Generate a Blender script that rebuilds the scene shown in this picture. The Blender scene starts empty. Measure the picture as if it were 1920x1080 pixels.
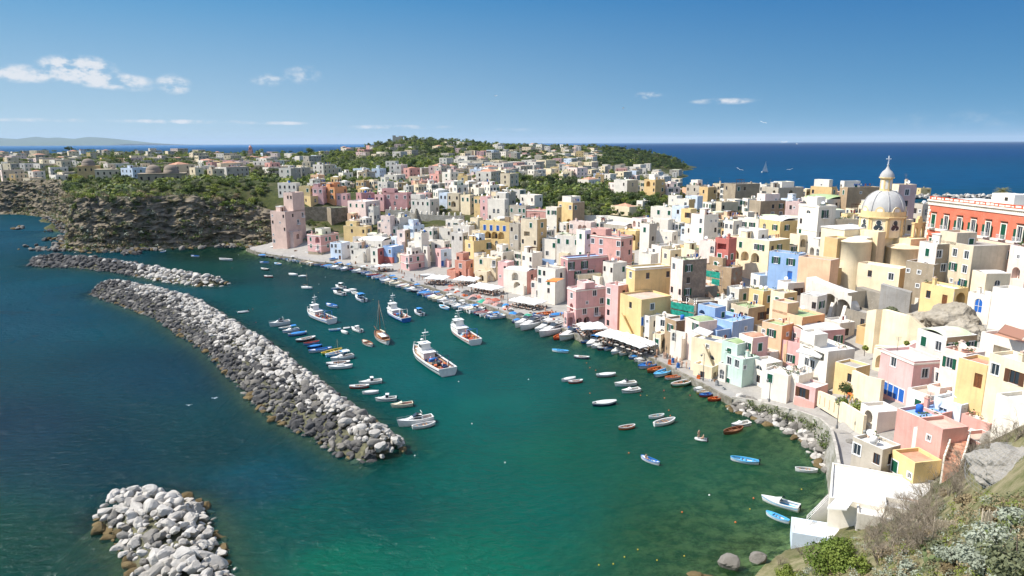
import bpy,math,random
import numpy as np
from mathutils import Vector,Matrix,noise
scene=bpy.context.scene
COL=scene.collection
R=math.radians
# camera
F_PX,PITCH,ROLL,CAM_H=1290.0,math.atan(272/1290),0.004,52.0
cp,sp=math.cos(PITCH),math.sin(PITCH)
FWD=np.array([0,cp,-sp]);RGT0=np.array([1.0,0,0]);UP0=np.array([0,sp,cp])
RGT=RGT0*math.cos(ROLL)-UP0*math.sin(ROLL)
UPV=UP0*math.cos(ROLL)+RGT0*math.sin(ROLL)
CAM=np.array([0,0,CAM_H])
cd=bpy.data.cameras.new('camera');cam=bpy.data.objects.new('camera',cd);COL.objects.link(cam)
cd.sensor_width=36;cd.lens=F_PX/1920*36;cd.clip_start=0.5;cd.clip_end=120000
m=Matrix((list(RGT),list(UPV),list(-FWD))).transposed().to_4x4();m.translation=(0,0,CAM_H)
cam.matrix_world=m
scene.camera=cam
def ray(px,py):
 return FWD+(px-960)/F_PX*RGT-(py-540)/F_PX*UPV
def at(px,py,z=0.0):
 d=ray(px,py);t=(z-CAM_H)/d[2];p=CAM+t*d
 return Vector(p)
def atY(px,py,Y):
 d=ray(px,py);p=CAM+d*(Y/d[1]);return Vector(p)
def proj(p):
 q=np.array(p)-CAM;z=q@FWD
 return 960+F_PX*(q@RGT)/z,540-F_PX*(q@UPV)/z,z
# light, sky, exposure
SUN_AZ=(-0.995,-0.05);SUN_EL=R(50)
sdir=Vector((SUN_AZ[0]*math.cos(SUN_EL),SUN_AZ[1]*math.cos(SUN_EL),math.sin(SUN_EL))).normalized()
sl=bpy.data.lights.new('sun','SUN');sl.energy=3.35;sl.angle=R(0.53);sl.color=(1,0.95,0.87)
so=bpy.data.objects.new('sun',sl);COL.objects.link(so)
so.rotation_euler=sdir.to_track_quat('Z','Y').to_euler();so.location=(-60,0,150)
scene.view_settings.view_transform='Standard';scene.view_settings.look='None'
EXPO=1.12
scene.view_settings.exposure=EXPO;scene.view_settings.gamma=1
scene.cycles.max_bounces=6;scene.cycles.diffuse_bounces=3;scene.cycles.glossy_bounces=2
scene.cycles.transparent_max_bounces=6;scene.cycles.transmission_bounces=2;scene.cycles.volume_bounces=0
scene.cycles.caustics_reflective=False;scene.cycles.caustics_refractive=False
scene.cycles.use_denoising=True
def lin(c,k=1.0):
 r=[]
 for v in c[:3]:
  v=v/255;r.append(k*(v/12.92 if v<=.04045 else ((v+.055)/1.055)**2.4))
 return tuple(r)
W=bpy.data.worlds.new('World');scene.world=W;W.use_nodes=True
class NT:
 def __init__(s,tree):s.t=tree
 def n(s,typ,**kw):
  o=s.t.nodes.new(typ)
  for k,v in kw.items():
   if k.startswith('i_'):
    key=k[2:];key=int(key) if key.isdigit() else key
    o.inputs[key].default_value=v
   else :setattr(o,k,v)
  return o
 def l(s,a,b):s.t.links.new(a,b)
 def math(s,op,a,b=None,c=None):
  o=s.t.nodes.new('ShaderNodeMath');o.operation=op
  for i,v in enumerate((a,b,c)):
   if v is None:continue
   if isinstance(v,(int,float)):o.inputs[i].default_value=v
   else :s.l(v,o.inputs[i])
  return o.outputs[0]
 def mix(s,fac,a,b,typ='MIX'):
  o=s.t.nodes.new('ShaderNodeMix');o.data_type='RGBA';o.blend_type=typ
  for v,i in ((fac,o.inputs[0]),(a,o.inputs[6]),(b,o.inputs[7])):
   if isinstance(v,(int,float)):i.default_value=v
   elif isinstance(v,tuple):i.default_value=v if len(v)==4 else (*v,1)
   else :s.l(v,i)
  return o.outputs[2]
 def ramp(s,v,stops):
  o=s.t.nodes.new('ShaderNodeValToRGB');e=o.color_ramp.elements
  while len(e)<len(stops):e.new(0.5)
  for i,(p,c) in enumerate(stops):
   e[i].position=p
   e[i].color=(c,c,c,1) if isinstance(c,(int,float)) else (*c,1)
  s.l(v,o.inputs[0]);return o.outputs[0]
def build_world():
 t=NT(W.node_tree);W.node_tree.nodes.clear()
 sky=t.n('ShaderNodeTexSky',sky_type='NISHITA');sky.sun_disc=False
 sky.sun_elevation=SUN_EL;sky.sun_rotation=math.atan2(SUN_AZ[0],SUN_AZ[1])%(2*math.pi)
 sky.altitude=50;sky.air_density=1.0;sky.dust_density=0.0;sky.ozone_density=4.0
 tc=t.n('ShaderNodeTexCoord');sx=t.n('ShaderNodeSeparateXYZ');t.l(tc.outputs['Generated'],sx.inputs[0])
 az=t.math('ARCTAN2',sx.outputs[0],sx.outputs[1]);el=t.math('ARCSINE',sx.outputs[2])
 cb=t.n('ShaderNodeCombineXYZ');t.l(t.math('MULTIPLY',az,34),cb.inputs[0]);t.l(t.math('MULTIPLY',el,60),cb.inputs[1])
 nz=t.n('ShaderNodeTexNoise',i_Scale=1.0,i_Detail=6.0,i_Roughness=0.62);t.l(cb.outputs[0],nz.inputs['Vector'])
 puffs=[(45,138,60,16,1.1),(145,131,64,27,1.45),(208,152,70,16,1.1),(325,158,32,20,.95),(255,165,40,8,.6),(503,150,34,13,.8),(567,140,38,20,.7),(1214,179,30,8,1.0),(1360,190,66,7,.85),(90,225,130,4,.55),(330,228,160,4.5,.75),
  (520,
  231,
  80,
  4,
  .8),
  (740,
  238,
  130,
  5,
  .7),
  (960,
  243,
  90,
  4,
  .45),
  (1800,
  225,
  160,
  22,
  .27)]
 tot=None
 for px,py,rx,ry,st in puffs:
  d=ray(px,py);d=d/np.linalg.norm(d)
  a0,e0=math.atan2(d[0],d[1]),math.asin(d[2])
  u=t.math('MULTIPLY',t.math('SUBTRACT',az,a0),F_PX/rx)
  v=t.math('MULTIPLY',t.math('SUBTRACT',el,e0),F_PX/ry)
  q=t.math('SUBTRACT',1.0,t.math('ADD',t.math('MULTIPLY',u,u),t.math('MULTIPLY',v,v)))
  q=t.math('MULTIPLY',t.math('MAXIMUM',q,0.0),st)
  tot=q if tot is None else t.math('MAXIMUM',tot,q)
 dens=t.math('MULTIPLY',tot,t.math('MULTIPLY_ADD',nz.outputs[0],4.2,-1.55))
 mr=t.n('ShaderNodeMapRange',interpolation_type='SMOOTHSTEP');t.l(dens,mr.inputs[0])
 mr.inputs[1].default_value=0.05;mr.inputs[2].default_value=0.85
 hs=t.n('ShaderNodeHueSaturation',i_Saturation=0.62);t.l(sky.outputs[0],hs.inputs['Color'])
 K=1/(0.15*2**EXPO)
 fe=t.n('ShaderNodeMapRange');t.l(el,fe.inputs[0]);fe.inputs[1].default_value=0;fe.inputs[2].default_value=R(14)
 fe=t.math('POWER',fe.outputs[0],.72)
 fa=t.n('ShaderNodeMapRange',interpolation_type='SMOOTHSTEP');t.l(az,fa.inputs[0]);fa.inputs[1].default_value=R(-42);fa.inputs[2].default_value=R(42)
 c_=lambda r,g,b:tuple(v*K for v in lin((r,g,b)))
 lo=t.mix(fa.outputs[0],c_(198,224,236),c_(104,170,208));hi=t.mix(fa.outputs[0],c_(22,142,204),c_(0,102,174))
 low=t.mix(fe,lo,hi)
 up=t.n('ShaderNodeMapRange',interpolation_type='SMOOTHSTEP');t.l(el,up.inputs[0]);up.inputs[1].default_value=R(15);up.inputs[2].default_value=R(32)
 hs2=t.mix(up.outputs[0],low,hs.outputs[0])
 col=t.mix(t.math('MULTIPLY',mr.outputs[0],.86),hs2,tuple(v*K for v in (.86,.87,.9)))
 bg=t.n('ShaderNodeBackground',i_Strength=0.15);t.l(col,bg.inputs[0])
 out=t.n('ShaderNodeOutputWorld');t.l(bg.outputs[0],out.inputs[0])
build_world()
# mesh helpers
class MB:
 def __init__(s):s.v=[];s.f=[];s.mi=[];s.sm=[]
 def face(s,pts,mi=0,smooth=False):
  n=len(s.v);s.v+=[tuple(p) for p in pts];s.f.append(tuple(range(n,n+len(pts))));s.mi.append(mi);s.sm.append(smooth)
 def mesh(s,vs,fs,mi=0,smooth=False):
  n=len(s.v);s.v+=[tuple(p) for p in vs]
  for f in fs:s.f.append(tuple(i+n for i in f));s.mi.append(mi);s.sm.append(smooth)
 def box(s,x0,x1,y0,y1,z0,z1,mi=0,M=None):
  vs=[Vector(p) for p in ((x0,y0,z0),(x1,y0,z0),(x1,y1,z0),(x0,y1,z0),(x0,y0,z1),(x1,y0,z1),(x1,y1,z1),(x0,y1,z1))]
  if M is not None:vs=[M@p for p in vs]
  s.mesh(vs,[(0,3,2,1),(4,5,6,7),(0,1,5,4),(1,2,6,5),(2,3,7,6),(3,0,4,7)],mi)
 def prism(s,poly,z0,z1,mi=0,top=True,bottom=True):
  n=len(poly)
  vs=[(p[0],p[1],z0) for p in poly]+[(p[0],p[1],z1) for p in poly]
  fs=[(i,(i+1)%n,n+(i+1)%n,n+i) for i in range(n)]
  if top:fs.append(tuple(range(n,2*n)))
  if bottom:fs.append(tuple(range(n-1,-1,-1)))
  s.mesh(vs,fs,mi)
 def tube(s,pts,r,n=6,mi=0,cap=True,smooth=True):
  pts=[Vector(p) for p in pts]
  rs=r if isinstance(r,(list,tuple)) else [r]*len(pts)
  vs=[]
  for i,p in enumerate(pts):
   d=(pts[min(i+1,len(pts)-1)]-pts[max(i-1,0)]).normalized()
   a=d.orthogonal().normalized();b=d.cross(a)
   for k in range(n):
    t=2*math.pi*k/n;vs.append(p+(a*math.cos(t)+b*math.sin(t))*rs[i])
  fs=[]
  for i in range(len(pts)-1):
   for k in range(n):fs.append((i*n+k,i*n+(k+1)%n,(i+1)*n+(k+1)%n,(i+1)*n+k))
  if cap:fs+=[tuple(range(n-1,-1,-1)),tuple(range((len(pts)-1)*n,len(pts)*n))]
  s.mesh(vs,fs,mi,smooth)
 def lathe(s,prof,c=(0,0,0),n=24,mi=0,smooth=True,a0=0,a1=2*math.pi):
  full=abs(a1-a0-2*math.pi)<1e-6;m=n if full else n+1
  vs=[]
  for r,z in prof:
   for k in range(m):
    t=a0+(a1-a0)*k/n;vs.append((c[0]+r*math.cos(t),c[1]+r*math.sin(t),c[2]+z))
  fs=[]
  for i in range(len(prof)-1):
   for k in range(n):
    k2=(k+1)%m;fs.append((i*m+k,i*m+k2,(i+1)*m+k2,(i+1)*m+k))
  s.mesh(vs,fs,mi,smooth)
 def data(s,name,mats):
  me=bpy.data.meshes.new(name);me.from_pydata(s.v,[],s.f)
  if not isinstance(mats,(list,tuple)):mats=[mats]
  for m_ in mats:me.materials.append(m_)
  me.polygons.foreach_set('material_index',s.mi);me.polygons.foreach_set('use_smooth',s.sm)
  me.update();return me
 def build(s,name,mats,parent=None,loc=(0,0,0)):
  return link(name,s.data(name,mats),parent,loc)
def link(name,me,parent=None,loc=(0,0,0),M=None):
 o=bpy.data.objects.new(name,me);COL.objects.link(o)
 if parent is not None:o.parent=parent
 if M is not None:o.matrix_local=M
 else :o.location=loc
 return o
def empty(name,loc=(0,0,0),rz=0.0):
 o=bpy.data.objects.new(name,None);COL.objects.link(o);o.location=loc;o.rotation_euler=(0,0,rz);o.empty_display_size=.5
 return o
def tag(o,label=None,cat=None,group=None,kind=None):
 if label:o['label']=label
 if cat:o['category']=cat
 if group:o['group']=group
 if kind:o['kind']=kind
 return o
KIDS={}
def copy_tree(o,parent=None):
 c=o.copy();COL.objects.link(c)
 if parent is not None:c.parent=parent
 for ch in o.children:copy_tree(ch,c)
 return c
# materials
MATS={}
def new_mat(name):
 m_=bpy.data.materials.new(name);m_.use_nodes=True;m_.node_tree.nodes.clear();return m_,NT(m_.node_tree)
def finish(t,bsdf):
 o=t.n('ShaderNodeOutputMaterial');t.l(bsdf,o.inputs[0])
def simple(name,col,rough=.6,spec=.3,metal=0.0,var=0.0,scale=4.0):
 key=('s',name)
 if key in MATS:return MATS[key]
 m_,t=new_mat(name)
 b=t.n('ShaderNodeBsdfPrincipled',i_Roughness=rough,i_Metallic=metal);b.inputs['Specular IOR Level'].default_value=spec
 b.inputs['Base Color'].default_value=(*col,1)
 if var:
  g=t.n('ShaderNodeNewGeometry');nz=t.n('ShaderNodeTexNoise',i_Scale=scale,i_Detail=4.0);t.l(g.outputs['Position'],nz.inputs['Vector'])
  f=t.ramp(nz.outputs[0],[(.35,0),(.7,1)])
  t.l(t.mix(f,tuple(c*(1-var) for c in col),tuple(min(1,c*(1+var*.5)) for c in col)),b.inputs['Base Color'])
 finish(t,b.outputs[0]);MATS[key]=m_;return m_
def plaster(col,wear=.5):
 key=('p',tuple(round(c,3) for c in col),wear)
 if key in MATS:return MATS[key]
 m_,t=new_mat('painted plaster')
 g=t.n('ShaderNodeNewGeometry')
 n1=t.n('ShaderNodeTexNoise',i_Scale=.35,i_Detail=6.0,i_Roughness=.65);t.l(g.outputs['Position'],n1.inputs['Vector'])
 mp=t.n('ShaderNodeMapping');mp.inputs['Scale'].default_value=(1.6,1.6,.14);t.l(g.outputs['Position'],mp.inputs[0])
 n2=t.n('ShaderNodeTexNoise',i_Scale=1.0,i_Detail=4.0,i_Roughness=.6);t.l(mp.outputs[0],n2.inputs['Vector'])
 n3=t.n('ShaderNodeTexNoise',i_Scale=2.6,i_Detail=5.0);t.l(g.outputs['Position'],n3.inputs['Vector'])
 base=t.mix(t.ramp(n1.outputs[0],[(.35,0),(.65,1)]),tuple(c*(1-.16*wear*2) for c in col),tuple(min(.92,c*1.05) for c in col))
 dirt=tuple(.55*c+.08 for c in col);dirt=(dirt[0]*.95,dirt[1]*.9,dirt[2]*.82)
 base=t.mix(t.math('MULTIPLY',t.ramp(n2.outputs[0],[(.52,0),(.74,1)]),.55*wear*2),base,dirt)
 base=t.mix(t.math('MULTIPLY',t.ramp(n3.outputs[0],[(.6,0),(.72,1)]),.5*wear),base,(.5,.46,.4))
 b=t.n('ShaderNodeBsdfPrincipled',i_Roughness=.9);b.inputs['Specular IOR Level'].default_value=.15
 t.l(base,b.inputs['Base Color'])
 bp=t.n('ShaderNodeBump',i_Strength=.35,i_Distance=.05);t.l(n3.outputs[0],bp.inputs['Height']);t.l(bp.outputs[0],b.inputs['Normal'])
 finish(t,b.outputs[0]);MATS[key]=m_;return m_
def masonry(name,c1,c2,mortar,bw=.6,bh=.3):
 key=('m',name)
 if key in MATS:return MATS[key]
 m_,t=new_mat(name)
 g=t.n('ShaderNodeNewGeometry')
 v=t.n('ShaderNodeTexVoronoi',i_Scale=1.0/bw);t.l(g.outputs['Position'],v.inputs['Vector'])
 n1=t.n('ShaderNodeTexNoise',i_Scale=.5,i_Detail=6.0,i_Roughness=.7);t.l(g.outputs['Position'],n1.inputs['Vector'])
 sc=t.n('ShaderNodeSeparateColor');t.l(v.outputs['Color'],sc.inputs[0])
 base=t.mix(sc.outputs[0],c1,c2)
 base=t.mix(t.ramp(n1.outputs[0],[(.4,0),(.62,1)]),base,mortar)
 b=t.n('ShaderNodeBsdfPrincipled',i_Roughness=.95);b.inputs['Specular IOR Level'].default_value=.1
 t.l(base,b.inputs['Base Color'])
 bp=t.n('ShaderNodeBump',i_Strength=.6,i_Distance=.15);t.l(v.outputs['Distance'],bp.inputs['Height']);t.l(bp.outputs[0],b.inputs['Normal'])
 finish(t,b.outputs[0]);MATS[key]=m_;return m_
def roofmat(kind):
 key=('r',kind)
 if key in MATS:return MATS[key]
 c1,c2,c3=dict(w=((.72,.70,.66),(.5,.48,.44),(.36,.34,.3)),g=((.26,.36,.16),(.34,.40,.24),(.2,.22,.12)),r=((.45,.2,.13),(.5,.3,.2),(.28,.15,.1)),k=((.4,.37,.33),(.3,.28,.25),(.2,.19,.16)),b=((.2,.34,.6),(.3,.42,.62),(.4,.42,
  .46)),
  t=((.55,
  .42,
  .34),
  (.45,
  .33,
  .26),
  (.3,
  .25,
  .2)),
  m=((.5,
  .55,
  .34),
  (.56,
  .6,
  .46),
  (.62,
  .6,
  .54)),
  y=((.7,
  .6,
  .36),
  (.66,
  .6,
  .46),
  (.4,
  .36,
  .26)))[kind]
 m_,t=new_mat('roof terrace')
 g=t.n('ShaderNodeNewGeometry')
 n1=t.n('ShaderNodeTexNoise',i_Scale=.4,i_Detail=7.0,i_Roughness=.7);t.l(g.outputs['Position'],n1.inputs['Vector'])
 n2=t.n('ShaderNodeTexNoise',i_Scale=1.7,i_Detail=5.0,i_Roughness=.7);t.l(g.outputs['Position'],n2.inputs['Vector'])
 base=t.mix(t.ramp(n1.outputs[0],[(.38,0),(.62,1)]),c1,c2)
 base=t.mix(t.math('MULTIPLY',t.ramp(n2.outputs[0],[(.55,0),(.72,1)]),.7),base,c3)
 b=t.n('ShaderNodeBsdfPrincipled',i_Roughness=.92);b.inputs['Specular IOR Level'].default_value=.15
 t.l(base,b.inputs['Base Color']);finish(t,b.outputs[0]);MATS[key]=m_;return m_
def leafmat(name,c1,c2,scale=.35,trans=.25):
 key=('l',name)
 if key in MATS:return MATS[key]
 m_,t=new_mat(name)
 g=t.n('ShaderNodeNewGeometry');oi=t.n('ShaderNodeObjectInfo')
 n1=t.n('ShaderNodeTexNoise',i_Scale=scale,i_Detail=5.0,i_Roughness=.7);t.l(g.outputs['Position'],n1.inputs['Vector'])
 f=t.ramp(t.math('ADD',t.math('MULTIPLY',n1.outputs[0],.7),t.math('MULTIPLY',oi.outputs['Random'],.3)),[(.33,0),(.66,1)])
 base=t.mix(f,c1,c2)
 d=t.n('ShaderNodeBsdfPrincipled',i_Roughness=.7);d.inputs['Specular IOR Level'].default_value=.25;t.l(base,d.inputs['Base Color'])
 tr=t.n('ShaderNodeBsdfTranslucent');t.l(base,tr.inputs[0])
 mx=t.n('ShaderNodeMixShader',i_0=trans);t.l(d.outputs[0],mx.inputs[1]);t.l(tr.outputs[0],mx.inputs[2])
 finish(t,mx.outputs[0]);MATS[key]=m_;return m_
def rockmat(name,c1,c2,c3,scale=.8,bump=.5):
 key=('k',name)
 if key in MATS:return MATS[key]
 m_,t=new_mat(name)
 g=t.n('ShaderNodeNewGeometry');oi=t.n('ShaderNodeObjectInfo')
 n1=t.n('ShaderNodeTexNoise',i_Scale=scale,i_Detail=8.0,i_Roughness=.7);t.l(g.outputs['Position'],n1.inputs['Vector'])
 n2=t.n('ShaderNodeTexNoise',i_Scale=scale*.25,i_Detail=2.0);t.l(g.outputs['Position'],n2.inputs['Vector'])
 base=t.mix(t.ramp(n1.outputs[0],[(.36,0),(.64,1)]),c1,c2)
 f=t.ramp(t.math('ADD',t.math('MULTIPLY',n2.outputs[0],.7),t.math('MULTIPLY',oi.outputs['Random'],.35)),[(.45,0),(.75,1)])
 base=t.mix(t.math('MULTIPLY',f,.6),base,c3)
 b=t.n('ShaderNodeBsdfPrincipled',i_Roughness=.9);b.inputs['Specular IOR Level'].default_value=.2;t.l(base,b.inputs['Base Color'])
 bp=t.n('ShaderNodeBump',i_Strength=bump,i_Distance=.3);t.l(n1.outputs[0],bp.inputs['Height']);t.l(bp.outputs[0],b.inputs['Normal'])
 finish(t,b.outputs[0]);MATS[key]=m_;return m_
# figures: one body, skinned over a skeleton
def person_base(pose):
 V=dict(stand=[(0,0,.95),(0,.01,1.2),(0,0,1.42),(0,.0,1.52),(0,.02,1.66),(.1,0,.9),(.12,.02,.5),(.12,-.02,.06),(.13,.12,.03),(-.1,0,.9),(-.11,.08,.5),(-.12,.02,.06),(-.13,.16,.03),(.2,0,1.42),(.27,.0,1.15),(.28,.1,.92),(-.2,
  0,
  1.42),
  (-.27,
  .02,
  1.15),
  (-.26,
  .14,
  .93)],
  sit=[(0,
  0,
  .5),
  (0,
  .02,
  .75),
  (0,
  0,
  .98),
  (0,
  .01,
  1.08),
  (0,
  .04,
  1.22),
  (.1,
  .05,
  .5),
  (.13,
  .45,
  .5),
  (.13,
  .45,
  .1),
  (.13,
  .57,
  .06),
  (-.1,
  .05,
  .5),
  (-.13,
  .45,
  .52),
  (-.13,
  .42,
  .1),
  (-.13,
  .55,
  .06),
  (.2,
  0,
  .98),
  (.26,
  .08,
  .74),
  (.2,
  .32,
  .68),
  (-.2,
  0,
  .98),
  (-.26,
  .08,
  .74),
  (-.2,
  .32,
  .68)])[pose]
 E=[(0,1),(1,2),(2,3),(3,4),(0,5),(5,6),(6,7),(7,8),(0,9),(9,10),(10,11),(11,12),(2,13),(13,14),(14,15),(2,16),(16,17),(17,18)]
 rad=[.15,.14,.15,.06,.105,.1,.075,.05,.045,.1,.075,.05,.045,.065,.048,.04,.065,.048,.04]
 me=bpy.data.meshes.new('person');me.from_pydata(V,E,[]);o=bpy.data.objects.new('person_tmp',me);COL.objects.link(o)
 md=o.modifiers.new('s','SKIN');me.skin_vertices.new() if not me.skin_vertices else None
 for i,sv in enumerate(me.skin_vertices[0].data):sv.radius=(rad[i],rad[i]);sv.use_root=(i==0)
 ss=o.modifiers.new('u','SUBSURF');ss.levels=1;ss.render_levels=1
 bpy.context.view_layer.update();dg=bpy.context.evaluated_depsgraph_get();out=bpy.data.meshes.new_from_object(o.evaluated_get(dg));bpy.data.objects.remove(o)
 for p in out.polygons:
  r_=abs(p.center.x);h=p.center.z+(.44 if pose=='sit' else 0)
  p.use_smooth=True
  if h>1.56:p.material_index=1 if h>1.68 or p.center.y<.0 else 0
  elif h>1.47:p.material_index=0
  elif h>.95:p.material_index=0 if (r_>.2 and h<1.12) else 2
  else :p.material_index=3 if h>.1 else 1
  if pose=='sit' and r_>.17 and .56<p.center.z<.8:p.material_index=0
 return out
PBASE={p:person_base(p) for p in ('stand','sit')}
# lie of the land: heights at surveyed points, smooth in between
def XofY(px,Y,z):return(px-960)/F_PX*(Y*cp+(CAM_H-z)*sp)
QUAY_PX=[(462,466),(482,473),(512,478),(545,483),(592,491),(628,494),(655,498),(682,503),(720,513),(762,528),(800,537),(830,547),(870,561),(917,575),(950,588),(985,597),(1030,607),(1068,622),(1092,634),(1115,632),(1135,638),
 (1175,
 655),
 (1210,
 668),
 (1247,
 685),
 (1285,
 704),
 (1320,
 722),
 (1355,
 741),
 (1372,
 750)]
SEAW_PX=[(1372,757),(1400,768),(1440,786),(1490,803),(1522,828),(1548,862),(1565,885)]
BASE_PX=[(470,462,1.6),(510,467,1.6),(545,473,1.6),(576,479,1.6),(620,486,1.6),(657,487,1.6),(700,492,1.6),(751,506,1.6),(806,508,1.6),(850,521,1.6),(890,524,1.6),(925,532,1.6),(945,548,1.6),(985,556,1.6),(1007,562,1.6),(1063,
 577,
 1.6),
 (1080,
 610,
 1.6),
 (1132,
 612,
 1.6),
 (1160,
 632,
 1.6),
 (1200,
 647,
 1.7),
 (1230,
 653,
 1.7),
 (1262,
 668,
 1.8),
 (1300,
 692,
 1.6),
 (1357,
 706,
 1.7),
 (1405,
 732,
 1.8)]
ROAD_PX=[(1385,738,1.6),(1440,750,1.7),(1530,766,2.7),(1590,800,4.2),(1640,840,4.6),(1600,830,4.5),(1660,870,4.8),(1570,797,4.1),(1500,762,2.1)]
quay=[at(x,y,1.4) for x,y in QUAY_PX]
seaw=[at(x,y,0.3) for x,y in SEAW_PX]
CP=[]
def add_pt(X,Y,z):CP.append((X/Y,math.log(Y),z))
def normal_in(pts,i):
 a=pts[max(i-1,0)];b=pts[min(i+1,len(pts)-1)];d=(b-a);d.z=0;d.normalize()
 n=Vector((d.y,-d.x,0));return n if n.x*.75+n.y*.66>0 else -n
for i,p in enumerate(quay):
 n=normal_in(quay,i)
 add_pt(*(p+n*2.0).xy,1.25);add_pt(*(p-n*1.2).xy,-1.6);add_pt(*(p-n*9).xy,-3.4);
for i,p in enumerate(seaw):
 n=normal_in(seaw,i)
 add_pt(*(p+n*3.6).xy,(1,1,1.2,1.6,2.6,3.6,4)[i]);add_pt(*(p-n*.5).xy,-.6);add_pt(*(p-n*8).xy,-2.2)
for x,y,z in BASE_PX+ROAD_PX:add_pt(*at(x,y,z).xy,z-.05)
bl=[at(*b) for b in BASE_PX]
for i,p in enumerate(bl):
 if i%2 or i<3:continue
 n=normal_in(bl,i);f=min(1,max(.75,(p.y-60)/200))
 for dist,z in ((14,4.0),(30,8.0),(55,14.5),(85,19.5),(130,23.0)):add_pt(*(p+n*dist).xy,z*(1.0 if p.x>-70 else 1.12))
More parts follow.
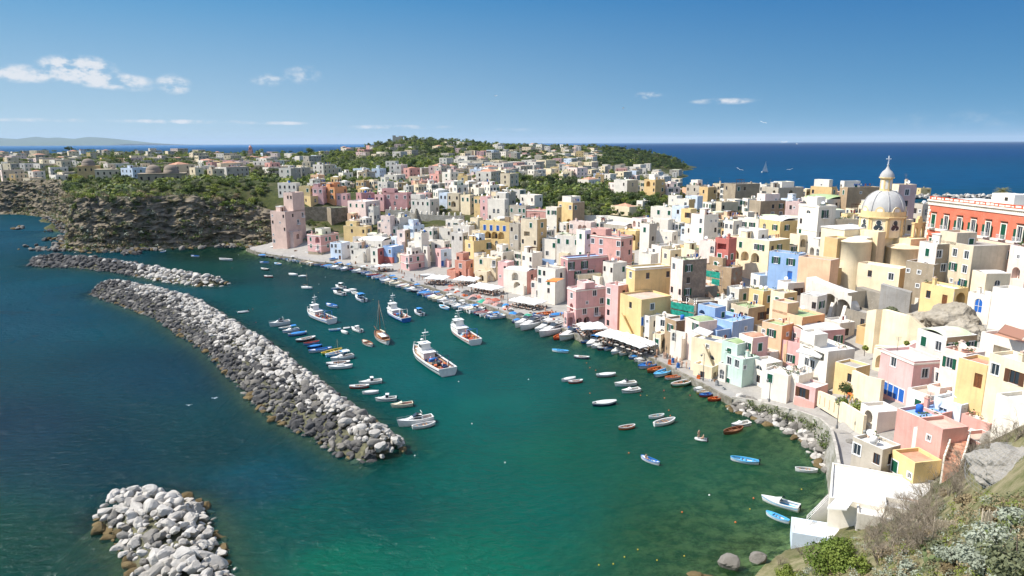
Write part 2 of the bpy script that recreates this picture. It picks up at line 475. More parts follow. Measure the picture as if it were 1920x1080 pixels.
for px,Y,z in [(-120,575,22),(30,565,22),(165,402,24),(150,445,24),(130,480,22),(175,368,26),(230,368,26),(300,374,26),(400,376,26),(490,376,24),(518,362,14),(545,352,10),(590,352,12),(560,372,24),(620,372,22),(640,350,12),
 (300,
 420,
 28),
 (100,
 600,
 26),
 (0,
 800,
 29),
 (200,
 800,
 30),
 (400,
 600,
 29),
 (500,
 450,
 27),
 (600,
 450,
 25),
 (700,
 420,
 21),
 (0,
 1200,
 33),
 (200,
 1200,
 33),
 (400,
 1200,
 33),
 (550,
 1200,
 31),
 (600,
 800,
 28),
 (700,
 700,
 27),
 (700,
 1000,
 29),
 (0,
 1500,
 34),
 (300,
 1500,
 33),
 (500,
 1450,
 30),
 (620,
 1400,
 28),
 (0,
 1900,
 -5),
 (300,
 1900,
 -5),
 (600,
 1800,
 -6),
 (690,
 1400,
 34),
 (720,
 1500,
 50),
 (755,
 1550,
 61),
 (800,
 1550,
 60),
 (850,
 1500,
 56),
 (900,
 1500,
 51),
 (950,
 1450,
 47),
 (1000,
 1450,
 45),
 (1100,
 1450,
 43),
 (1150,
 1450,
 40),
 (1200,
 1450,
 34),
 (1240,
 1430,
 27),
 (1268,
 1420,
 18),
 (1288,
 1420,
 -1),
 (1310,
 1440,
 -3),
 (1325,
 1440,
 -4),
 (1290,
 1600,
 -5),
 (1240,
 1700,
 -5),
 (1150,
 1800,
 -5),
 (1000,
 1850,
 -5),
 (850,
 1900,
 -5),
 (800,
 1100,
 38),
 (900,
 1100,
 37),
 (1000,
 1100,
 34),
 (1100,
 1100,
 27),
 (1180,
 1150,
 20),
 (1235,
 1250,
 6),
 (1260,
 1250,
 -3),
 (800,
 800,
 30),
 (900,
 800,
 30),
 (1000,
 800,
 28),
 (1100,
 800,
 22),
 (1180,
 850,
 12),
 (1230,
 900,
 3),
 (1275,
 950,
 -4),
 (850,
 600,
 28),
 (950,
 600,
 27),
 (1050,
 600,
 25),
 (1150,
 600,
 20),
 (1220,
 650,
 13),
 (1300,
 700,
 2),
 (1340,
 750,
 -5),
 (900,
 450,
 25),
 (1000,
 450,
 25),
 (1100,
 450,
 23),
 (1200,
 450,
 22),
 (1300,
 450,
 21),
 (1380,
 430,
 19),
 (1300,
 560,
 10),
 (1000,
 330,
 20),
 (1080,
 330,
 19.5),
 (1150,
 330,
 20),
 (1240,
 320,
 21.5),
 (1300,
 300,
 22),
 (1380,
 300,
 22.5),
 (1450,
 340,
 24),
 (1550,
 320,
 24),
 (1450,
 290,
 21.5),
 (1500,
 250,
 20.5),
 (1560,
 230,
 22),
 (1400,
 420,
 16),
 (1500,
 400,
 16),
 (1450,
 520,
 1),
 (1500,
 560,
 -5),
 (1600,
 400,
 10),
 (1650,
 340,
 20),
 (1600,
 450,
 -4),
 (1720,
 330,
 16),
 (1750,
 400,
 -5),
 (1850,
 290,
 16),
 (1900,
 330,
 2),
 (1920,
 370,
 -5),
 (2050,
 300,
 5),
 (1650,
 215,
 26),
 (1760,
 200,
 27),
 (1880,
 180,
 28),
 (2000,
 170,
 29),
 (1656,
 192,
 25.5),
 (1740,
 178,
 24),
 (1600,
 176,
 16.5),
 (1560,
 165,
 13),
 (1660,
 166,
 17),
 (1700,
 165,
 19),
 (1800,
 152,
 20),
 (1900,
 150,
 21),
 (1450,
 175,
 11),
 (1450,
 225,
 17),
 (1300,
 215,
 12.5),
 (1380,
 200,
 13),
 (1600,
 130,
 8),
 (1680,
 128,
 9.5),
 (1740,
 118,
 11.5),
 (1790,
 112,
 14),
 (1780,
 135,
 15),
 (1700,
 145,
 13),
 (1860,
 125,
 15),
 (1900,
 105,
 14),
 (1850,
 95,
 11),
 (1720,
 104,
 6),
 (1770,
 95,
 8),
 (1640,
 92,
 4.0),
 (1700,
 90,
 5),
 (1760,
 84,
 7),
 (1600,
 86,
 3.2),
 (1820,
 85,
 11),
 (1930,
 85,
 17),
 (1540,
 80,
 1.8),
 (1640,
 78,
 5),
 (1720,
 72,
 9.5),
 (1570,
 70,
 6),
 (1480,
 70,
 4),
 (1440,
 79,
 -.2),
 (1500,
 84,
 -.4),
 (1560,
 98,
 -.2),
 (1400,
 82,
 -.9),
 (1450,
 66,
 1),
 (1400,
 70,
 -.3),
 (1330,
 72,
 -1),
 (1500,
 56,
 13),
 (1600,
 54,
 16),
 (1700,
 52,
 19.5),
 (1800,
 50,
 23),
 (1900,
 48,
 28),
 (1860,
 60,
 21),
 (1930,
 55,
 29),
 (1760,
 62,
 15),
 (1480,
 46,
 17.5),
 (1600,
 42,
 20.5),
 (1750,
 38,
 25),
 (1920,
 34,
 31),
 (1400,
 40,
 14),
 (1600,
 30,
 26),
 (1900,
 24,
 36),
 (1200,
 30,
 20),
 (2100,
 40,
 36),
 (2150,
 70,
 30),
 (2200,
 120,
 30),
 (2200,
 200,
 32),
 (1200,
 70,
 -1.6),
 (1100,
 72,
 -3),
 (1200,
 85,
 -2.4),
 (1300,
 95,
 -2.2),
 (1400,
 100,
 -1.8),
 (1100,
 100,
 -5),
 (1300,
 120,
 -3),
 (1000,
 80,
 -5),
 (900,
 70,
 -7),
 (1000,
 120,
 -7),
 (1100,
 150,
 -6),
 (1200,
 140,
 -4.5),
 (900,
 160,
 -8),
 (800,
 200,
 -8),
 (700,
 260,
 -6),
 (600,
 290,
 -4),
 (450,
 320,
 -3.5),
 (350,
 330,
 -3),
 (200,
 300,
 -8),
 (0,
 300,
 -12),
 (0,
 390,
 -5),
 (50,
 400,
 -4),
 (0,
 440,
 -3),
 (60,
 440,
 -2.5),
 (85,
 380,
 -4),
 (100,
 362,
 -3),
 (95,
 350,
 -4),
 (-100,
 420,
 -5),
 (0,
 150,
 -14),
 (400,
 120,
 -12),
 (700,
 90,
 -10),
 (0,
 80,
 -12),
 (300,
 60,
 -9),
 (700,
 50,
 -8),
 (-300,
 200,
 -15),
 ]:add_pt(XofY(px,
 Y,
 z),
 Y,
 z)
CLIFF_PX=[(-90,398),(-20,401),(40,402),(92,408),(118,420),(132,440),(118,458),(112,467),(150,470),(200,470),(260,468),(320,465),(380,463),(430,461),(475,462),(505,462)]
for i,(x,y) in enumerate(CLIFF_PX[:-1]):
 p=at(x,y,0.0);n=Vector((.1,1,0)) if i>6 or i<3 else Vector((.9,.45,0))
 add_pt(*(p-n*3).xy,-1.5);add_pt(*(p+n*3).xy,0.3);add_pt(*(p+n*9).xy,3.0)
 if i>6:add_pt(*(p+n*17).xy,24.0 if i<13 else 20)
 if i<3:add_pt(*(p+n*26).xy,19)
 if 3<=i<=6:add_pt(*(p+n*24).xy,22)
CP=np.array(CP)
_,_ui=np.unique(np.round(CP[:,:2],4),axis=0,return_index=True);CP=CP[np.sort(_ui)]
_n=len(CP)
_D=np.sqrt(((CP[:,None,:2]-CP[None,:,:2])**2).sum(-1))
_A=np.zeros((_n+1,_n+1));_A[:_n,:_n]=-_D-1e-4*np.eye(_n)*-1;_A[:_n,_n]=1;_A[_n,:_n]=1
_W=np.linalg.solve(_A,np.append(CP[:,2],0))
def heights(X,Y):
 X=np.asarray(X,float).ravel();Y=np.maximum(np.asarray(Y,float).ravel(),5);u=X/Y;t=np.log(Y);out=np.empty(len(u))
 for i in range(0,len(u),8192):
  d=np.sqrt((u[i:i+8192,None]-CP[None,:,0])**2+(t[i:i+8192,None]-CP[None,:,1])**2)
  out[i:i+8192]=-d@_W[:_n]+_W[_n]
 return out
def ground(x,y):return float(heights([x],[y])[0])
def hit(px,py,H=0.0,y0=40,y1=2500):
 """where the view ray meets the land raised by H"""
 d=ray(px,py);Ys=np.exp(np.linspace(math.log(y0),math.log(y1),500))
 P=CAM[None]+d[None]*(Ys/d[1])[:,None]
 g=P[:,2]-(np.maximum(heights(P[:,0],P[:,1]),0)+H)
 k=np.where((g[:-1]>0)&(g[1:]<=0))[0]
 if len(k)==0:return None
 k=k[0];f=g[k]/(g[k]-g[k+1]);return Vector(P[k]*(1-f)+P[k+1]*f)
# terrain and seabed
def polar_grid(us,ts):
 U,T=np.meshgrid(us,ts);Y=np.exp(T);return(U*Y).ravel(),Y.ravel()
def grid_faces(nu,nt):
 i=np.arange(nt-1)[:,None]*nu+np.arange(nu-1)[None];i=i.ravel()
 return np.stack([i,i+1,i+nu+1,i+nu],1)
def big_mesh(name,V,Fc,mats,smooth=True,attrs={}):
 me=bpy.data.meshes.new(name);me.vertices.add(len(V));me.vertices.foreach_set('co',np.asarray(V,np.float32).ravel())
 k=Fc.shape[1];me.loops.add(Fc.size);me.loops.foreach_set('vertex_index',Fc.astype(np.int32).ravel())
 me.polygons.add(len(Fc));me.polygons.foreach_set('loop_start',np.arange(0,Fc.size,k,dtype=np.int32))
 me.polygons.foreach_set('use_smooth',np.full(len(Fc),smooth))
 for m_ in mats:me.materials.append(m_)
 for a,(typ,dat) in attrs.items():
  at_=me.attributes.new(a,typ,'POINT');at_.data.foreach_set('color' if typ=='FLOAT_COLOR' else 'value',np.asarray(dat,np.float32).ravel())
 me.update();me.validate();return me
def seg_dist(P,L):
 """distance of points P (n,2) to polyline L"""
 best=np.full(len(P),1e9)
 for a,b in zip(L[:-1],L[1:]):
  a=np.array(a);b=np.array(b);ab=b-a;t=np.clip(((P-a)@ab)/(ab@ab),0,1)
  best=np.minimum(best,np.sqrt(((P-a-t[:,None]*ab)**2).sum(1)))
 return best
def resample(L,n):
 P=np.array([p[:2] for p in L]);s=np.concatenate([[0],np.cumsum(np.sqrt((np.diff(P,axis=0)**2).sum(1)))])
 q=np.linspace(0,s[-1],n);return np.stack([np.interp(q,s,P[:,0]),np.interp(q,s,P[:,1])],1)
nu,nt=330,420
X,Y=polar_grid(np.linspace(-.92,1.0,nu),np.linspace(math.log(18),math.log(2300),nt))
Z=heights(X,Y)
nzv=np.array([noise.fractal((x*.05,y*.05,0),1,2,4) for x,y in zip(X,Y)])
CLP=resample([at(x,y,0.4) for x,y in CLIFF_PX],120)
dcl=seg_dist(np.stack([X,Y],1),CLP)
Z=np.where((dcl<15)&(X<at(508,464,0).x+6),np.minimum(Z,np.maximum(-.6,(dcl-4.5)*1.6)),Z)
landm=Z>2.5
Z=Z+np.where(landm,nzv*np.clip((Y-30)/200,.25,3.0)*np.where((Y>60)&(Y<330),.25,1),np.where(Z<-.5,nzv*.9,0))
Z=np.where(Z<0,np.minimum(Z,-.12),Z)
P2=np.stack([X,Y],1)
towndist=np.minimum(seg_dist(P2,[tuple((p+normal_in(bl,i)*20).xy) for i,p in enumerate(bl)]),seg_dist(P2,[(60,118),(85,140),(110,190)]))
town=np.clip((62-towndist)/14,0,1)*np.clip((Y-84)/8,0,1)*np.clip((290-Y)/40,0,1)+np.clip((22-seg_dist(P2,[tuple(p.xy) for p in bl]))/5,0,1)*np.clip((Y-84)/8,0,1)
town=np.clip(town,0,1)
def terrain_mat():
 m_,t=new_mat('earth, grass and paving')
 g=t.n('ShaderNodeNewGeometry');a=t.n('ShaderNodeAttribute',attribute_name='town')
 n1=t.n('ShaderNodeTexNoise',i_Scale=.06,i_Detail=8.0,i_Roughness=.7);t.l(g.outputs['Position'],n1.inputs['Vector'])
 n2=t.n('ShaderNodeTexNoise',i_Scale=.45,i_Detail=9.0,i_Roughness=.8);t.l(g.outputs['Position'],n2.inputs['Vector'])
 green=t.mix(t.ramp(n2.outputs[0],[(.35,0),(.65,1)]),(.025,.035,.012),(.075,.08,.028))
 soil=t.mix(t.ramp(n2.outputs[0],[(.4,0),(.6,1)]),(.13,.11,.06),(.06,.06,.028))
 ld=t.mix(t.ramp(n1.outputs[0],[(.5,0),(.62,1)]),green,soil)
 pave=t.mix(t.ramp(n2.outputs[0],[(.35,0),(.65,1)]),(.25,.235,.21),(.34,.32,.29))
 col=t.mix(a.outputs['Fac'],ld,pave)
 near=t.n('ShaderNodeAttribute',attribute_name='near');col=t.mix(near.outputs['Fac'],col,t.mix(t.ramp(n2.outputs[0],[(.38,0),(.6,1)]),(.085,.1,.03),(.25,.215,.125)))
 sx=t.n('ShaderNodeSeparateXYZ');t.l(g.outputs['Position'],sx.inputs[0])
 n3=t.n('ShaderNodeTexNoise',i_Scale=.4,i_Detail=9.0,i_Roughness=.72);t.l(g.outputs['Position'],n3.inputs['Vector'])
 bed=t.mix(t.ramp(n3.outputs[0],[(.42,0),(.6,1)]),(.05,.055,.03),(.38,.38,.21))
 under=t.math('LESS_THAN',sx.outputs[2],0.02)
 col=t.mix(under,col,bed)
 b=t.n('ShaderNodeBsdfPrincipled',i_Roughness=.95);b.inputs['Specular IOR Level'].default_value=.1;t.l(col,b.inputs['Base Color'])
 bp=t.n('ShaderNodeBump',i_Strength=.5,i_Distance=.4);t.l(n2.outputs[0],bp.inputs['Height']);t.l(bp.outputs[0],b.inputs['Normal'])
 finish(t,b.outputs[0]);return m_
terr=link('terrain',big_mesh('terrain',np.stack([X,Y,Z],1),grid_faces(nu,nt),[terrain_mat()],True,{'town':('FLOAT',town),'near':('FLOAT',np.clip((84-Y)/10,0,1))}))
tag(terr,kind='structure')
# breakwater lines (plan)
def px_line(L,z):return[at(x,y,z) for x,y in L]
BW_NEAR=dict(near=px_line([(182,968),(190,990),(215,1010),(232,1050),(255,1090),(290,1150)],0.2),far=px_line([(240,930),(290,924),(335,925),(380,938),(405,985),(425,1030),(445,1090),(480,1150)],.3))
BW_MID=dict(near=px_line([(169,549),(190,559),(250,580),(295,597),(330,622),(385,656),(430,705),(480,757),(525,792),(555,804),(590,822),(635,850),(685,864),(722,858)],0.2),far=px_line([(205,537),(225,535),(307,549),(375,568),
 (407,
 586),
 (450,
 613),
 (480,
 629),
 (505,
 642),
 (530,
 659),
 (562,
 689),
 (587,
 705),
 (636,
 742),
 (666,
 762),
 (696,
 787),
 (726,
 805),
 (752,
 826),
 (760,
 840)],
 .3))
BW_FAR=dict(near=px_line([(56,497),(80,501),(140,501),(220,510),(300,526),(360,534),(415,535)],0.2),far=px_line([(70,486),(110,485),(180,490),(250,499),(330,514),(400,524),(425,531)],.3))
BWS=[]
for b,n,zt in ((BW_NEAR,40,3.0),(BW_MID,160,3.6),(BW_FAR,110,2.8)):
 b['N']=resample(b['near'],n);b['Fc']=resample(b['far'],n);b['n']=n;b['top']=zt;BWS.append(b)
def bw_points(b):
 """grid of (plan position, height) over one mound: near toe, crest, far toe"""
 out=[]
 for k in range(b['n']):
  a,c=b['N'][k],b['Fc'][k];w=c-a;L=np.linalg.norm(w)+1e-6;w=w/L
  e=min(1,(k+1.5)/5,(b['n']-k+.5)/5) if b is not BW_NEAR else min(1,(k+2.5)/4)
  zt=b['top']*(.55+.45*e)
  L2=max(L-4.2,L*.6);out.append((a,a+w*L2,c,zt,L2))
 return out
# the sea
def sea_mat():
 m_,t=new_mat('sea water')
 g=t.n('ShaderNodeNewGeometry');ac=t.n('ShaderNodeAttribute',attribute_name='tone');al=t.n('ShaderNodeAttribute',attribute_name='clear')
 mp=t.n('ShaderNodeMapping');mp.inputs['Scale'].default_value=(.42,.85,.5);mp.inputs['Rotation'].default_value=(0,0,R(-24));t.l(g.outputs['Position'],mp.inputs[0])
 n1=t.n('ShaderNodeTexNoise',i_Scale=1.0,i_Detail=5.0,i_Roughness=.62,i_Distortion=.4);t.l(mp.outputs[0],n1.inputs['Vector'])
 n2=t.n('ShaderNodeTexNoise',i_Scale=.035,i_Detail=4.0,i_Roughness=.6);t.l(g.outputs['Position'],n2.inputs['Vector'])
 dist=t.n('ShaderNodeVectorMath',operation='LENGTH');t.l(g.outputs['Position'],dist.inputs[0])
 calm=t.n('ShaderNodeAttribute',attribute_name='calm')
 bp=t.n('ShaderNodeBump',i_Distance=.85);t.l(n1.outputs[0],bp.inputs['Height']);t.l(t.math('MULTIPLY_ADD',calm.outputs['Fac'],-.45,.95),bp.inputs['Strength'])
 tone=t.mix(t.ramp(n2.outputs[0],[(.3,0),(.7,1)]),t.mix(1.0,ac.outputs['Color'],(.82,.82,.84),'MULTIPLY'),t.mix(1.0,ac.outputs['Color'],(1.15,1.15,1.13),'MULTIPLY'))
 d=t.n('ShaderNodeBsdfDiffuse');t.l(tone,d.inputs[0]);t.l(bp.outputs[0],d.inputs['Normal'])
 tr=t.n('ShaderNodeBsdfTransparent');tr.inputs[0].default_value=(.68,.84,.7,1)
 m1=t.n('ShaderNodeMixShader');t.l(al.outputs['Fac'],m1.inputs[0]);t.l(d.outputs[0],m1.inputs[1]);t.l(tr.outputs[0],m1.inputs[2])
 gl=t.n('ShaderNodeBsdfGlossy',i_Roughness=.12);t.l(bp.outputs[0],gl.inputs['Normal'])
 fr=t.n('ShaderNodeFresnel',i_IOR=1.33);t.l(bp.outputs[0],fr.inputs['Normal'])
 fc=t.math('MINIMUM',t.math('MULTIPLY',fr.outputs[0],.5),.09)
 m2=t.n('ShaderNodeMixShader');t.l(fc,m2.inputs[0]);t.l(m1.outputs[0],m2.inputs[1]);t.l(gl.outputs[0],m2.inputs[2])
 finish(t,m2.outputs[0]);return m_
TONE=[(50,450,34,84,122),(20,600,16,74,108),(100,560,16,78,112),(300,700,5,62,92),(50,800,3,55,84),(200,850,3,57,80),(400,850,3,60,76),(50,1050,3,72,68),(480,900,2,66,78),(560,1000,0,70,70),(700,950,0,68,70),(620,1060,0,88,
 76),
 (850,
 900,
 0,
 76,
 74),
 (900,
 1060,
 0,
 92,
 80),
 (1000,
 950,
 0,
 80,
 75),
 (800,
 720,
 0,
 76,
 82),
 (900,
 780,
 0,
 80,
 80),
 (1000,
 700,
 0,
 76,
 78),
 (900,
 640,
 4,
 76,
 78),
 (700,
 560,
 12,
 66,
 72),
 (600,
 520,
 26,
 60,
 62),
 (500,
 500,
 22,
 60,
 62),
 (400,
 480,
 16,
 50,
 46),
 (450,
 560,
 10,
 82,
 98),
 (430,
 500,
 22,
 72,
 72),
 (1100,
 850,
 8,
 78,
 68),
 (1200,
 800,
 10,
 72,
 64),
 (1300,
 900,
 20,
 78,
 62),
 (1400,
 950,
 34,
 74,
 54),
 (1300,
 1000,
 34,
 72,
 50),
 (1400,
 1040,
 58,
 70,
 40),
 (1500,
 900,
 44,
 76,
 54),
 (1450,
 820,
 34,
 66,
 46),
 (1350,
 780,
 34,
 70,
 55),
 (1200,
 700,
 26,
 66,
 60),
 (1050,
 620,
 18,
 60,
 62),
 (1500,
 275,
 0,
 62,
 112),
 (1700,
 330,
 0,
 78,
 120),
 (1300,
 300,
 2,
 70,
 112),
 (1900,
 285,
 0,
 66,
 116),
 (560,
 273,
 40,
 110,
 168),
 (200,
 480,
 20,
 70,
 96),
 (300,
 555,
 10,
 78,
 104),
 (1600,
 270,
 0,
 56,
 104)]
tp=[];tc_=[]
for px,py,r,g_,b_ in TONE:
 p=at(px,py,0);tp.append((p.x/p.y,math.log(p.y)));tc_.append(lin((r*.7,g_*(1.1 if px>480 and py>560 else 1),b_*(.86 if px<480 and py>400 else 1)),(.48 if px<480 else .62) if py>400 else .6))
tp=np.array(tp);tc_=np.array(tc_)
us=np.concatenate([np.linspace(-3.5,-1.05,8),np.linspace(-1,1,300),np.linspace(1.05,3.5,8)])
ts=np.concatenate([np.linspace(math.log(14),math.log(1600),330),np.linspace(math.log(1700),math.log(90000),26)])
X,Y=polar_grid(us,ts)
q=np.stack([X/Y,np.log(Y)],1);dd=((q[:,None]-tp[None])**2).sum(-1)+1e-4;ww=dd**-1.6;ww/=ww.sum(1,keepdims=True);tone=ww@tc_
dep=np.maximum(-heights(X,np.minimum(Y,2200)),0.05)
P2=np.stack([X,Y],1)
dbw=np.full(len(X),1e9)
for b in BWS:
 for key in ('N','Fc'):dbw=np.minimum(dbw,seg_dist(P2,b[key][::3]))
clear=np.clip(np.maximum(.7*np.exp(-np.maximum(dep-.3,0)/2.4),.6*np.exp(-np.maximum(dbw-1.5,0)/3.5)),0,.68)
clear=np.where(Y>420,0,clear)
calm=np.clip((P2[:,0]+.62*P2[:,1]-45)/30,0,1)*(Y<420)
sea=link('sea',big_mesh('sea',np.stack([X,Y,0*X],1),grid_faces(len(us),len(ts)),[sea_mat()],False,{'tone':('FLOAT_COLOR',np.concatenate([tone,np.ones((len(X),1))],1)),'clear':('FLOAT',clear),'calm':('FLOAT',calm)}))
tag(sea,kind='structure')
ap=MB()
for b in BWS:
 pts=bw_points(b)
 rows=[]
 for k in range(0,b['n'],1):
  a,c,t2,zt,L=pts[k];w=(c-a)/(np.linalg.norm(c-a)+1e-6)
  j=lambda s:np.array([noise.noise((k*.7+s,s,1))*1.6,noise.noise((k*.7,s,5))*1.6])
  rows.append([(*(a-w*7+j(1)),-2.6),(*(a-w*3+j(2)),-1.1),(*a,-.25),(*(a+w*.35*L),zt*.72-.9),(*c,zt-1.1),(*(t2),-.3),(*(t2+w*3+j(3)),-1.2),(*(t2+w*7+j(4)),-2.6)])
 rows=[[(x,y,-1.2+(z+1.2)*min(1,k_/4,(b['n']-1-k_)/4) if z>-1.2 else z) for x,y,z in r] for k_,r in enumerate(rows)]
 nn=len(rows[0]);vs=[p for r in rows for p in r]
 ap.mesh(vs,[(i*nn+k,i*nn+k+1,(i+1)*nn+k+1,(i+1)*nn+k) for i in range(len(rows)-1) for k in range(nn-1)],0,False)
apron=ap.build('breakwater_core_ground',rockmat('rubble bed',(.05,.05,.035),(.16,.15,.08),(.02,.025,.015),1.4))
tag(apron,kind='structure')
# quay and sea wall
def pave_mat():
 m_,t=new_mat('worn stone paving')
 g=t.n('ShaderNodeNewGeometry')
 br=t.n('ShaderNodeTexBrick',i_Scale=1.0);br.inputs['Color1'].default_value=(.27,.255,.235,1);br.inputs['Color2'].default_value=(.23,.215,.2,1);br.inputs['Mortar'].default_value=(.2,.185,.16,1)
 br.inputs['Brick Width'].default_value=1.2;br.inputs['Row Height'].default_value=.6;br.inputs['Mortar Size'].default_value=.03
 mp=t.n('ShaderNodeMapping');mp.inputs['Rotation'].default_value=(0,0,R(50));t.l(g.outputs['Position'],mp.inputs[0]);t.l(mp.outputs[0],br.inputs['Vector'])
 n1=t.n('ShaderNodeTexNoise',i_Scale=.3,i_Detail=7.0,i_Roughness=.7);t.l(g.outputs['Position'],n1.inputs['Vector'])
 col=t.mix(t.ramp(n1.outputs[0],[(.4,0),(.65,1)]),br.outputs['Color'],(.31,.295,.27))
 b=t.n('ShaderNodeBsdfPrincipled',i_Roughness=.85);t.l(col,b.inputs['Base Color']);finish(t,b.outputs[0]);return m_
PAVE=pave_mat()
QWALL=masonry('quay wall',(.2,.18,.15),(.3,.28,.24),(.13,.12,.08),.8)
mb=MB();inn=[]
for i,p in enumerate(quay):
 n=normal_in(quay,i);inn.append(p+n*9.0)
for i in range(len(quay)-1):
 a,b,c,d=quay[i],quay[i+1],inn[i+1],inn[i]
 f=lambda p,z:(p.x,p.y,z)
 e0=a+normal_in(quay,i)*.5;e1=b+normal_in(quay,i+1)*.5
 mb.face([f(a,1.52),f(b,1.52),f(e1,1.52),f(e0,1.52)],1)
 mb.face([f(e0,1.52),f(e1,1.52),f(e1,1.4),f(e0,1.4)],1)
 mb.face([f(e0,1.4),f(e1,1.4),f(c,1.4),f(d,1.4)],0)
 mb.face([f(b,1.52),f(a,1.52),f(a,-3),f(b,-3)],1)
tag(mb.build('quay',[PAVE,QWALL]),kind='structure')
SW_TOP=[(1372,744,1.9),(1402,748,2.0),(1440,757,2.4),(1502,772,3.0),(1536,784,4.2),(1556,803,4.9),(1564,832,5.2),(1570,868,5.3),(1572,905,5.3)]
SWALL=masonry('old sea wall',(.3,.28,.24),(.42,.4,.36),(.2,.19,.14),.5)
mb=MB();top=[at(*q_) for q_ in SW_TOP];sw_top=top
for i in range(len(top)-1):
 a,b=top[i],top[i+1];na,nb=normal_in(top,i),normal_in(top,i+1)
 ao,bo=a-na*.9,b-nb*.9;ai,bi=a+na*.45,b+nb*.45
 mb.face([a,b,bi,ai],1);mb.face([Vector((*bo.xy,-1.0)),b,a,Vector((*ao.xy,-1.0))][::-1],0)
 mb.face([ai,bi,Vector((*bi.xy,b.z-2)),Vector((*ai.xy,a.z-2))],0)
sw=mb.build('sea_wall',[SWALL,simple('wall coping',(.42,.39,.34),.9,.1,var=.3,scale=1.2)])
tag(sw,'curved grey stone sea wall carrying the lane above the boulders','wall')
mb=MB();L1=[t_+normal_in(top,i)*.46 for i,t_ in enumerate(top)];L2=[t_+normal_in(top,i)*(5 if i<6 else 11) for i,t_ in enumerate(top)]
mb=MB()
for i in range(len(top)-1):
 h=lambda p,q_:Vector((p.x,p.y,q_.z-.85))
 mb.face([h(L1[i],top[i]),h(L1[i+1],top[i+1]),h(L2[i+1],top[i+1]),h(L2[i],top[i])],0)
tag(mb.build('lane',PAVE),kind='structure')
# cliff
cl=resample([at(x,y,0.4) for x,y in CLIFF_PX],300)
rows=40;V=[]
for i in range(300):
 a=cl[max(i-2,0)];b=cl[min(i+2,299)];d=b-a;d=d/np.linalg.norm(d);n=np.array([-d[1],d[0]])
 if n[1]<0 and i>120:n=-n
 if i<=120:n=np.array([.35,.94]) if i<60 else np.array([.8,.6])
 Hh=26.5+2.2*noise.noise((i*.06,3,0))-max(0,(i-268)/32)*9-max(0,(70-i)/70)*4
 for k in range(rows):
  t=k/(rows-1);setb=11.5*(t**1.5)*.6+5.0*min(1,t/.18)**.6*.9
  if t<.12:setb*=1.2
  z=-1+(Hh+1)*t
  p=Vector((cl[i][0]*.09,cl[i][1]*.09,z*.16))
  r=noise.ridged_multi_fractal(p*1.6,.9,2.1,5,1.0,2.0)*1.5+noise.fractal(p*4,.8,2,4)*1.1
  led=1.0*math.sin(z*1.15+2*noise.noise(p))*(t>.15)
  dsp=(r-1.6)*1.3*min(1,4*t+.2)*(1-max(0,t-.9)*8)+led*.3+1.6*noise.noise((cl[i][0]*.13,cl[i][1]*.13,z*.05))
  V.append((cl[i][0]+n[0]*(setb-dsp),cl[i][1]+n[1]*(setb-dsp),z+.4*noise.noise(p*6)))
idx=lambda i,k:i*rows+k
Fc=np.array([(idx(i,k),idx(i+1,k),idx(i+1,k+1),idx(i,k+1)) for i in range(299) for k in range(rows-1)])
def cliff_mat():
 m_,t=new_mat('tufa cliff')
 g=t.n('ShaderNodeNewGeometry')
 mp=t.n('ShaderNodeMapping');mp.inputs['Scale'].default_value=(.25,.25,.55);t.l(g.outputs['Position'],mp.inputs[0])
 n1=t.n('ShaderNodeTexNoise',i_Scale=1.0,i_Detail=8.0,i_Roughness=.7);t.l(mp.outputs[0],n1.inputs['Vector'])
 n2=t.n('ShaderNodeTexNoise',i_Scale=.22,i_Detail=7.0,i_Roughness=.7);t.l(g.outputs['Position'],n2.inputs['Vector'])
 rock=t.mix(t.ramp(n1.outputs[0],[(.35,0),(.65,1)]),(.11,.093,.072),(.27,.22,.155))
 veg=t.mix(t.ramp(n1.outputs[0],[(.4,0),(.6,1)]),(.04,.045,.02),(.12,.1,.05))
 col=t.mix(t.ramp(n2.outputs[0],[(.5,0),(.6,1)]),rock,veg)
 b=t.n('ShaderNodeBsdfPrincipled',i_Roughness=.95);b.inputs['Specular IOR Level'].default_value=.1;t.l(col,b.inputs['Base Color'])
 bp=t.n('ShaderNodeBump',i_Strength=.8,i_Distance=.6);t.l(n1.outputs[0],bp.inputs['Height']);t.l(bp.outputs[0],b.inputs['Normal'])
 finish(t,b.outputs[0]);return m_
CLIFF_V=V
tag(link('cliff',big_mesh('cliff',V,Fc,[cliff_mat()],False)),kind='structure')
# far island hills on the horizon
mb=MB();prof=[(-60,262),(-10,258),(20,260),(45,262),(66,256),(85,259),(110,258),(140,260),(165,257),(190,258),(215,260),(245,266),(275,269.5)]
Yh=45000;pts=[atY(x,y,Yh) for x,y in prof]
tt=[]
for i in range(len(pts)-1):
 for k in range(8):
  f=k/8;p=pts[i].lerp(pts[i+1],f);p.z=max(p.z+70*noise.noise((p.x*.0008,1,0)),20);tt.append(p)
tt.append(pts[-1])
rowsH=[]
for p in tt:
 rowsH.append([Vector((p.x,p.y+dy,max(-5,p.z*fz+(80*noise.noise((p.x*.0006,dy*.0006,3)) if 0<fz<1 else 0)))) for dy,fz in ((-7000,-.1),(-4400,.3),(-2200,.62),(0,1),(4400,.5),(9000,-.1))])
mb.mesh([p for r in rowsH for p in r],[(i*6+k,i*6+k+1,(i+1)*6+k+1,(i+1)*6+k) for i in range(len(rowsH)-1) for k in range(5)],0,True)
tag(mb.build('hills',simple('far wooded hills',(.09,.12,.06),.95,.05,var=.4,scale=.004)),kind='structure')
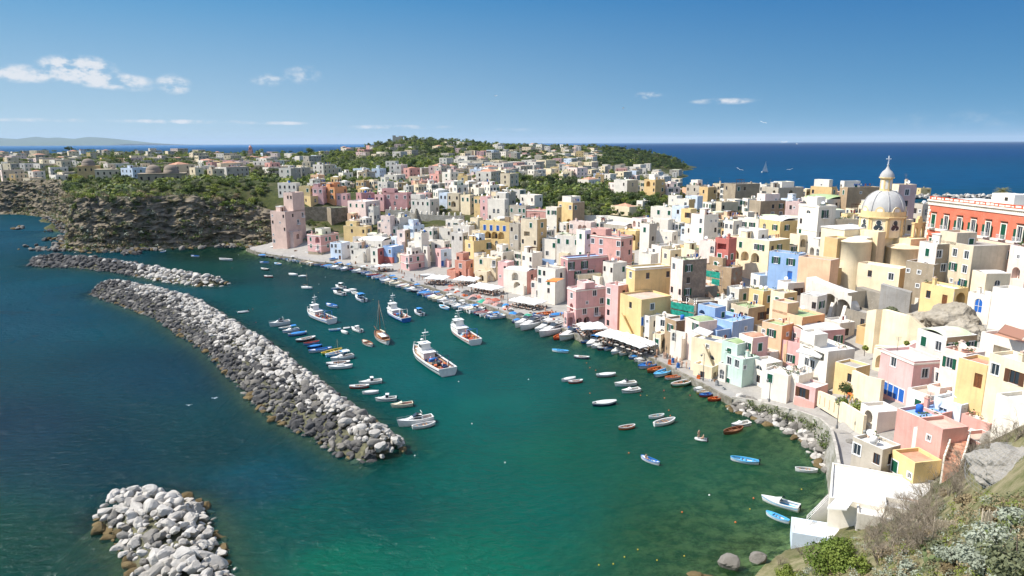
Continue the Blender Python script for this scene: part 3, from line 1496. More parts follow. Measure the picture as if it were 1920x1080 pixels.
# houses: builder
PAL=dict(white=(238,233,224),white2=(226,222,216),cream=(238,218,178),yellow=(232,190,104),ochre=(214,164,84),palepink=(240,212,204),pink=(228,158,158),rose=(176,104,108),salmon=(214,132,120),orange=(226,140,76),peach=(240,
 184,
 140),
 blue=(126,
 168,
 222),
 paleblue=(206,
 222,
 238),
 mint=(188,
 222,
 212),
 red=(190,
 78,
 68),
 grey=(200,
 193,
 182),
 beige=(214,
 196,
 164),
 brown=(190,
 166,
 138),
 dkbrown=(150,
 124,
 102),
 tower=(226,
 188,
 174),
 terra=(204,
 120,
 96),
 olive=(196,
 172,
 110),
 mauve=(206,
 172,
 172),
 stone=(176,
 163,
 144),
 concrete=(160,
 154,
 144),
 palace=(214,
 88,
 56),
 trim=(240,
 236,
 228))
def paint(n,wear=None):
 w={'brown':.8,'dkbrown':.8,'stone':.8,'grey':.6,'beige':.5,'concrete':.8,'mauve':.5,'white2':.5,'white':.32}.get(n,.42)
 k=.86 if n in ('white','white2','trim','cream','palepink','paleblue') else .8
 c=PAL[n]
 if n not in ('white','white2','trim','brown','dkbrown','stone','concrete','grey','palace'):c=tuple(v+(255-v)*(.36 if n in ('pink','rose','salmon','yellow','ochre') else .27) for v in c)
 q=lin(c,k)
 return plaster((q[0]*1.02,q[1]*.98,q[2]*.91) if n not in ('blue','paleblue') else q,w if wear is None else wear)
GLASS=simple('window glass',(.03,.04,.05),.12,.5)
SHUT={'g':simple('green shutter paint',lin((22,84,62),.9),.6),'b':simple('blue shutter paint',lin((40,100,180),.9),.6),'n':simple('brown wood',lin((92,62,44),.9),.7),'w':simple('white joinery',(.7,.69,.66),.6)}
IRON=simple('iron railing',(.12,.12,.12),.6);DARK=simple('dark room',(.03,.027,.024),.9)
RAILW=simple('white railing',(.72,.71,.69),.6);WOODD=simple('wooden door',lin((120,74,42),.9),.7,var=.3)
WCACHE={}
def opening_mesh(kind,w,h):
 """glazed opening: local x along the wall, y inward, z up, origin bottom centre on the wall face"""
 key=(kind,round(w,2),round(h,2))
 if key in WCACHE:return WCACHE[key]
 b=MB();x=w/2
 if kind in 'AaThR' or kind=='r':
  r=x;hz=h-r;n=10;arc=[(-r*math.cos(math.pi*k/n),hz+r*math.sin(math.pi*k/n)) for k in range(n+1)]
  if kind=='h':hz=0
  poly=[(-x,0)]+arc+[(x,0)] if kind!='h' else arc
  b.face([(p[0],.13,p[1]) for p in poly],0)
  for k in range(n):
   (x0,z0),(x1,z1)=arc[k],arc[k+1];f=.86
   b.face([(x0,.09,z0),(x1,.09,z1),(x1*f,.09,hz+(z1-hz)*f),(x0*f,.09,hz+(z0-hz)*f)],1)
  b.box(-.04,.04,.08,.12,0,h-.02,1)
  if kind!='h':
   b.box(-x,-x+.09,.07,.12,0,hz,1);b.box(x-.09,x,.07,.12,0,hz,1);b.box(-x+.09,x-.09,.075,.12,hz*.62,hz*.62+.07,1)
  me=b.data('window',[SHUT['b'] if kind=='R' else GLASS,SHUT['w']])
 else :
  b.face([(-x,.13,0),(x,.13,0),(x,.13,h),(-x,.13,h)],0)
  t=.08
  b.box(-x,-x+t,.05,.12,0,h,1);b.box(x-t,x,.05,.12,0,h,1);b.box(-x+t,x-t,.05,.12,h-t,h,1);b.box(-x+t,x-t,.05,.12,0,t,1)
  b.box(-.035,.035,.06,.12,t,h-t,1)
  e=.15
  if kind=='w':b.box(-x-e,-x,-.05,-.004,0,h+e,2);b.box(x,x+e,-.05,-.004,0,h+e,2);b.box(-x,x,-.05,-.004,h,h+e,2)
  if h<1.95:b.box(-x-.12,x+.09,-.07,.05,-.08,-.002,2)
  me=b.data('window',[GLASS,SHUT['n'] if kind in 'nd' else SHUT['w'],RAILW])
 WCACHE[key]=me;return me
def shutter_mesh(kind,w,h,closed):
 key=('sh',kind,round(w,2),round(h,2),closed)
 if key in WCACHE:return WCACHE[key]
 b=MB()
 b.box(-w/2,w/2,-.03,.02,0,h,0)
 n=int(h/.16)
 for k in range(n):b.box(-w/2+.05,w/2-.05,-.045,-.03,k*h/n+.03,k*h/n+h/n*.6,0)
 me=b.data('shutter',[SHUT[kind]]);WCACHE[key]=me;return me
def balcony_mesh(w,white):
 key=('bal',round(w,1),white)
 if key in WCACHE:return WCACHE[key]
 b=MB();x=w/2
 b.box(-x,x,-.85,0,-.14,0,0)
 b.box(-x,x,-.84,-.80,.92,.97,1)
 for s in (-x+.02,x-.02):b.box(s-.02,s+.02,-.8,0,.92,.97,1)
 n=max(4,int(w/.16))
 for k in range(n+1):
  q_=-x+.02+(w-.04)*k/n;b.box(q_-.013,q_+.013,-.83,-.805,0,.92,1)
 for k in range(1,5):
  for s in (-x+.02,x-.02):b.box(s-.013,s+.013,-.8+.17*k-.013,-.8+.17*k+.013,0,.92,1)
 me=b.data('balcony',[RAILW,RAILW if white else IRON]);WCACHE[key]=me;return me
OPEN=dict(g=(1.15,1.75,.75),o=(1.15,1.75,.75),w=(1.25,1.7,.8),d=(1.05,1.6,.8),s=(.7,.85,1.2),b=(1.2,2.2,.2),n=(1.4,1.9,.5),G=(1.25,2.4,.08),W=(1.25,2.4,.08),D=(1.15,2.2,.04),B=(1.25,2.3,.04),a=(1.9,2.5,.05),A=(2.8,2.9,.05),
 T=(3.0,
 7.4,
 -5.0),
 h=(2.0,
 1.0,
 1.2),
 r=(1.25,
 2.1,
 .4),
 R=(1.6,
 2.8,
 .05),
 K=(2.8,
 1.7,
 .6))
def facade(b,O,d,n,Wd,z0,z1,ops,mi,depth_mi):
 """wall sheet with real openings; O bottom-left as seen from outside, d along, n outward; ops: (x0,x1,za,zb,depth,arch,back)"""
 P=lambda x,z,y=0.0:(O[0]+d[0]*x-n[0]*y,O[1]+d[1]*x-n[1]*y,z)
 xs=sorted(set([0.0,Wd]+[v for o in ops for v in (o[0],o[1])]));zs=sorted(set([z0,z1]+[v for o in ops for v in (o[2],o[3])]))
 for i in range(len(xs)-1):
  for k in range(len(zs)-1):
   xm,zm=(xs[i]+xs[i+1])/2,(zs[k]+zs[k+1])/2
   if any(o[0]<xm<o[1] and o[2]<zm<o[3] for o in ops):continue
   b.face([P(xs[i],zs[k]),P(xs[i+1],zs[k]),P(xs[i+1],zs[k+1]),P(xs[i],zs[k+1])],mi)
 for x0,x1,za,zb,dep,arch,back in ops:
  if arch:
   r=(x1-x0)/2;xc=(x0+x1)/2;hz=zb-r;nn=10
   arc=[(xc-r*math.cos(math.pi*k/nn),hz+r*math.sin(math.pi*k/nn)) for k in range(nn+1)]
   for k in range(nn):
    a0,a1=arc[k],arc[k+1]
    b.face([P(*a0),P(*a1),P(a1[0],zb),P(a0[0],zb)] if k not in (0,) else [P(*a0),P(*a1),P(a1[0],zb),P(a0[0],zb)],mi)
    b.face([P(*a1),P(*a0),P(a0[0],a0[1],dep),P(a1[0],a1[1],dep)],mi)
   outline=[(x0,za)]+arc+[(x1,za)]
   zj=hz
  else :
   outline=[(x0,za),(x0,zb),(x1,zb),(x1,za)];zj=zb
   b.face([P(x0,zb),P(x1,zb),P(x1,zb,dep),P(x0,zb,dep)],mi)
  b.face([P(x0,za),P(x0,zj),P(x0,zj,dep),P(x0,za,dep)],mi);b.face([P(x1,zj),P(x1,za),P(x1,za,dep),P(x1,zj,dep)],mi)
  b.face([P(x0,za),P(x0,za,dep),P(x1,za,dep),P(x1,za)],mi)
  if back is not None:b.face([P(x,z,dep) for x,z in outline][::-1],back)
HOUSES=[]
def layout(spec,Wd,ztop,sh,rng,hh=99):
 """rows of letters (top storey first) -> list of (kind, xc, zfloor)"""
 out=[]
 if not spec:return out
 rs_=spec.split('/');sh=min(sh,max(2.35,(hh-.75)/len(rs_)))
 for r,row in enumerate(rs_):
  zf=ztop-.75-(r+1)*sh
  n=len(row)
  for i,ch in enumerate(row):
   if ch=='.':continue
   w=OPEN[ch][0]
   if w+.3>Wd/max(1,n) and w+.25>Wd:continue
   out.append((ch,(i+.5)*Wd/n,zf))
 return out
def block(root,C,a,b_,wa,wb,z0,z1,mats,f1,f2,rng,sh=3.1,roof='w',roofz=.5,name='wall',near=True,plinth=None,cor=None,hh=99):
 """one volume with parapet; C corner (local xy), a/b unit dirs"""
 mb=MB();n1=-b_;n2=-a;A=C+a*wa;Bc=C+b_*wb;D=A+b_*wb
 fac=[(A,-a,n1,wa,f1,0),(C,b_,n2,wb,f2,1),(Bc,a,b_,wa,'',1),(D,-b_,a,wb,'',0)]
 wins=[]
 for O,d,n,Wd,spec,mi in fac:
  ops=[]
  for ch,xc,zf in layout(spec,Wd,z1,sh,rng,hh):
   w,h,sill=OPEN[ch];w=min(w,Wd*.8)
   x0,x1,za,zb=xc-w/2,xc+w/2,zf+sill,zf+sill+h
   if x0<.08 or x1>Wd-.08 or zb>z1-.1:
    continue
   za=max(za,z0+.1)
   if zb-za<.4:continue
   if any(x0<o[1]+.05 and x1>o[0]-.05 and za<o[3] and zb>o[2] for o in ops):continue
   deep={'a':1.3,'A':1.6,'T':2.4,'K':1.4}.get(ch,.14)
   arch=ch in 'aATrRh'
   ops.append((x0,x1,za,zb,deep,arch,(mi if ch in 'aATK' else None)))
   if ch not in 'aATK':wins.append((ch,O,d,n,xc,za,w,zb-za))
   elif ch in 'aA' and rng.random()<.6:wins.append(('d',O-n*deep+n*.14,d,n,xc,za,.9,1.9))
  facade(mb,O,d,n,Wd,z0,z1,ops,mi,0)
 tk=.22;up=Vector((0,0,1))
 outer=[A,C,Bc,D];inner=[A-a*tk+b_*tk,C+a*tk+b_*tk,Bc+a*tk-b_*tk,D-a*tk-b_*tk]
 zr=z1-roofz
 for i in range(4):
  j=(i+1)%4
  mb.face([(*outer[i].xy,z1),(*outer[j].xy,z1),(*inner[j].xy,z1),(*inner[i].xy,z1)],2)
  mb.face([(*inner[j].xy,z1),(*inner[i].xy,z1),(*inner[i].xy,zr-.05),(*inner[j].xy,zr-.05)],0)
 w_obj=mb.build(name,mats,root)
 rb=MB()
 kind=roof[0] if roof[0] in 'vdp' and len(roof)>1 else 'f';rl=roof[-1]
 if kind=='f':rb.face([(*p.xy,zr) for p in inner],0)
 else :
  iA,iC,iB,iD=inner;na=10
  long_b=wb>=wa
  hgt=min(1.9,.2*min(wa,wb)) if kind=='v' else min(2.2,.24*min(wa,wb))
  g=[]
  for i in range(na+1):
   row=[]
   for k in range(na+1):
    s,q_=i/na,k/na;p=iC.lerp(iB,q_)+(iA-iC)*s
    if kind=='v':zz=hgt*(1-(2*(s if long_b else q_)-1)**2)**.8*(1-.25*(2*(q_ if long_b else s)-1)**4)
    elif kind=='d':zz=hgt*max(0,1-((2*s-1)**2+(2*q_-1)**2)*.75)**.75
    else :zz=hgt*(1-max(abs(2*s-1),abs(2*q_-1)))
    row.append((*p.xy,zr+zz))
   g.append(row)
  rb.mesh([p for r in g for p in r],[(i*(na+1)+k,i*(na+1)+k+1,(i+1)*(na+1)+k+1,(i+1)*(na+1)+k) for i in range(na) for k in range(na)],0,kind!='p')
 rb.build('roof',roofmat(rl),root)
 for ch,O,d,n,xc,za,w,h in wins:
  M=Matrix(((d[0],-n[0],0,O[0]+d[0]*xc),(d[1],-n[1],0,O[1]+d[1]*xc),(0,0,1,za),(0,0,0,1)))
  if ch in 'DB':
   key=('door',ch)
   if key not in WCACHE:
    q_=MB();q_.box(-w/2,w/2,.1,.14,0,h,0);q_.box(-.02,.02,.085,.1,0,h-.3,1);q_.box(-w/2,w/2,.08,.1,h-.3,h-.22,1)
    WCACHE[key]=q_.data('door',[WOODD if ch=='D' else SHUT['b'],SHUT['n']])
   link('door',WCACHE[key],root,M=M);continue
  sk='b' if ch in 'bR' else 'n' if ch=='n' else 'g'
  wo=link('window',opening_mesh(ch if ch in 'rRh' else ('d' if ch in 'nd' else 'w'),w,h),root,M=M)
  if ch in 'gbG' and ch!='G':
   link('shutter',shutter_mesh(sk,w*.98,h*.98,True),wo,M=Matrix.Translation((0,.02,.01)))
  elif ch in 'oG' or ch=='n':
   for s in (-1,1):link('shutter',shutter_mesh(sk,w*.5,h,False),wo,M=Matrix.Translation((s*(w*.76),-.025,0)))
  if ch in 'GW' and near:link('balcony',balcony_mesh(1.9,ch=='W'),root,M=M)
 if plinth:
  pc,ph=plinth;q_=MB();e=.025
  P0=[A+n1*e+a*e,C+n1*e+n2*e,Bc+n2*e+b_*e]
  zt=z0+ph
  for i in range(2):q_.face([(*P0[i].xy,z0),(*P0[i+1].xy,z0),(*P0[i+1].xy,zt),(*P0[i].xy,zt)],0)
  for i in range(2):q_.face([(*P0[i].xy,zt),(*P0[i+1].xy,zt),(*(P0[i+1]-(n1+n2)*e).xy,zt),(*(P0[i]-(n1+n2)*e).xy,zt)],0)
  q_.build('plinth',paint(pc),root)
 if cor:
  q_=MB();e=.14
  P0=[A+n1*e+a*e,C+n1*e+n2*e,Bc+n2*e+b_*e,D+a*e+b_*e];P1=[A+n1*.004+a*.004,C+(n1+n2)*.004,Bc+n2*.004+b_*.004,D+a*.004+b_*.004]
  for zb,zt in ((z1-.62,z1-.34),)+(((z0+z1)/2-.1,(z0+z1)/2+.12),)*(cor>1):
   for i in range(4):
    j=(i+1)%4;f=lambda p,z:(*p.xy,z)
    q_.face([f(P0[i],zb),f(P0[j],zb),f(P0[j],zt),f(P0[i],zt)],0);q_.face([f(P0[i],zt),f(P0[j],zt),f(P1[j],zt),f(P1[i],zt)],0);q_.face([f(P1[i],zb),f(P1[j],zb),f(P0[j],zb),f(P0[i],zb)],0)
  q_.build('cornice',paint('trim',.2),root)
 return w_obj
POTL=simple('pot plant leaves',(.06,.1,.03),.8,.1,var=.4,scale=2);POTR=simple('red cloth',(.42,.12,.1),.9)
def clutter(root,C,a,b_,wa,wb,zr,rng,wall):
 def pt(s,q_):return C+a*(wa*s)+b_*(wb*q_)
 ang=math.atan2(b_.y,b_.x)
 if rng.random()<.5 and min(wa,wb)>5:
  p=pt(.72,.7 if rng.random()<.5 else .3);M=Matrix.Translation((*p.xy,zr))@Matrix.Rotation(ang,4,'Z');q_=MB()
  w,d,h=rng.uniform(1.8,3),rng.uniform(1.8,3),rng.uniform(1.9,2.5)
  q_.box(-w/2,w/2,-d/2,d/2,-.02,h,0,M);q_.box(-w/2-.12,w/2+.12,-d/2-.12,d/2+.12,h,h+.14,1,M);q_.box(-.4,.4,-d/2-.03,-d/2+.05,0,1.8,2,M)
  q_.build('roof_hut',[wall,roofmat('w'),SHUT['n']],root)
 if rng.random()<.6:
  p=pt(rng.uniform(.15,.9),rng.uniform(.15,.9));M=Matrix.Translation((*p.xy,zr))@Matrix.Rotation(ang,4,'Z');q_=MB()
  h=rng.uniform(.9,1.6);q_.box(-.3,.3,-.3,.3,-.02,h,0,M);q_.box(-.4,.4,-.4,.4,h,h+.12,0,M);q_.box(-.22,.22,-.22,.22,h+.12,h+.4,1,M)
  q_.build('chimney',[wall,roofmat('t')],root)
 if rng.random()<.3:
  p=pt(rng.uniform(.2,.8),rng.uniform(.2,.8));q_=MB();q_.tube([(p.x,p.y,zr),(p.x,p.y,zr+1.1)],.04)
  dd=Vector((-.5,-.7,.5)).normalized();u=dd.orthogonal().normalized();v=dd.cross(u);c=Vector((p.x,p.y,zr+1.1))
  ring=[c+dd*.16+(u*math.cos(k*.5236)+v*math.sin(k*.5236))*.48 for k in range(12)]
  for k in range(12):q_.face([c,ring[k],ring[(k+1)%12]],0)
  q_.build('satellite_dish',[RAILW],root)
 if rng.random()<.25:
  p=pt(rng.uniform(.2,.8),rng.uniform(.2,.8));q_=MB();h=rng.uniform(2.2,3.6)
  q_.tube([(p.x,p.y,zr),(p.x,p.y,zr+h)],.035)
  for k in range(5):q_.tube([(p.x-.5+.06*k,p.y+.2,zr+h-.15*k),(p.x+.5-.06*k,p.y-.2,zr+h-.15*k)],.02,4)
  q_.build('aerial',[IRON],root)
 if rng.random()<.4:
  q_=MB()
  for _ in range(rng.randint(2,6)):
   p=pt(rng.choice([.1,.9,rng.random()*.8+.1]),rng.random()*.84+.08);q_.lathe([(.16,0),(.22,.35),(0,.36)],(p.x,p.y,zr),8,0)
   for _ in range(16):u=Vector((rng.gauss(0,.28),rng.gauss(0,.28),rng.uniform(.35,1.0)));v=Vector((rng.uniform(-.2,.2),rng.uniform(-.2,.2),.12));w_=Vector((v.y,-v.x,.1));q_.face([(p.x+k.x,p.y+k.y,zr+k.z) for k in (u,u+v,u+v+w_,
    u+w_)],
    1)
  q_.build('potted_plants',[roofmat('t'),POTL],root)
 if rng.random()<.3:
  p,p2=pt(.12,.2),pt(.12,.8);q_=MB();n_=max(3,int((p2-p).length/.8))
  for s in (p,p2):q_.tube([(s.x,s.y,zr),(s.x,s.y,zr+1.9)],.03,4,3)
  for k in range(n_-1):
   s0,s1=p.lerp(p2,(k+.2)/n_),p.lerp(p2,(k+.85)/n_);h_=rng.uniform(.5,1.1);q_.face([(s0.x,s0.y,zr+1.85),(s1.x,s1.y,zr+1.85),(s1.x,s1.y,zr+1.85-h_),(s0.x,s0.y,zr+1.85-h_)],rng.randrange(3))
  q_.build('laundry',[RAILW,SHUT['b'],POTR,IRON],root)
 if rng.random()<.2:
  p=pt(rng.uniform(.2,.8),rng.uniform(.2,.8));q_=MB();q_.lathe([(0,.2),(.5,.2),(.52,1.2),(.3,1.35),(0,1.36)],(p.x,p.y,zr),12);q_.box(p.x-.4,p.x+.4,p.y-.4,p.y+.4,zr,zr+.2);q_.build('water_tank',[SHUT['b'] if rng.random()<.4 else RAILW],
   root)
 if rng.random()<.16 and min(wa,wb)>5:
  p=pt(.35,.35);M=Matrix.Translation((*p.xy,zr))@Matrix.Rotation(ang,4,'Z');q_=MB()
  for s,r_ in ((-1,-1),(1,-1),(1,1),(-1,1)):q_.box(s*1.3-.05,s*1.3+.05,r_*1.0-.05,r_*1.0+.05,0,2.2,0,M)
  for k in range(9):q_.box(-1.5,1.5,-1.2+k*.3,-1.12+k*.3,2.2,2.28,0,M)
  q_.build('pergola',[SHUT['n']],root)
STEELP=simple('grey pipe',(.3,.29,.28),.5)
def house(xl,xe,xr,yt,H,col,f1='',f2='',roof='w',lab='',c2=None,t=None,wa=None,wb=None,up=(),plinth=None,cor=None,sh=3.1,stair=None,clut=True,cat='house',name='house',group='stacked houses of the fishing village',C=None,matover=None,
 Y=None,
 roofz=.5):
 rng=random.Random(int(xl*7+yt*131+xr))
 if Y:C=atY(xe,yt,Y)
 if C is None:
  if H>100:
   p=hit(xe,H,0) or at(xe,H,2);q_=atY(xe,yt,p.y);z1=q_.z;C=Vector((p.x,p.y,z1));base=p.z
  else :
   p=hit(xe,yt,H)
   if p is None:print('NOHIT',xe,yt,H);p=atY(xe,yt,100)
   C=p;z1=p.z;base=z1-H
 else :z1=C.z;base=z1-H
 az=math.degrees(math.atan2(C.x,C.y));r=(xe-xl)/max(1,xr-xl)
 if t is None:t=45-az+24*(2*r-1)
 T=R(t);a=Vector((-math.sin(T),math.cos(T),0));b_=Vector((math.cos(T),math.sin(T),0))
 zc=C.y*cp+(CAM_H-z1)*sp
 def solve(dv,col_):
  k=(col_-960)/F_PX;den=dv.x-k*dv.y*cp
  return(k*zc-C.x)/den if abs(den)>1e-4 else 8
 wa_=wa or min(26,max(4.2,solve(a,xl))) if xe-xl>2 or wa else 7
 wb_=wb or min(30,max(4.2,solve(b_,xr))) if xr-xe>2 or wb else 7
 corners=[C,C+a*wa_,C+b_*wb_,C+a*wa_+b_*wb_]
 z0=min(base,min(heights([c.x for c in corners],[c.y for c in corners])))-.6
 z0=max(z0,-.8)
 root=empty(name,(C.x,C.y,max(base,0)))
 off=Vector((C.x,C.y,max(base,0)))
 Cl=Vector((0,0,0));zz0,zz1=z0-off.z,z1-off.z
 wm=matover or paint(col);w2=(masonry(*c2) if isinstance(c2,tuple) else paint(c2)) if c2 else wm
 near=C.y<330
 if group[0]=='s' and clut:
  g_=lambda W_:'/'.join(''.join(rng.choice('..dwsg.o') for _ in range(max(1,int(W_/3)))) for _ in range(max(1,int((z1-base)/3.2))))
  if not f2.strip('./'):f2=g_(wb_)
  if not f1.strip('./'):f1=g_(wa_)
 block(root,Cl,a,b_,wa_,wb_,zz0,zz1,[wm,w2,roofmat('w') if rng.random()<.6 else wm],f1,f2,rng,sh,roof,roofz,plinth=plinth,cor=cor,near=near,hh=z1-base)
 if not up and group[0]=='s' and wa_*wb_>42 and roof[0] not in 'vdp' and clut and rng.random()<.55:
  q0=rng.choice([0,.45]);up=((.5,1.0,q0,q0+.5,rng.uniform(1.9,2.6),col if rng.random()<.6 else 'white',rng.choice(['d.','g','.','a.']),rng.choice(['d','.g','']),rng.choice('wwkmt')),)
 for u in up:
  a0,a1,b0,b1,h,uc,uf1,uf2,ur=u
  block(root,Cl+a*(wa_*a0)+b_*(wb_*b0),a,b_,wa_*(a1-a0),wb_*(b1-b0),zz1-.55,zz1+h,[paint(uc)]*2+[roofmat('w')],uf1,uf2,rng,sh,ur,name='upper_storey')
 if clut and roof[0] not in 'vdp' or (clut and len(roof)==1):clutter(root,Cl,a,b_,wa_,wb_,zz1-.5,rng,wm)
 if group[0]=='s' and clut and near:
  if rng.random()<.5 and z1-base>6.2:
   on1=rng.random()<.55;dp=rng.uniform(1.8,3.2);L_=wa_ if on1 else wb_;w_=L_*rng.uniform(.35,.6);s_=rng.uniform(0,L_-w_);zt_=zz0+.6+(z1-base)*rng.choice([.38,.5,.62])
   C2=(a*s_-b_*dp) if on1 else (b_*s_-a*dp)
   cl_=rng.choice([col,col,'white','cream','white2'])
   block(root,Cl+C2,a,b_,w_ if on1 else dp-.01,dp-.01 if on1 else w_,zz0,zt_,[paint(cl_)]*2+[roofmat('w')],rng.choice(['d','a','g','r','.']),rng.choice(['d','s','','a']),rng,sh,rng.choice('wwkmtt'),name='annex')
  if rng.random()<.6:q_=MB();q_.tube([(-.06*(a+b_).x,-.06*(a+b_).y,zz0),(-.06*(a+b_).x,-.06*(a+b_).y,zz1-.6)],.055,5);q_.build('drainpipe',[SHUT['n'] if rng.random()<.5 else STEELP],root)
 if stair:
  fc,s0,s1,h0,h1=stair;q_=MB()
  O,d,n,Wd=(Cl+a*wa_,-a,-b_,wa_) if fc==1 else (Cl,b_,-a,wb_)
  hb,ht=h0-0,h1;ns=max(4,int(abs(ht-hb)/.19));X0,X1=s0*Wd,s1*Wd
  P=lambda x,y,z:(O.x+d.x*x+n.x*y,O.y+d.y*x+n.y*y,z)
  for k in range(ns):
   xa,xb=X0+(X1-X0)*k/ns,X0+(X1-X0)*(k+1)/ns;zt=hb+(ht-hb)*(k+1)/ns
   for y0,y1,dz in ((.02,1.0,0),(1.0,1.22,.85)):
    q_.mesh([P(xa,y0,zz0),P(xb,y0,zz0),P(xb,y1,zz0),P(xa,y1,zz0),P(xa,y0,zt+dz),P(xb,y0,zt+dz),P(xb,y1,zt+dz),P(xa,y1,zt+dz)],[(4,5,6,7),(0,1,5,4),(1,2,6,5),(2,3,7,6),(3,0,4,7)],0)
  q_.build('staircase',[wm],root)
 tag(root,lab or None,cat,group)
 px0=[proj(c)[0] for c in corners];pyt=[proj(c)[1] for c in corners]
 pyb=proj((C.x,C.y,max(base,0)))[1]
 HOUSES.append(dict(root=root,poly=[c.xy.copy() for c in corners],C=C.copy(),ctr=(corners[1]+corners[2])/2,x0=min(px0),x1=max(px0),y0=min(pyt),yb=pyb,Y=C.y,col=col,roof=roof,H=H,lab=lab,t=t,rad=max(wa_,wb_)*.6))
 return root
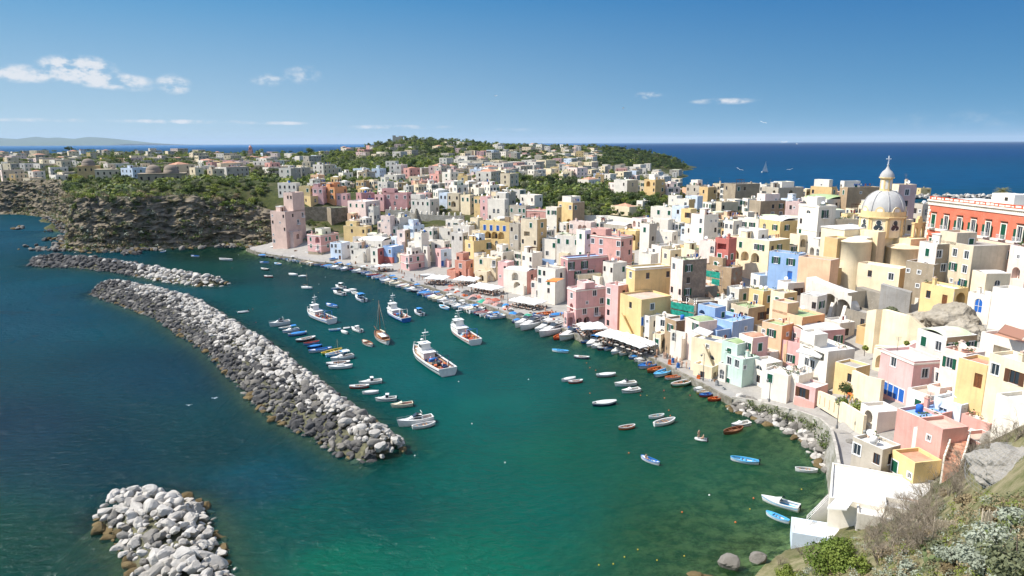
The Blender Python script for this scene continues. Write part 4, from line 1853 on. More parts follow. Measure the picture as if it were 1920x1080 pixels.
# the town, house by house (photo columns of left edge, near corner, right edge; roof line; height or base line)
BRICK=('bare brick',(.22,.11,.07),(.3,.17,.11),(.24,.21,.17),.35)
TUFA=('tufa blocks',(.16,.14,.11),(.26,.23,.18),(.12,.11,.08),.7)
T=[(507,539,572,397,467,'tower','s..d/d.s./....d/s..../w..A','.d.W/..W./..','w','tall pink tower house at the end of the quay by the cliff',dict(up=[(0,.62,.42,1.0,8.6,'tower','.dd/...','..','w')])),(576,603,635,441,478,'pink',
 'gA/gW',
 '.gg.g/.g..',
 'g',
 'pink house with one bright orange side wall on the quay',
 dict(c2='salmon',
 cor=2,
 plinth=('stone',
 2.0))),
 (644,
 686,
 697,
 425,
 8.5,
 'yellow',
 '.d.d/..',
 '',
 'w',
 'plain yellow house above the orange-sided pink house',
 {}),
 (652,
 685,
 713,
 378,
 11,
 'palepink',
 'ggg/.../AA.',
 '.a..',
 'w',
 'pale pink house with green shutters on arches over the rock',
 {}),
 (619,
 620,
 653,
 390,
 9,
 'stone',
 '',
 '',
 'g',
 'round grey stone bastion beside the terraced garden',
 dict(c2=TUFA,
 clut=False,
 cat='bastion',
 name='bastion')),
 (630,
 650,
 653,
 363,
 6.5,
 'pink',
 'rr/..',
 '',
 'w',
 'small pink house with two round-topped windows',
 {}),
 (605,
 627,
 651,
 351,
 9,
 'orange',
 'oo/oo',
 '..d/..',
 'r',
 'bright orange two storey house above the garden',
 {}),
 (586,
 605,
 607,
 351,
 9,
 'pink',
 'ww/..',
 '',
 'w',
 'pink house joined to the bright orange house',
 {}),
 (561,
 581,
 587,
 349,
 8,
 'olive',
 '.g/..',
 '',
 'm',
 'grey green house between the white block and the pink one',
 {}),
 (521,
 555,
 562,
 343,
 8,
 'white',
 'dddd/dddd',
 '.d',
 'y',
 'long white block of flats behind the pink tower',
 {}),
 (571,
 582,
 600,
 368,
 6,
 'yellow',
 'd.',
 '.r.',
 'w',
 'low yellow house behind the pink tower',
 {}),
 (668,
 677,
 703,
 362,
 9,
 'rose',
 'd/.',
 '..w./....',
 'w',
 'deep pink house with a white pergola above the green shutters',
 {}),
 (703,
 719,
 724,
 365,
 8,
 'pink',
 'dd/..',
 '',
 'w',
 'narrow pink house between two deep pink ones',
 {}),
 (717,
 763,
 773,
 362,
 9,
 'rose',
 '.w.w.w/..r..',
 '',
 'w',
 'broad deep pink house over the battlement wall',
 {}),
 (771,
 806,
 824,
 374,
 8,
 'white2',
 'gddg/....',
 '',
 'k',
 'shabby cream house behind the battlements and bushes',
 {}),
 (824,
 838,
 842,
 362,
 8,
 'paleblue',
 'dd/..',
 '',
 'w',
 'pale blue house right of the shabby cream one',
 {}),
 (840,
 860,
 865,
 363,
 9,
 'beige',
 'd.d/gA.',
 '',
 'k',
 'beige house with a dark arch above the bushes',
 {}),
 (864,
 881,
 889,
 366,
 10,
 'cream',
 'gg/A.',
 '',
 'm',
 'cream house with two green shutters over an arch',
 dict(c2='grey')),
 (889,
 904,
 906,
 369,
 11,
 'yellow',
 'gg/../A.',
 '',
 'w',
 'small yellow house squeezed between cream and pink',
 {}),
 (904,
 914,
 917,
 369,
 13,
 'pink',
 's/d/s',
 '',
 'w',
 'narrow shrimp pink house left of the tall white one',
 {}),
 (915,
 946,
 951,
 374,
 12,
 'white',
 '..../.rr./d..d',
 '',
 'w',
 'tall white house with two round-topped windows over the yellow one',
 {}),
 (930,
 948,
 958,
 362,
 7,
 'white2',
 'd.',
 '',
 'vw',
 'white vaulted house on the ridge below the gardens',
 {}),
 (946,
 957,
 966,
 360,
 7,
 'grey',
 'd',
 '',
 'y',
 'small grey house with a yellow roof on the ridge',
 {}),
 (976,
 1002,
 1018,
 366,
 8,
 'white',
 'd.d',
 '.d',
 'w',
 'white cube house standing highest before the garden trees',
 {}),
 (956,
 986,
 991,
 386,
 10,
 'grey',
 'g.gg/.gog',
 '',
 'k',
 'weathered grey house with rows of green shutters',
 {}),
 (988,
 1023,
 1026,
 394,
 8,
 'salmon',
 '..../..dd',
 '',
 'w',
 'salmon red house with a long white cornice',
 dict(cor=1)),
 (1024,
 1044,
 1048,
 389,
 13,
 'white',
 'go/.../s.s',
 '',
 't',
 'white house with big green shutters beside the ochre one',
 dict(c2='ochre')),
 (1047,
 1074,
 1097,
 380,
 12,
 'yellow',
 'w.w/.../.A',
 '',
 'w',
 'tall yellow house with a bare brown side in the gardens',
 dict(c2='brown',
 up=[(.2,
 .8,
 .1,
 .9,
 2.4,
 'white',
 '',
 '',
 'w')])),
 (1068,
 1108,
 1114,
 417,
 7,
 'palepink',
 'w.aa.',
 '',
 'k',
 'low pinkish house with two dark arches under the garden wall',
 {}),
 (900,
 955,
 961,
 417,
 16,
 'yellow',
 '.b.b.b.b./..A.A.A../..d.r...',
 '',
 'g',
 'large yellow house with blue shutters above arched loggias',
 dict(up=[(.05,
 .2,
 .3,
 .6,
 2,
 'brown',
 '',
 '',
 'k')])),
 (872,
 888,
 921,
 452,
 12,
 'yellow',
 'w/d',
 '...G/..A.A',
 'y',
 'golden yellow house with a long balcony and terrace hut',
 dict(up=[(.1,
 .5,
 .35,
 .7,
 2.4,
 'paleblue',
 'b',
 'd.',
 'w')])),
 (977,
 1007,
 1026,
 412,
 20,
 'beige',
 '..g./.K../d..d/.w../..d.',
 '',
 'k',
 'tall weathered beige house with an ochre side wall',
 dict(c2='ochre')),
 (956,
 972,
 978,
 420,
 16,
 'grey',
 'd./.w/s.',
 '',
 'k',
 'narrow crumbling grey house left of the tall beige one',
 {}),
 (1044,
 1085,
 1089,
 443,
 14,
 'white2',
 'g.g.g/...../..d.n',
 '',
 'm',
 'greyish house with three green shutters and a pale green roof',
 {}),
 (1085,
 1097,
 1110,
 432,
 18,
 'white',
 'g/./g/.',
 '',
 'w',
 'tall narrow bluish white house beside the salmon building',
 dict(c2='paleblue')),
 (1017,
 1042,
 1047,
 449,
 12,
 'white',
 '...g/.w../..d',
 '',
 'k',
 'white house with a rusty ledge left of the pale green roof',
 {}),
 (1108,
 1164,
 1187,
 445,
 16,
 'salmon',
 'w.w...w/..w...w/...w...',
 'd.d/.d',
 'k',
 'big salmon pink building with white framed windows',
 dict(cor=2)),
 (1052,
 1065,
 1139,
 484,
 14,
 'rose',
 'r/d/.',
 'G.G..d/.G.G../......',
 'b',
 'dark rose building with white trim and blue roof terrace',
 dict(cor=1)),
 (944,
 988,
 1007,
 509,
 552,
 'white',
 '..A.A/...A.A',
 '.d./...',
 'vw',
 'white house with four arched loggias and brick side',
 dict(c2='salmon',
 stair=(1,
 .45,
 .95,
 .2,
 3.0))),
 (935,
 951,
 959,
 492,
 9,
 'pink',
 '.d/s.',
 '',
 'w',
 'small pink house behind the white arched loggias',
 {}),
 (890,
 930,
 938,
 485,
 526,
 'cream',
 '.g..W/....../.A..a',
 '',
 'w',
 'cream yellow house with outside stairs behind the parasols',
 dict(stair=(1,
 .95,
 .5,
 .2,
 4.2))),
 (853,
 874,
 888,
 489,
 524,
 'terra',
 '.w./.d.',
 '.d',
 'r',
 'terracotta house with a rounded terrace above its stairs',
 dict(stair=(2,
 .9,
 .1,
 .2,
 4),
 up=[(.4,
 1,
 .2,
 1,
 2.6,
 'terra',
 'd.',
 '',
 'r')])),
 (838,
 860,
 874,
 508,
 523,
 'terra',
 '.D.',
 '',
 'r',
 'low terracotta terrace block in front of the rounded one',
 dict(stair=(1,
 .2,
 .9,
 .1,
 2.4),
 clut=False)),
 (821,
 827,
 850,
 468,
 502,
 'pink',
 'd/.',
 '.w../B..w',
 'w',
 'pale blue house with one pink side near the terracotta steps',
 dict(c2='paleblue',
 stair=(2,
 .95,
 .3,
 .2,
 3))),
 (751,
 768,
 806,
 478,
 508,
 'pink',
 '.W/.g',
 'w.g..g/..d..',
 'w',
 'pink two storey house with white bands standing forward on the quay',
 dict(cor=2,
 up=[(.3,
 .9,
 .25,
 .75,
 2.3,
 'white',
 'd',
 'dd.',
 'w')])),
 (718,
 736,
 757,
 463,
 494,
 'blue',
 '.w/d.',
 '..s/...',
 'w',
 'bright blue house on a red-brown ground floor',
 dict(plinth=('red',
 3.4),
 stair=(2,
 .9,
 .15,
 .1,
 4))),
 (671,
 716,
 737,
 452,
 8,
 'white',
 '..s.d/..',
 '',
 'vw',
 'long white vaulted house behind the blue one',
 {}),
 (665,
 679,
 683,
 453,
 8,
 'peach',
 's/.',
 '',
 'w',
 'small peach coloured house beside the long white vault',
 {}),
 (619,
 641,
 657,
 456,
 487,
 'paleblue',
 'dw./.ww/..D',
 '.d',
 'w',
 'pale blue white house right of the orange-sided pink house',
 {}),
 (657,
 688,
 700,
 467,
 492,
 'white',
 'd..s/.D..',
 '',
 'w',
 'low white house with sloping stairs near the quay',
 dict(stair=(1,
 .3,
 .9,
 0,
 4))),
 (698,
 709,
 719,
 466,
 496,
 'white',
 'g/d',
 'd',
 'w',
 'narrow white house with a red brown flank by the blue house',
 dict(c2='red')),
 (745,
 759,
 764,
 432,
 12,
 'palepink',
 'w/s/.',
 '',
 'w',
 'pale pink tower-like house above the blue one',
 dict(c2='brown')),
 (714,
 731,
 736,
 405,
 13,
 'palepink',
 's.s/.s./d..',
 '',
 'm',
 'pale pink house directly under the battlement wall',
 {}),
 (733,
 749,
 771,
 408,
 11,
 'white2',
 'sdd/.d.',
 '..s/...',
 'm',
 'white house with a blank side wall under the battlements',
 {}),
 (757,
 775,
 796,
 424,
 8,
 'paleblue',
 '.K',
 '...',
 't',
 'pale blue house with a wide window below the stone cone',
 {}),
 (777,
 790,
 803,
 437,
 14,
 'white',
 '.s/../d',
 '.A/../.d',
 'w',
 'white house with a tall arched loggia in the middle of the huddle',
 {}),
 (796,
 811,
 819,
 428,
 8,
 'white2',
 'dg',
 '',
 'w',
 'small white house with a dark doorway behind the arched loggia',
 {}),
 (808,
 833,
 842,
 453,
 9,
 'white',
 '.d.K',
 '',
 'k',
 'white house with a shaded roof terrace behind the pale blue one',
 {}),
 (846,
 867,
 874,
 437,
 14,
 'white2',
 'd.d/.../..s',
 '',
 'w',
 'tall blank whitewashed house left of the golden yellow one',
 {}),
 (823,
 845,
 850,
 428,
 7,
 'white',
 '..d',
 '',
 't',
 'white house with potted plants on its roof terrace',
 {}),
 (850,
 880,
 890,
 424,
 8,
 'white2',
 '.w..',
 '',
 'w',
 'broad whitewashed house with one wide window',
 {}),
 (836,
 860,
 870,
 413,
 6,
 'white',
 '...',
 '',
 'w',
 'low white house just under the end of the battlements',
 {}),
 (882,
 896,
 901,
 409,
 6,
 'cream',
 'ss.',
 '',
 'w',
 'small cream house with two tiny windows below the bushes',
 {}),
 (700,
 716,
 722,
 440,
 9,
 'white',
 '.d/d.',
 '',
 'w',
 'white house stepping down beside the long vaulted one',
 {}),
 (765,
 782,
 790,
 455,
 8,
 'white',
 'd./.s',
 '',
 'dw',
 'white domed house above the forward pink house',
 {}),
 (1008,
 1041,
 1063,
 505,
 572,
 'white',
 'gd../w.g./..d./.',
 '.d./..',
 'k',
 'tall white house under an orange awning left of the rose building',
 {}),
 (996,
 1029,
 1042,
 531,
 561,
 'palepink',
 'w..w./.W.d',
 '',
 'm',
 'low pinkish house with potted balcony behind the big parasols',
 {}),
 (1016,
 1039,
 1045,
 487,
 5,
 'blue',
 '',
 '',
 'w',
 'bright blue terrace wall left of the rose building',
 dict(clut=False)),
 (979,
 998,
 1017,
 475,
 10,
 'white',
 'w.d/..w',
 '',
 'w',
 'white house between the tall beige house and the blue terrace',
 {}),
 (1064,
 1079,
 1136,
 543,
 613,
 'pink',
 'w/a/a',
 '..w./.s.w/.w.W./aa.a',
 'w',
 'pink three storey house with arches at the water front',
 dict(cor=2,
 up=[(.0,
 .95,
 .3,
 .62,
 1.6,
 'pink',
 '',
 '',
 'w')])),
 (1136,
 1157,
 1178,
 536,
 621,
 'pink',
 'w./g./d./d.',
 '',
 'w',
 'narrow pink and brown house beside the tall yellow one',
 dict(c2='salmon')),
 (1175,
 1191,
 1258,
 503,
 17,
 'yellow',
 'w/./d/.',
 '..d...d/......./...oo../.',
 'w',
 'tall plain yellow house with white cornice in the middle of the front',
 dict(cor=1)),
 (1163,
 1200,
 1260,
 562,
 648,
 'yellow',
 '.d./...',
 '..w..../b....../.B.....',
 't',
 'yellow terraced house with outside stairs and potted plants',
 dict(stair=(1,
 .95,
 .25,
 .2,
 6.5),
 clut=False)),
 (1131,
 1150,
 1176,
 494,
 10,
 'white2',
 'd.d/..',
 '.g/..',
 'k',
 'greyish white house behind the narrow pink and brown one',
 {}),
 (1103,
 1125,
 1141,
 519,
 6,
 'white',
 '.d.',
 '',
 'm',
 'low white house with green roof below the rose building',
 {}),
 (1259,
 1281,
 1326,
 488,
 19,
 'palepink',
 'w./../d.d/ss/..',
 '',
 'm',
 'tall pale pink house with an unplastered brown side',
 dict(c2=('bare tufa',
 (.26,
 .2,
 .15),
 (.33,
 .26,
 .2),
 (.2,
 .16,
 .13),
 .5))),
 (1320,
 1372,
 1393,
 503,
 9,
 'brown',
 '..d.K',
 '',
 'k',
 'unfinished brick house behind the upper green scaffold net',
 dict(matover=None,
 c2=BRICK)),
 (1303,
 1321,
 1346,
 538,
 9,
 'peach',
 'd',
 '.',
 'k',
 'unfinished house with an open stair beside the lower scaffold',
 dict(c2='concrete',
 stair=(2,
 .95,
 .1,
 3,
 7))),
 (1300,
 1306,
 1347,
 566,
 9,
 'concrete',
 '',
 '.d../K...',
 'k',
 'half built concrete and brick shell behind the lower net',
 dict(c2=BRICK,
 clut=False)),
 (1365,
 1386,
 1405,
 542,
 8,
 'white2',
 '..',
 '',
 'w',
 'rough grey-white house right of the brick shell',
 dict(c2='beige')),
 (1370,
 1404,
 1435,
 578,
 7,
 'beige',
 'g.dd',
 '..n',
 'g',
 'beige house with green roofs above the blue vault',
 dict(c2='brown')),
 (1350,
 1364,
 1374,
 564,
 8,
 'white',
 '.s/..',
 '',
 'w',
 'small white house left of the beige house with green roofs',
 {}),
 (1308,
 1374,
 1414,
 604,
 8,
 'blue',
 '...',
 '..s.',
 'b',
 'long sky blue house with a roof terrace',
 {}),
 (1318,
 1345,
 1376,
 620,
 7,
 'blue',
 '.d',
 '.d.',
 'vb',
 'sky blue vaulted house with a white awning',
 {}),
 (1285,
 1307,
 1345,
 604,
 682,
 'palepink',
 '.o/../.w/..',
 '',
 'vg',
 'pinkish white house with a mossy vaulted roof by the quay',
 {}),
 (1262,
 1283,
 1291,
 624,
 673,
 'white',
 'r./../.A',
 '',
 'w',
 'white house with a deep arched doorway on the quay',
 dict(stair=(1,
 .5,
 .98,
 .1,
 5))),
 (1198,
 1216,
 1229,
 593,
 650,
 'white',
 's.s/.w./..d',
 '',
 'b',
 'white house with blue terrace beside the yellow stairs',
 {}),
 (1229,
 1254,
 1262,
 598,
 656,
 'white',
 '.w./.r./.d.',
 '',
 'k',
 'bright white three storey house on the lane',
 {}),
 (1254,
 1268,
 1292,
 602,
 9,
 'brown',
 '..',
 'K.',
 'k',
 'broken brown house with a caved-in roof',
 dict(c2='dkbrown')),
 (1297,
 1354,
 1362,
 644,
 706,
 'cream',
 '..s../..h./.../A..A.',
 '',
 'w',
 'cream house with big arches and a diagonal outside stair',
 dict(stair=(1,
 .85,
 .45,
 .1,
 6))),
 (1357,
 1390,
 1424,
 674,
 727,
 'mint',
 '.w.w./...../.gg..',
 's..d/....',
 'w',
 'mint green house on the lane with green ground floor doors',
 {}),
 (1357,
 1383,
 1399,
 646,
 8,
 'mint',
 '.g.',
 '',
 'vg',
 'mint green house with a grass green vaulted roof',
 {}),
 (1388,
 1412,
 1440,
 634,
 9,
 'white',
 'g.o./.o..',
 '.g./...',
 'vr',
 'white and pink house with a red vaulted roof',
 dict(c2='pink')),
 (1448,
 1505,
 1547,
 595,
 10,
 'peach',
 '.s.../.w...',
 '',
 'g',
 'large peach and orange house with a green roof',
 dict(c2='orange')),
 (1429,
 1467,
 1480,
 611,
 9,
 'peach',
 's.oo./....',
 '',
 'g',
 'lower peach house with green roof and dark shutters',
 dict(c2='orange',
 stair=(2,
 .9,
 .1,
 1,
 5))),
 (1478,
 1512,
 1585,
 622,
 8,
 'pink',
 '.w../...',
 '',
 'vw',
 'long pink house under a white vaulted roof',
 dict(c2='rose')),
 (1455,
 1500,
 1505,
 645,
 693,
 'pink',
 '....../...o../.s....',
 '',
 't',
 'tall blank pink house front below the white vault',
 {}),
 (1500,
 1546,
 1603,
 659,
 736,
 'white',
 '.K.K./.ww../...../..A.',
 '...../..s../',
 'w',
 'white house with a shaded loggia of blue cushions',
 dict(c2='white2')),
 (1417,
 1434,
 1453,
 682,
 730,
 'white',
 '.h./.d.',
 '',
 'w',
 'small white house with a fan window above the lane',
 {}),
 (1430,
 1474,
 1481,
 705,
 757,
 'white',
 '.gg../...../.s...',
 '',
 'w',
 'long white house with paired green shutters over the sea wall',
 {}),
 (1480,
 1494,
 1501,
 704,
 756,
 'white',
 '.s./..',
 '',
 'w',
 'narrow white house beside the pink kiosk',
 {}),
 (1497,
 1526,
 1533,
 728,
 766,
 'pink',
 '.nr./....',
 '',
 'w',
 'little pink house with a brick ground floor on the lane',
 dict(plinth=('salmon',
 2.2),
 clut=False)),
 (1652,
 1704,
 1769,
 678,
 763,
 'pink',
 'w.w.../....../.bbbb.',
 '..w..w/......',
 'w',
 'big pale pink house with blue shutters above the curving steps',
 dict(cor=1)),
 (1767,
 1812,
 1832,
 664,
 9,
 'palepink',
 '.o.s/....',
 '',
 'r',
 'pale pink house with a slatted pergola below the boulder',
 {}),
 (1856,
 1950,
 1990,
 690,
 11,
 'cream',
 '.w...n..../..........',
 '',
 'w',
 'large plain yellow house at the right edge',
 dict(Y=88,
 matover=None)),
 (1825,
 1852,
 1858,
 685,
 9,
 'yellow',
 '.D/..',
 '',
 'r',
 'small yellow block with an open brown door at the right',
 dict(Y=96,
 clut=False)),
 (1840,
 1925,
 1960,
 645,
 7,
 'white',
 'b..K...',
 '',
 'r',
 'white terrace house with a bright blue window at right',
 dict(Y=104,
 clut=False)),
 (1816,
 1859,
 1868,
 555,
 9,
 'white',
 '.R./...',
 '',
 'w',
 'white house with a blue arched door over the grey boulder',
 dict(Y=133)),
 (1862,
 1938,
 1960,
 552,
 14,
 'white',
 '....',
 '',
 'w',
 'high rough whitewashed wall of a house at the right edge',
 dict(Y=124,
 clut=False)),
 (1895,
 1930,
 1960,
 465,
 20,
 'palepink',
 '.s./.a./...',
 '',
 'w',
 'tall cream tower house cut by the right edge',
 dict(Y=140)),
 (1828,
 1850,
 1896,
 513,
 10,
 'cream',
 '.A',
 '.r.',
 'vw',
 'cream house with a rounded gable near the right edge',
 dict(Y=138)),
 (1762,
 1826,
 1903,
 461,
 14,
 'beige',
 '....',
 '.....g/....',
 'k',
 'long beige house with a flat grey roof before the red palace',
 dict(Y=144,
 c2='beige')),
 (1725,
 1758,
 1802,
 458,
 20,
 'white2',
 '.g./.w./ww.',
 'w..w/.w..',
 'w',
 'tall stained grey house right of the church',
 dict(Y=150,
 c2='stone')),
 (1700,
 1752,
 1760,
 496,
 10,
 'stone',
 's.s.w/..s.w',
 '',
 't',
 'low stained stone house joined to the tall grey one',
 dict(Y=149)),
 (1728,
 1790,
 1816,
 542,
 9,
 'yellow',
 '.d..D./.....',
 '.A.',
 'w',
 'mustard yellow house under the stained grey ones',
 dict(Y=139)),
 (1609,
 1688,
 1699,
 504,
 6,
 'cream',
 '..d...w.',
 '',
 'w',
 'low cream annex with two windows in front of the church',
 dict(c2='ochre',
 clut=False)),
 (1504,
 1533,
 1539,
 556,
 9,
 'white2',
 '..d/...',
 '',
 'vw',
 'white vaulted house beside the tall blind arches',
 {}),
 (1443,
 1498,
 1501,
 477,
 12,
 'blue',
 '.o..o./w...B.',
 '',
 'k',
 'clear blue house with white-curtained windows',
 {}),
 (1498,
 1558,
 1566,
 488,
 11,
 'peach',
 '......',
 '',
 'k',
 'peach wall of a long low house with a grey terrace',
 dict(clut=False)),
 (1367,
 1443,
 1482,
 452,
 12,
 'cream',
 '..g..wo./.A.A.A..',
 '',
 'w',
 'wide cream house with three big blind arches',
 dict(c2='olive')),
 (1425,
 1464,
 1498,
 415,
 10,
 'yellow',
 '.r..o./.....',
 '.o../..d.',
 'vw',
 'yellow house with green shutters under a white vault',
 {}),
 (1384,
 1423,
 1428,
 411,
 8,
 'white',
 '.o.o./...',
 '',
 'm',
 'white house with open green shutters joined to the yellow one',
 {}),
 (1499,
 1528,
 1569,
 386,
 478,
 'white',
 '.h./d../g../.h.',
 '.G../..../.n../.n..',
 'w',
 'tall bluish white house left of the church dome',
 dict(cor=2)),
 (1565,
 1569,
 1613,
 411,
 10,
 'beige',
 '',
 '..g./....',
 'm',
 'beige house with one green shutter left of the drum',
 {}),
 (1406,
 1427,
 1474,
 377,
 9,
 'stone',
 '...',
 '....',
 'w',
 'brown blind-walled house with a white box on its roof',
 dict(up=[(.1,
 .8,
 .2,
 .8,
 2.6,
 'palepink',
 's',
 '.s',
 'm')],
 c2='brown')),
 (1474,
 1500,
 1506,
 379,
 8,
 'mauve',
 '.ds.',
 '',
 'k',
 'faded mauve house right of the brown blind walls',
 {}),
 (1576,
 1590,
 1651,
 351,
 12,
 'brown',
 '',
 '..s...',
 'k',
 'big blank brown building on the skyline left of the lantern',
 dict(c2='brown')),
 (1521,
 1560,
 1567,
 351,
 10,
 'ochre',
 'd..K/.a..',
 '',
 't',
 'ochre house with a white upper floor on the skyline',
 dict(up=[(.2,
 .9,
 .2,
 .9,
 3,
 'white',
 's',
 '',
 'w')])),
 (1430,
 1460,
 1508,
 352,
 8,
 'grey',
 '.a',
 '..a..',
 'k',
 'long low grey house on the skyline',
 {}),
 (1358,
 1380,
 1426,
 345,
 10,
 'stone',
 'd./..',
 'gd../....',
 'k',
 'rough grey stone house on the skyline by the sea',
 {}),
 (1503,
 1551,
 1600,
 374,
 7,
 'white2',
 '...',
 '.d..',
 'vg',
 'white house with a grass green vault left of the dome',
 {}),
 (1672,
 1686,
 1720,
 346,
 16,
 'cream',
 'sss',
 '....',
 't',
 'tall blank mauve wall behind the church lantern',
 dict(c2='mauve',
 cat='house')),
 (1720,
 1727,
 1747,
 353,
 9,
 'yellow',
 'd',
 '.K',
 'k',
 'yellow house with a dark terrace right of the mauve wall',
 {}),
 (1221,
 1260,
 1264,
 389,
 8,
 'white',
 '.g.g/....',
 '',
 'm',
 'white house with green roof and two green shutters',
 {}),
 (1261,
 1283,
 1286,
 387,
 9,
 'paleblue',
 '...',
 '',
 'w',
 'pale blue blank house front right of the two shutters',
 {}),
 (1283,
 1295,
 1299,
 392,
 9,
 'yellow',
 '.n',
 '',
 'w',
 'narrow yellow house amid white ones',
 {}),
 (1214,
 1253,
 1258,
 412,
 7,
 'white',
 'a.a.a',
 '',
 't',
 'white arcade terrace of three open arches',
 dict(clut=False)),
 (1206,
 1218,
 1225,
 420,
 12,
 'white',
 'g/.',
 '',
 'w',
 'slim white tower house with one green shutter',
 dict(c2='grey')),
 (1224,
 1261,
 1266,
 435,
 8,
 'white',
 '...s.',
 '',
 'w',
 'broad white blank house below the arcade',
 {}),
 (1297,
 1321,
 1348,
 403,
 14,
 'white',
 '.w/.g/..',
 '.ss/..d/...',
 'r',
 'tall white house with a red roof terrace amid white ones',
 {}),
 (1361,
 1376,
 1387,
 414,
 9,
 'white',
 'ww',
 'w',
 'g',
 'small white house with three windows in a row',
 {}),
 (1254,
 1269,
 1276,
 367,
 6,
 'white',
 '...',
 '',
 'w',
 'white cube by the gardens on the ridge',
 {}),
 (1268,
 1292,
 1303,
 374,
 6,
 'white',
 '....',
 '',
 'w',
 'white house with an ochre side on the ridge',
 dict(c2='ochre')),
 (1286,
 1308,
 1316,
 368,
 6,
 'paleblue',
 '..',
 '',
 'r',
 'pale house with a flat red tiled roof on the ridge',
 {}),
 (1344,
 1353,
 1385,
 379,
 6,
 'beige',
 '',
 'd...',
 'w',
 'beige house with one dark window on the ridge',
 {}),
 (1312,
 1328,
 1344,
 351,
 8,
 'ochre',
 '.d.',
 '..d',
 'w',
 'ochre yellow house on the skyline above white roofs',
 {}),
 (1288,
 1312,
 1331,
 348,
 7,
 'grey',
 'd.d.',
 '',
 'r',
 'grey stone house with a red roof left of the ochre one',
 {}),
 (1209,
 1229,
 1248,
 337,
 10,
 'ochre',
 '.A.d/...d',
 '',
 'w',
 'orange ochre house with an arch beyond the gardens',
 {}),
 (1152,
 1176,
 1198,
 338,
 9,
 'white2',
 '.d/..',
 '.r./...',
 'm',
 'whitish house with a tall arched window beyond the gardens',
 dict(c2='beige')),
 (1312,
 1341,
 1346,
 453,
 14,
 'palepink',
 '..r/.../.ww',
 '',
 'w',
 'pinkish white house left of the red one',
 {}),
 (1342,
 1367,
 1373,
 448,
 15,
 'red',
 '.K./.ggs/.../.A.',
 '',
 'k',
 'crimson red house with green shutters and a sunroof',
 {}),
 (1222,
 1240,
 1276,
 462,
 9,
 'white',
 'w.',
 '..',
 'k',
 'white house with a cracked grey terrace in the middle',
 dict(c2='cream')),
 (1240,
 1257,
 1281,
 469,
 8,
 'cream',
 '..',
 '.d.',
 'w',
 'cream house in front of the cracked grey terrace',
 {}),
 (1278,
 1303,
 1333,
 469,
 8,
 'cream',
 '.s.',
 '',
 'g',
 'cream house with a weedy green roof terrace',
 dict(c2='beige')),
 (1198,
 1221,
 1228,
 477,
 9,
 'white',
 'w..w/...',
 '',
 'w',
 'white house above the tall plain yellow one',
 {}),
 (1158,
 1192,
 1206,
 433,
 7,
 'yellow',
 '.a.a',
 '',
 'w',
 'yellow house with two low arches behind the salmon building',
 {}),
 (1133,
 1172,
 1190,
 423,
 5,
 'grey',
 '.d.',
 '',
 'vw',
 'grey vaulted house under the long white garden wall',
 {}),
 (1195,
 1205,
 1220,
 377,
 5,
 'white',
 'K',
 '.',
 'w',
 'white summer house among the garden trees',
 {}),
 (1146,
 1180,
 1200,
 388,
 4,
 'cream',
 '.d..',
 '',
 'pr',
 'low house with an orange tiled roof among the garden trees',
 dict(clut=False)),
 (1405,
 1432,
 1451,
 546,
 8,
 'yellow',
 '.w./...',
 '',
 'g',
 'yellow house with a mossy terrace left of the peach wall',
 dict(c2='ochre')),
 (1450,
 1471,
 1488,
 550,
 10,
 'cream',
 '.g./...',
 '',
 'k',
 'cream house with one green shutter and an ochre side',
 dict(c2='ochre')),
 (1411,
 1425,
 1462,
 517,
 7,
 'white',
 'w',
 '..d',
 'b',
 'white house with a blue terrace floor',
 {}),
 (1462,
 1478,
 1510,
 531,
 7,
 'white',
 '.',
 '..n.',
 'w',
 'white house with a dark glazed porch under the orange box',
 {}),
 (1482,
 1508,
 1526,
 500,
 9,
 'peach',
 '.w/..',
 '.w',
 'g',
 'small orange box house with a green roof',
 dict(c2='orange',  # one orange plaster: sunlit front painted paler peach, shaded side painted deeper
 clut=False)),
 (1445,
 1479,
 1487,
 509,
 6,
 'white',
 'w..B',
 '',
 'w',
 'low white house below the clear blue one',
 {}),
 (1560,
 1571,
 1580,
 447,
 13,
 'ochre',
 '..',
 '',
 'w',
 'narrow ochre buttressed house touching the church',
 dict(clut=False)),
 (1541,
 1551,
 1574,
 503,
 7,
 'beige',
 '.',
 's.',
 'w',
 'small beige house at the foot of the church apse',
 dict(c2='ochre')),
 (1697,
 1727,
 1746,
 784,
 8,
 'salmon',
 'g..g/....',
 '',
 'b',
 'salmon house with green shutters and a pale blue roof',
 dict(Y=95)),
 (1731,
 1766,
 1776,
 776,
 9,
 'salmon',
 'g.../....',
 '',
 'b',
 'upper salmon house with a pale blue roof edged in tile',
 dict(Y=97)),
 (1717,
 1760,
 1790,
 823,
 7,
 'white',
 '..wg/....',
 '',
 'b',
 'white house with bright green shutter and pale sloping roofs',
 dict(Y=89,
 clut=False)),
 (1772,
 1803,
 1810,
 760,
 10,
 'paleblue',
 'ww.w/....',
 '',
 'w',
 'icy blue house with tall windows near the right edge',
 dict(Y=97)),
 (1752,
 1789,
 1800,
 736,
 7,
 'white',
 '.w..',
 '',
 't',
 'stacked white house with a brown canopy at right',
 dict(Y=104)),
 (1728,
 1746,
 1755,
 743,
 4.5,
 'white',
 '.g.',
 'g',
 't',
 'tiny white house with bright green door',
 dict(Y=103,
 clut=False)),
 (1780,
 1822,
 1832,
 713,
 6,
 'white',
 'dw..',
 '',
 'r',
 'white house with red tiled terrace edges at right',
 dict(Y=107)),
 (1832,
 1857,
 1864,
 795,
 8,
 'salmon',
 '.s./...',
 '',
 'w',
 'terracotta red house with a small barred window at right',
 dict(Y=92)),
 (1868,
 1950,
 1990,
 768,
 6,
 'white',
 '......',
 '',
 'w',
 'wide white terrace building by the bare shrubs at right',
 dict(Y=80,
 clut=False)),
 (1689,
 1716,
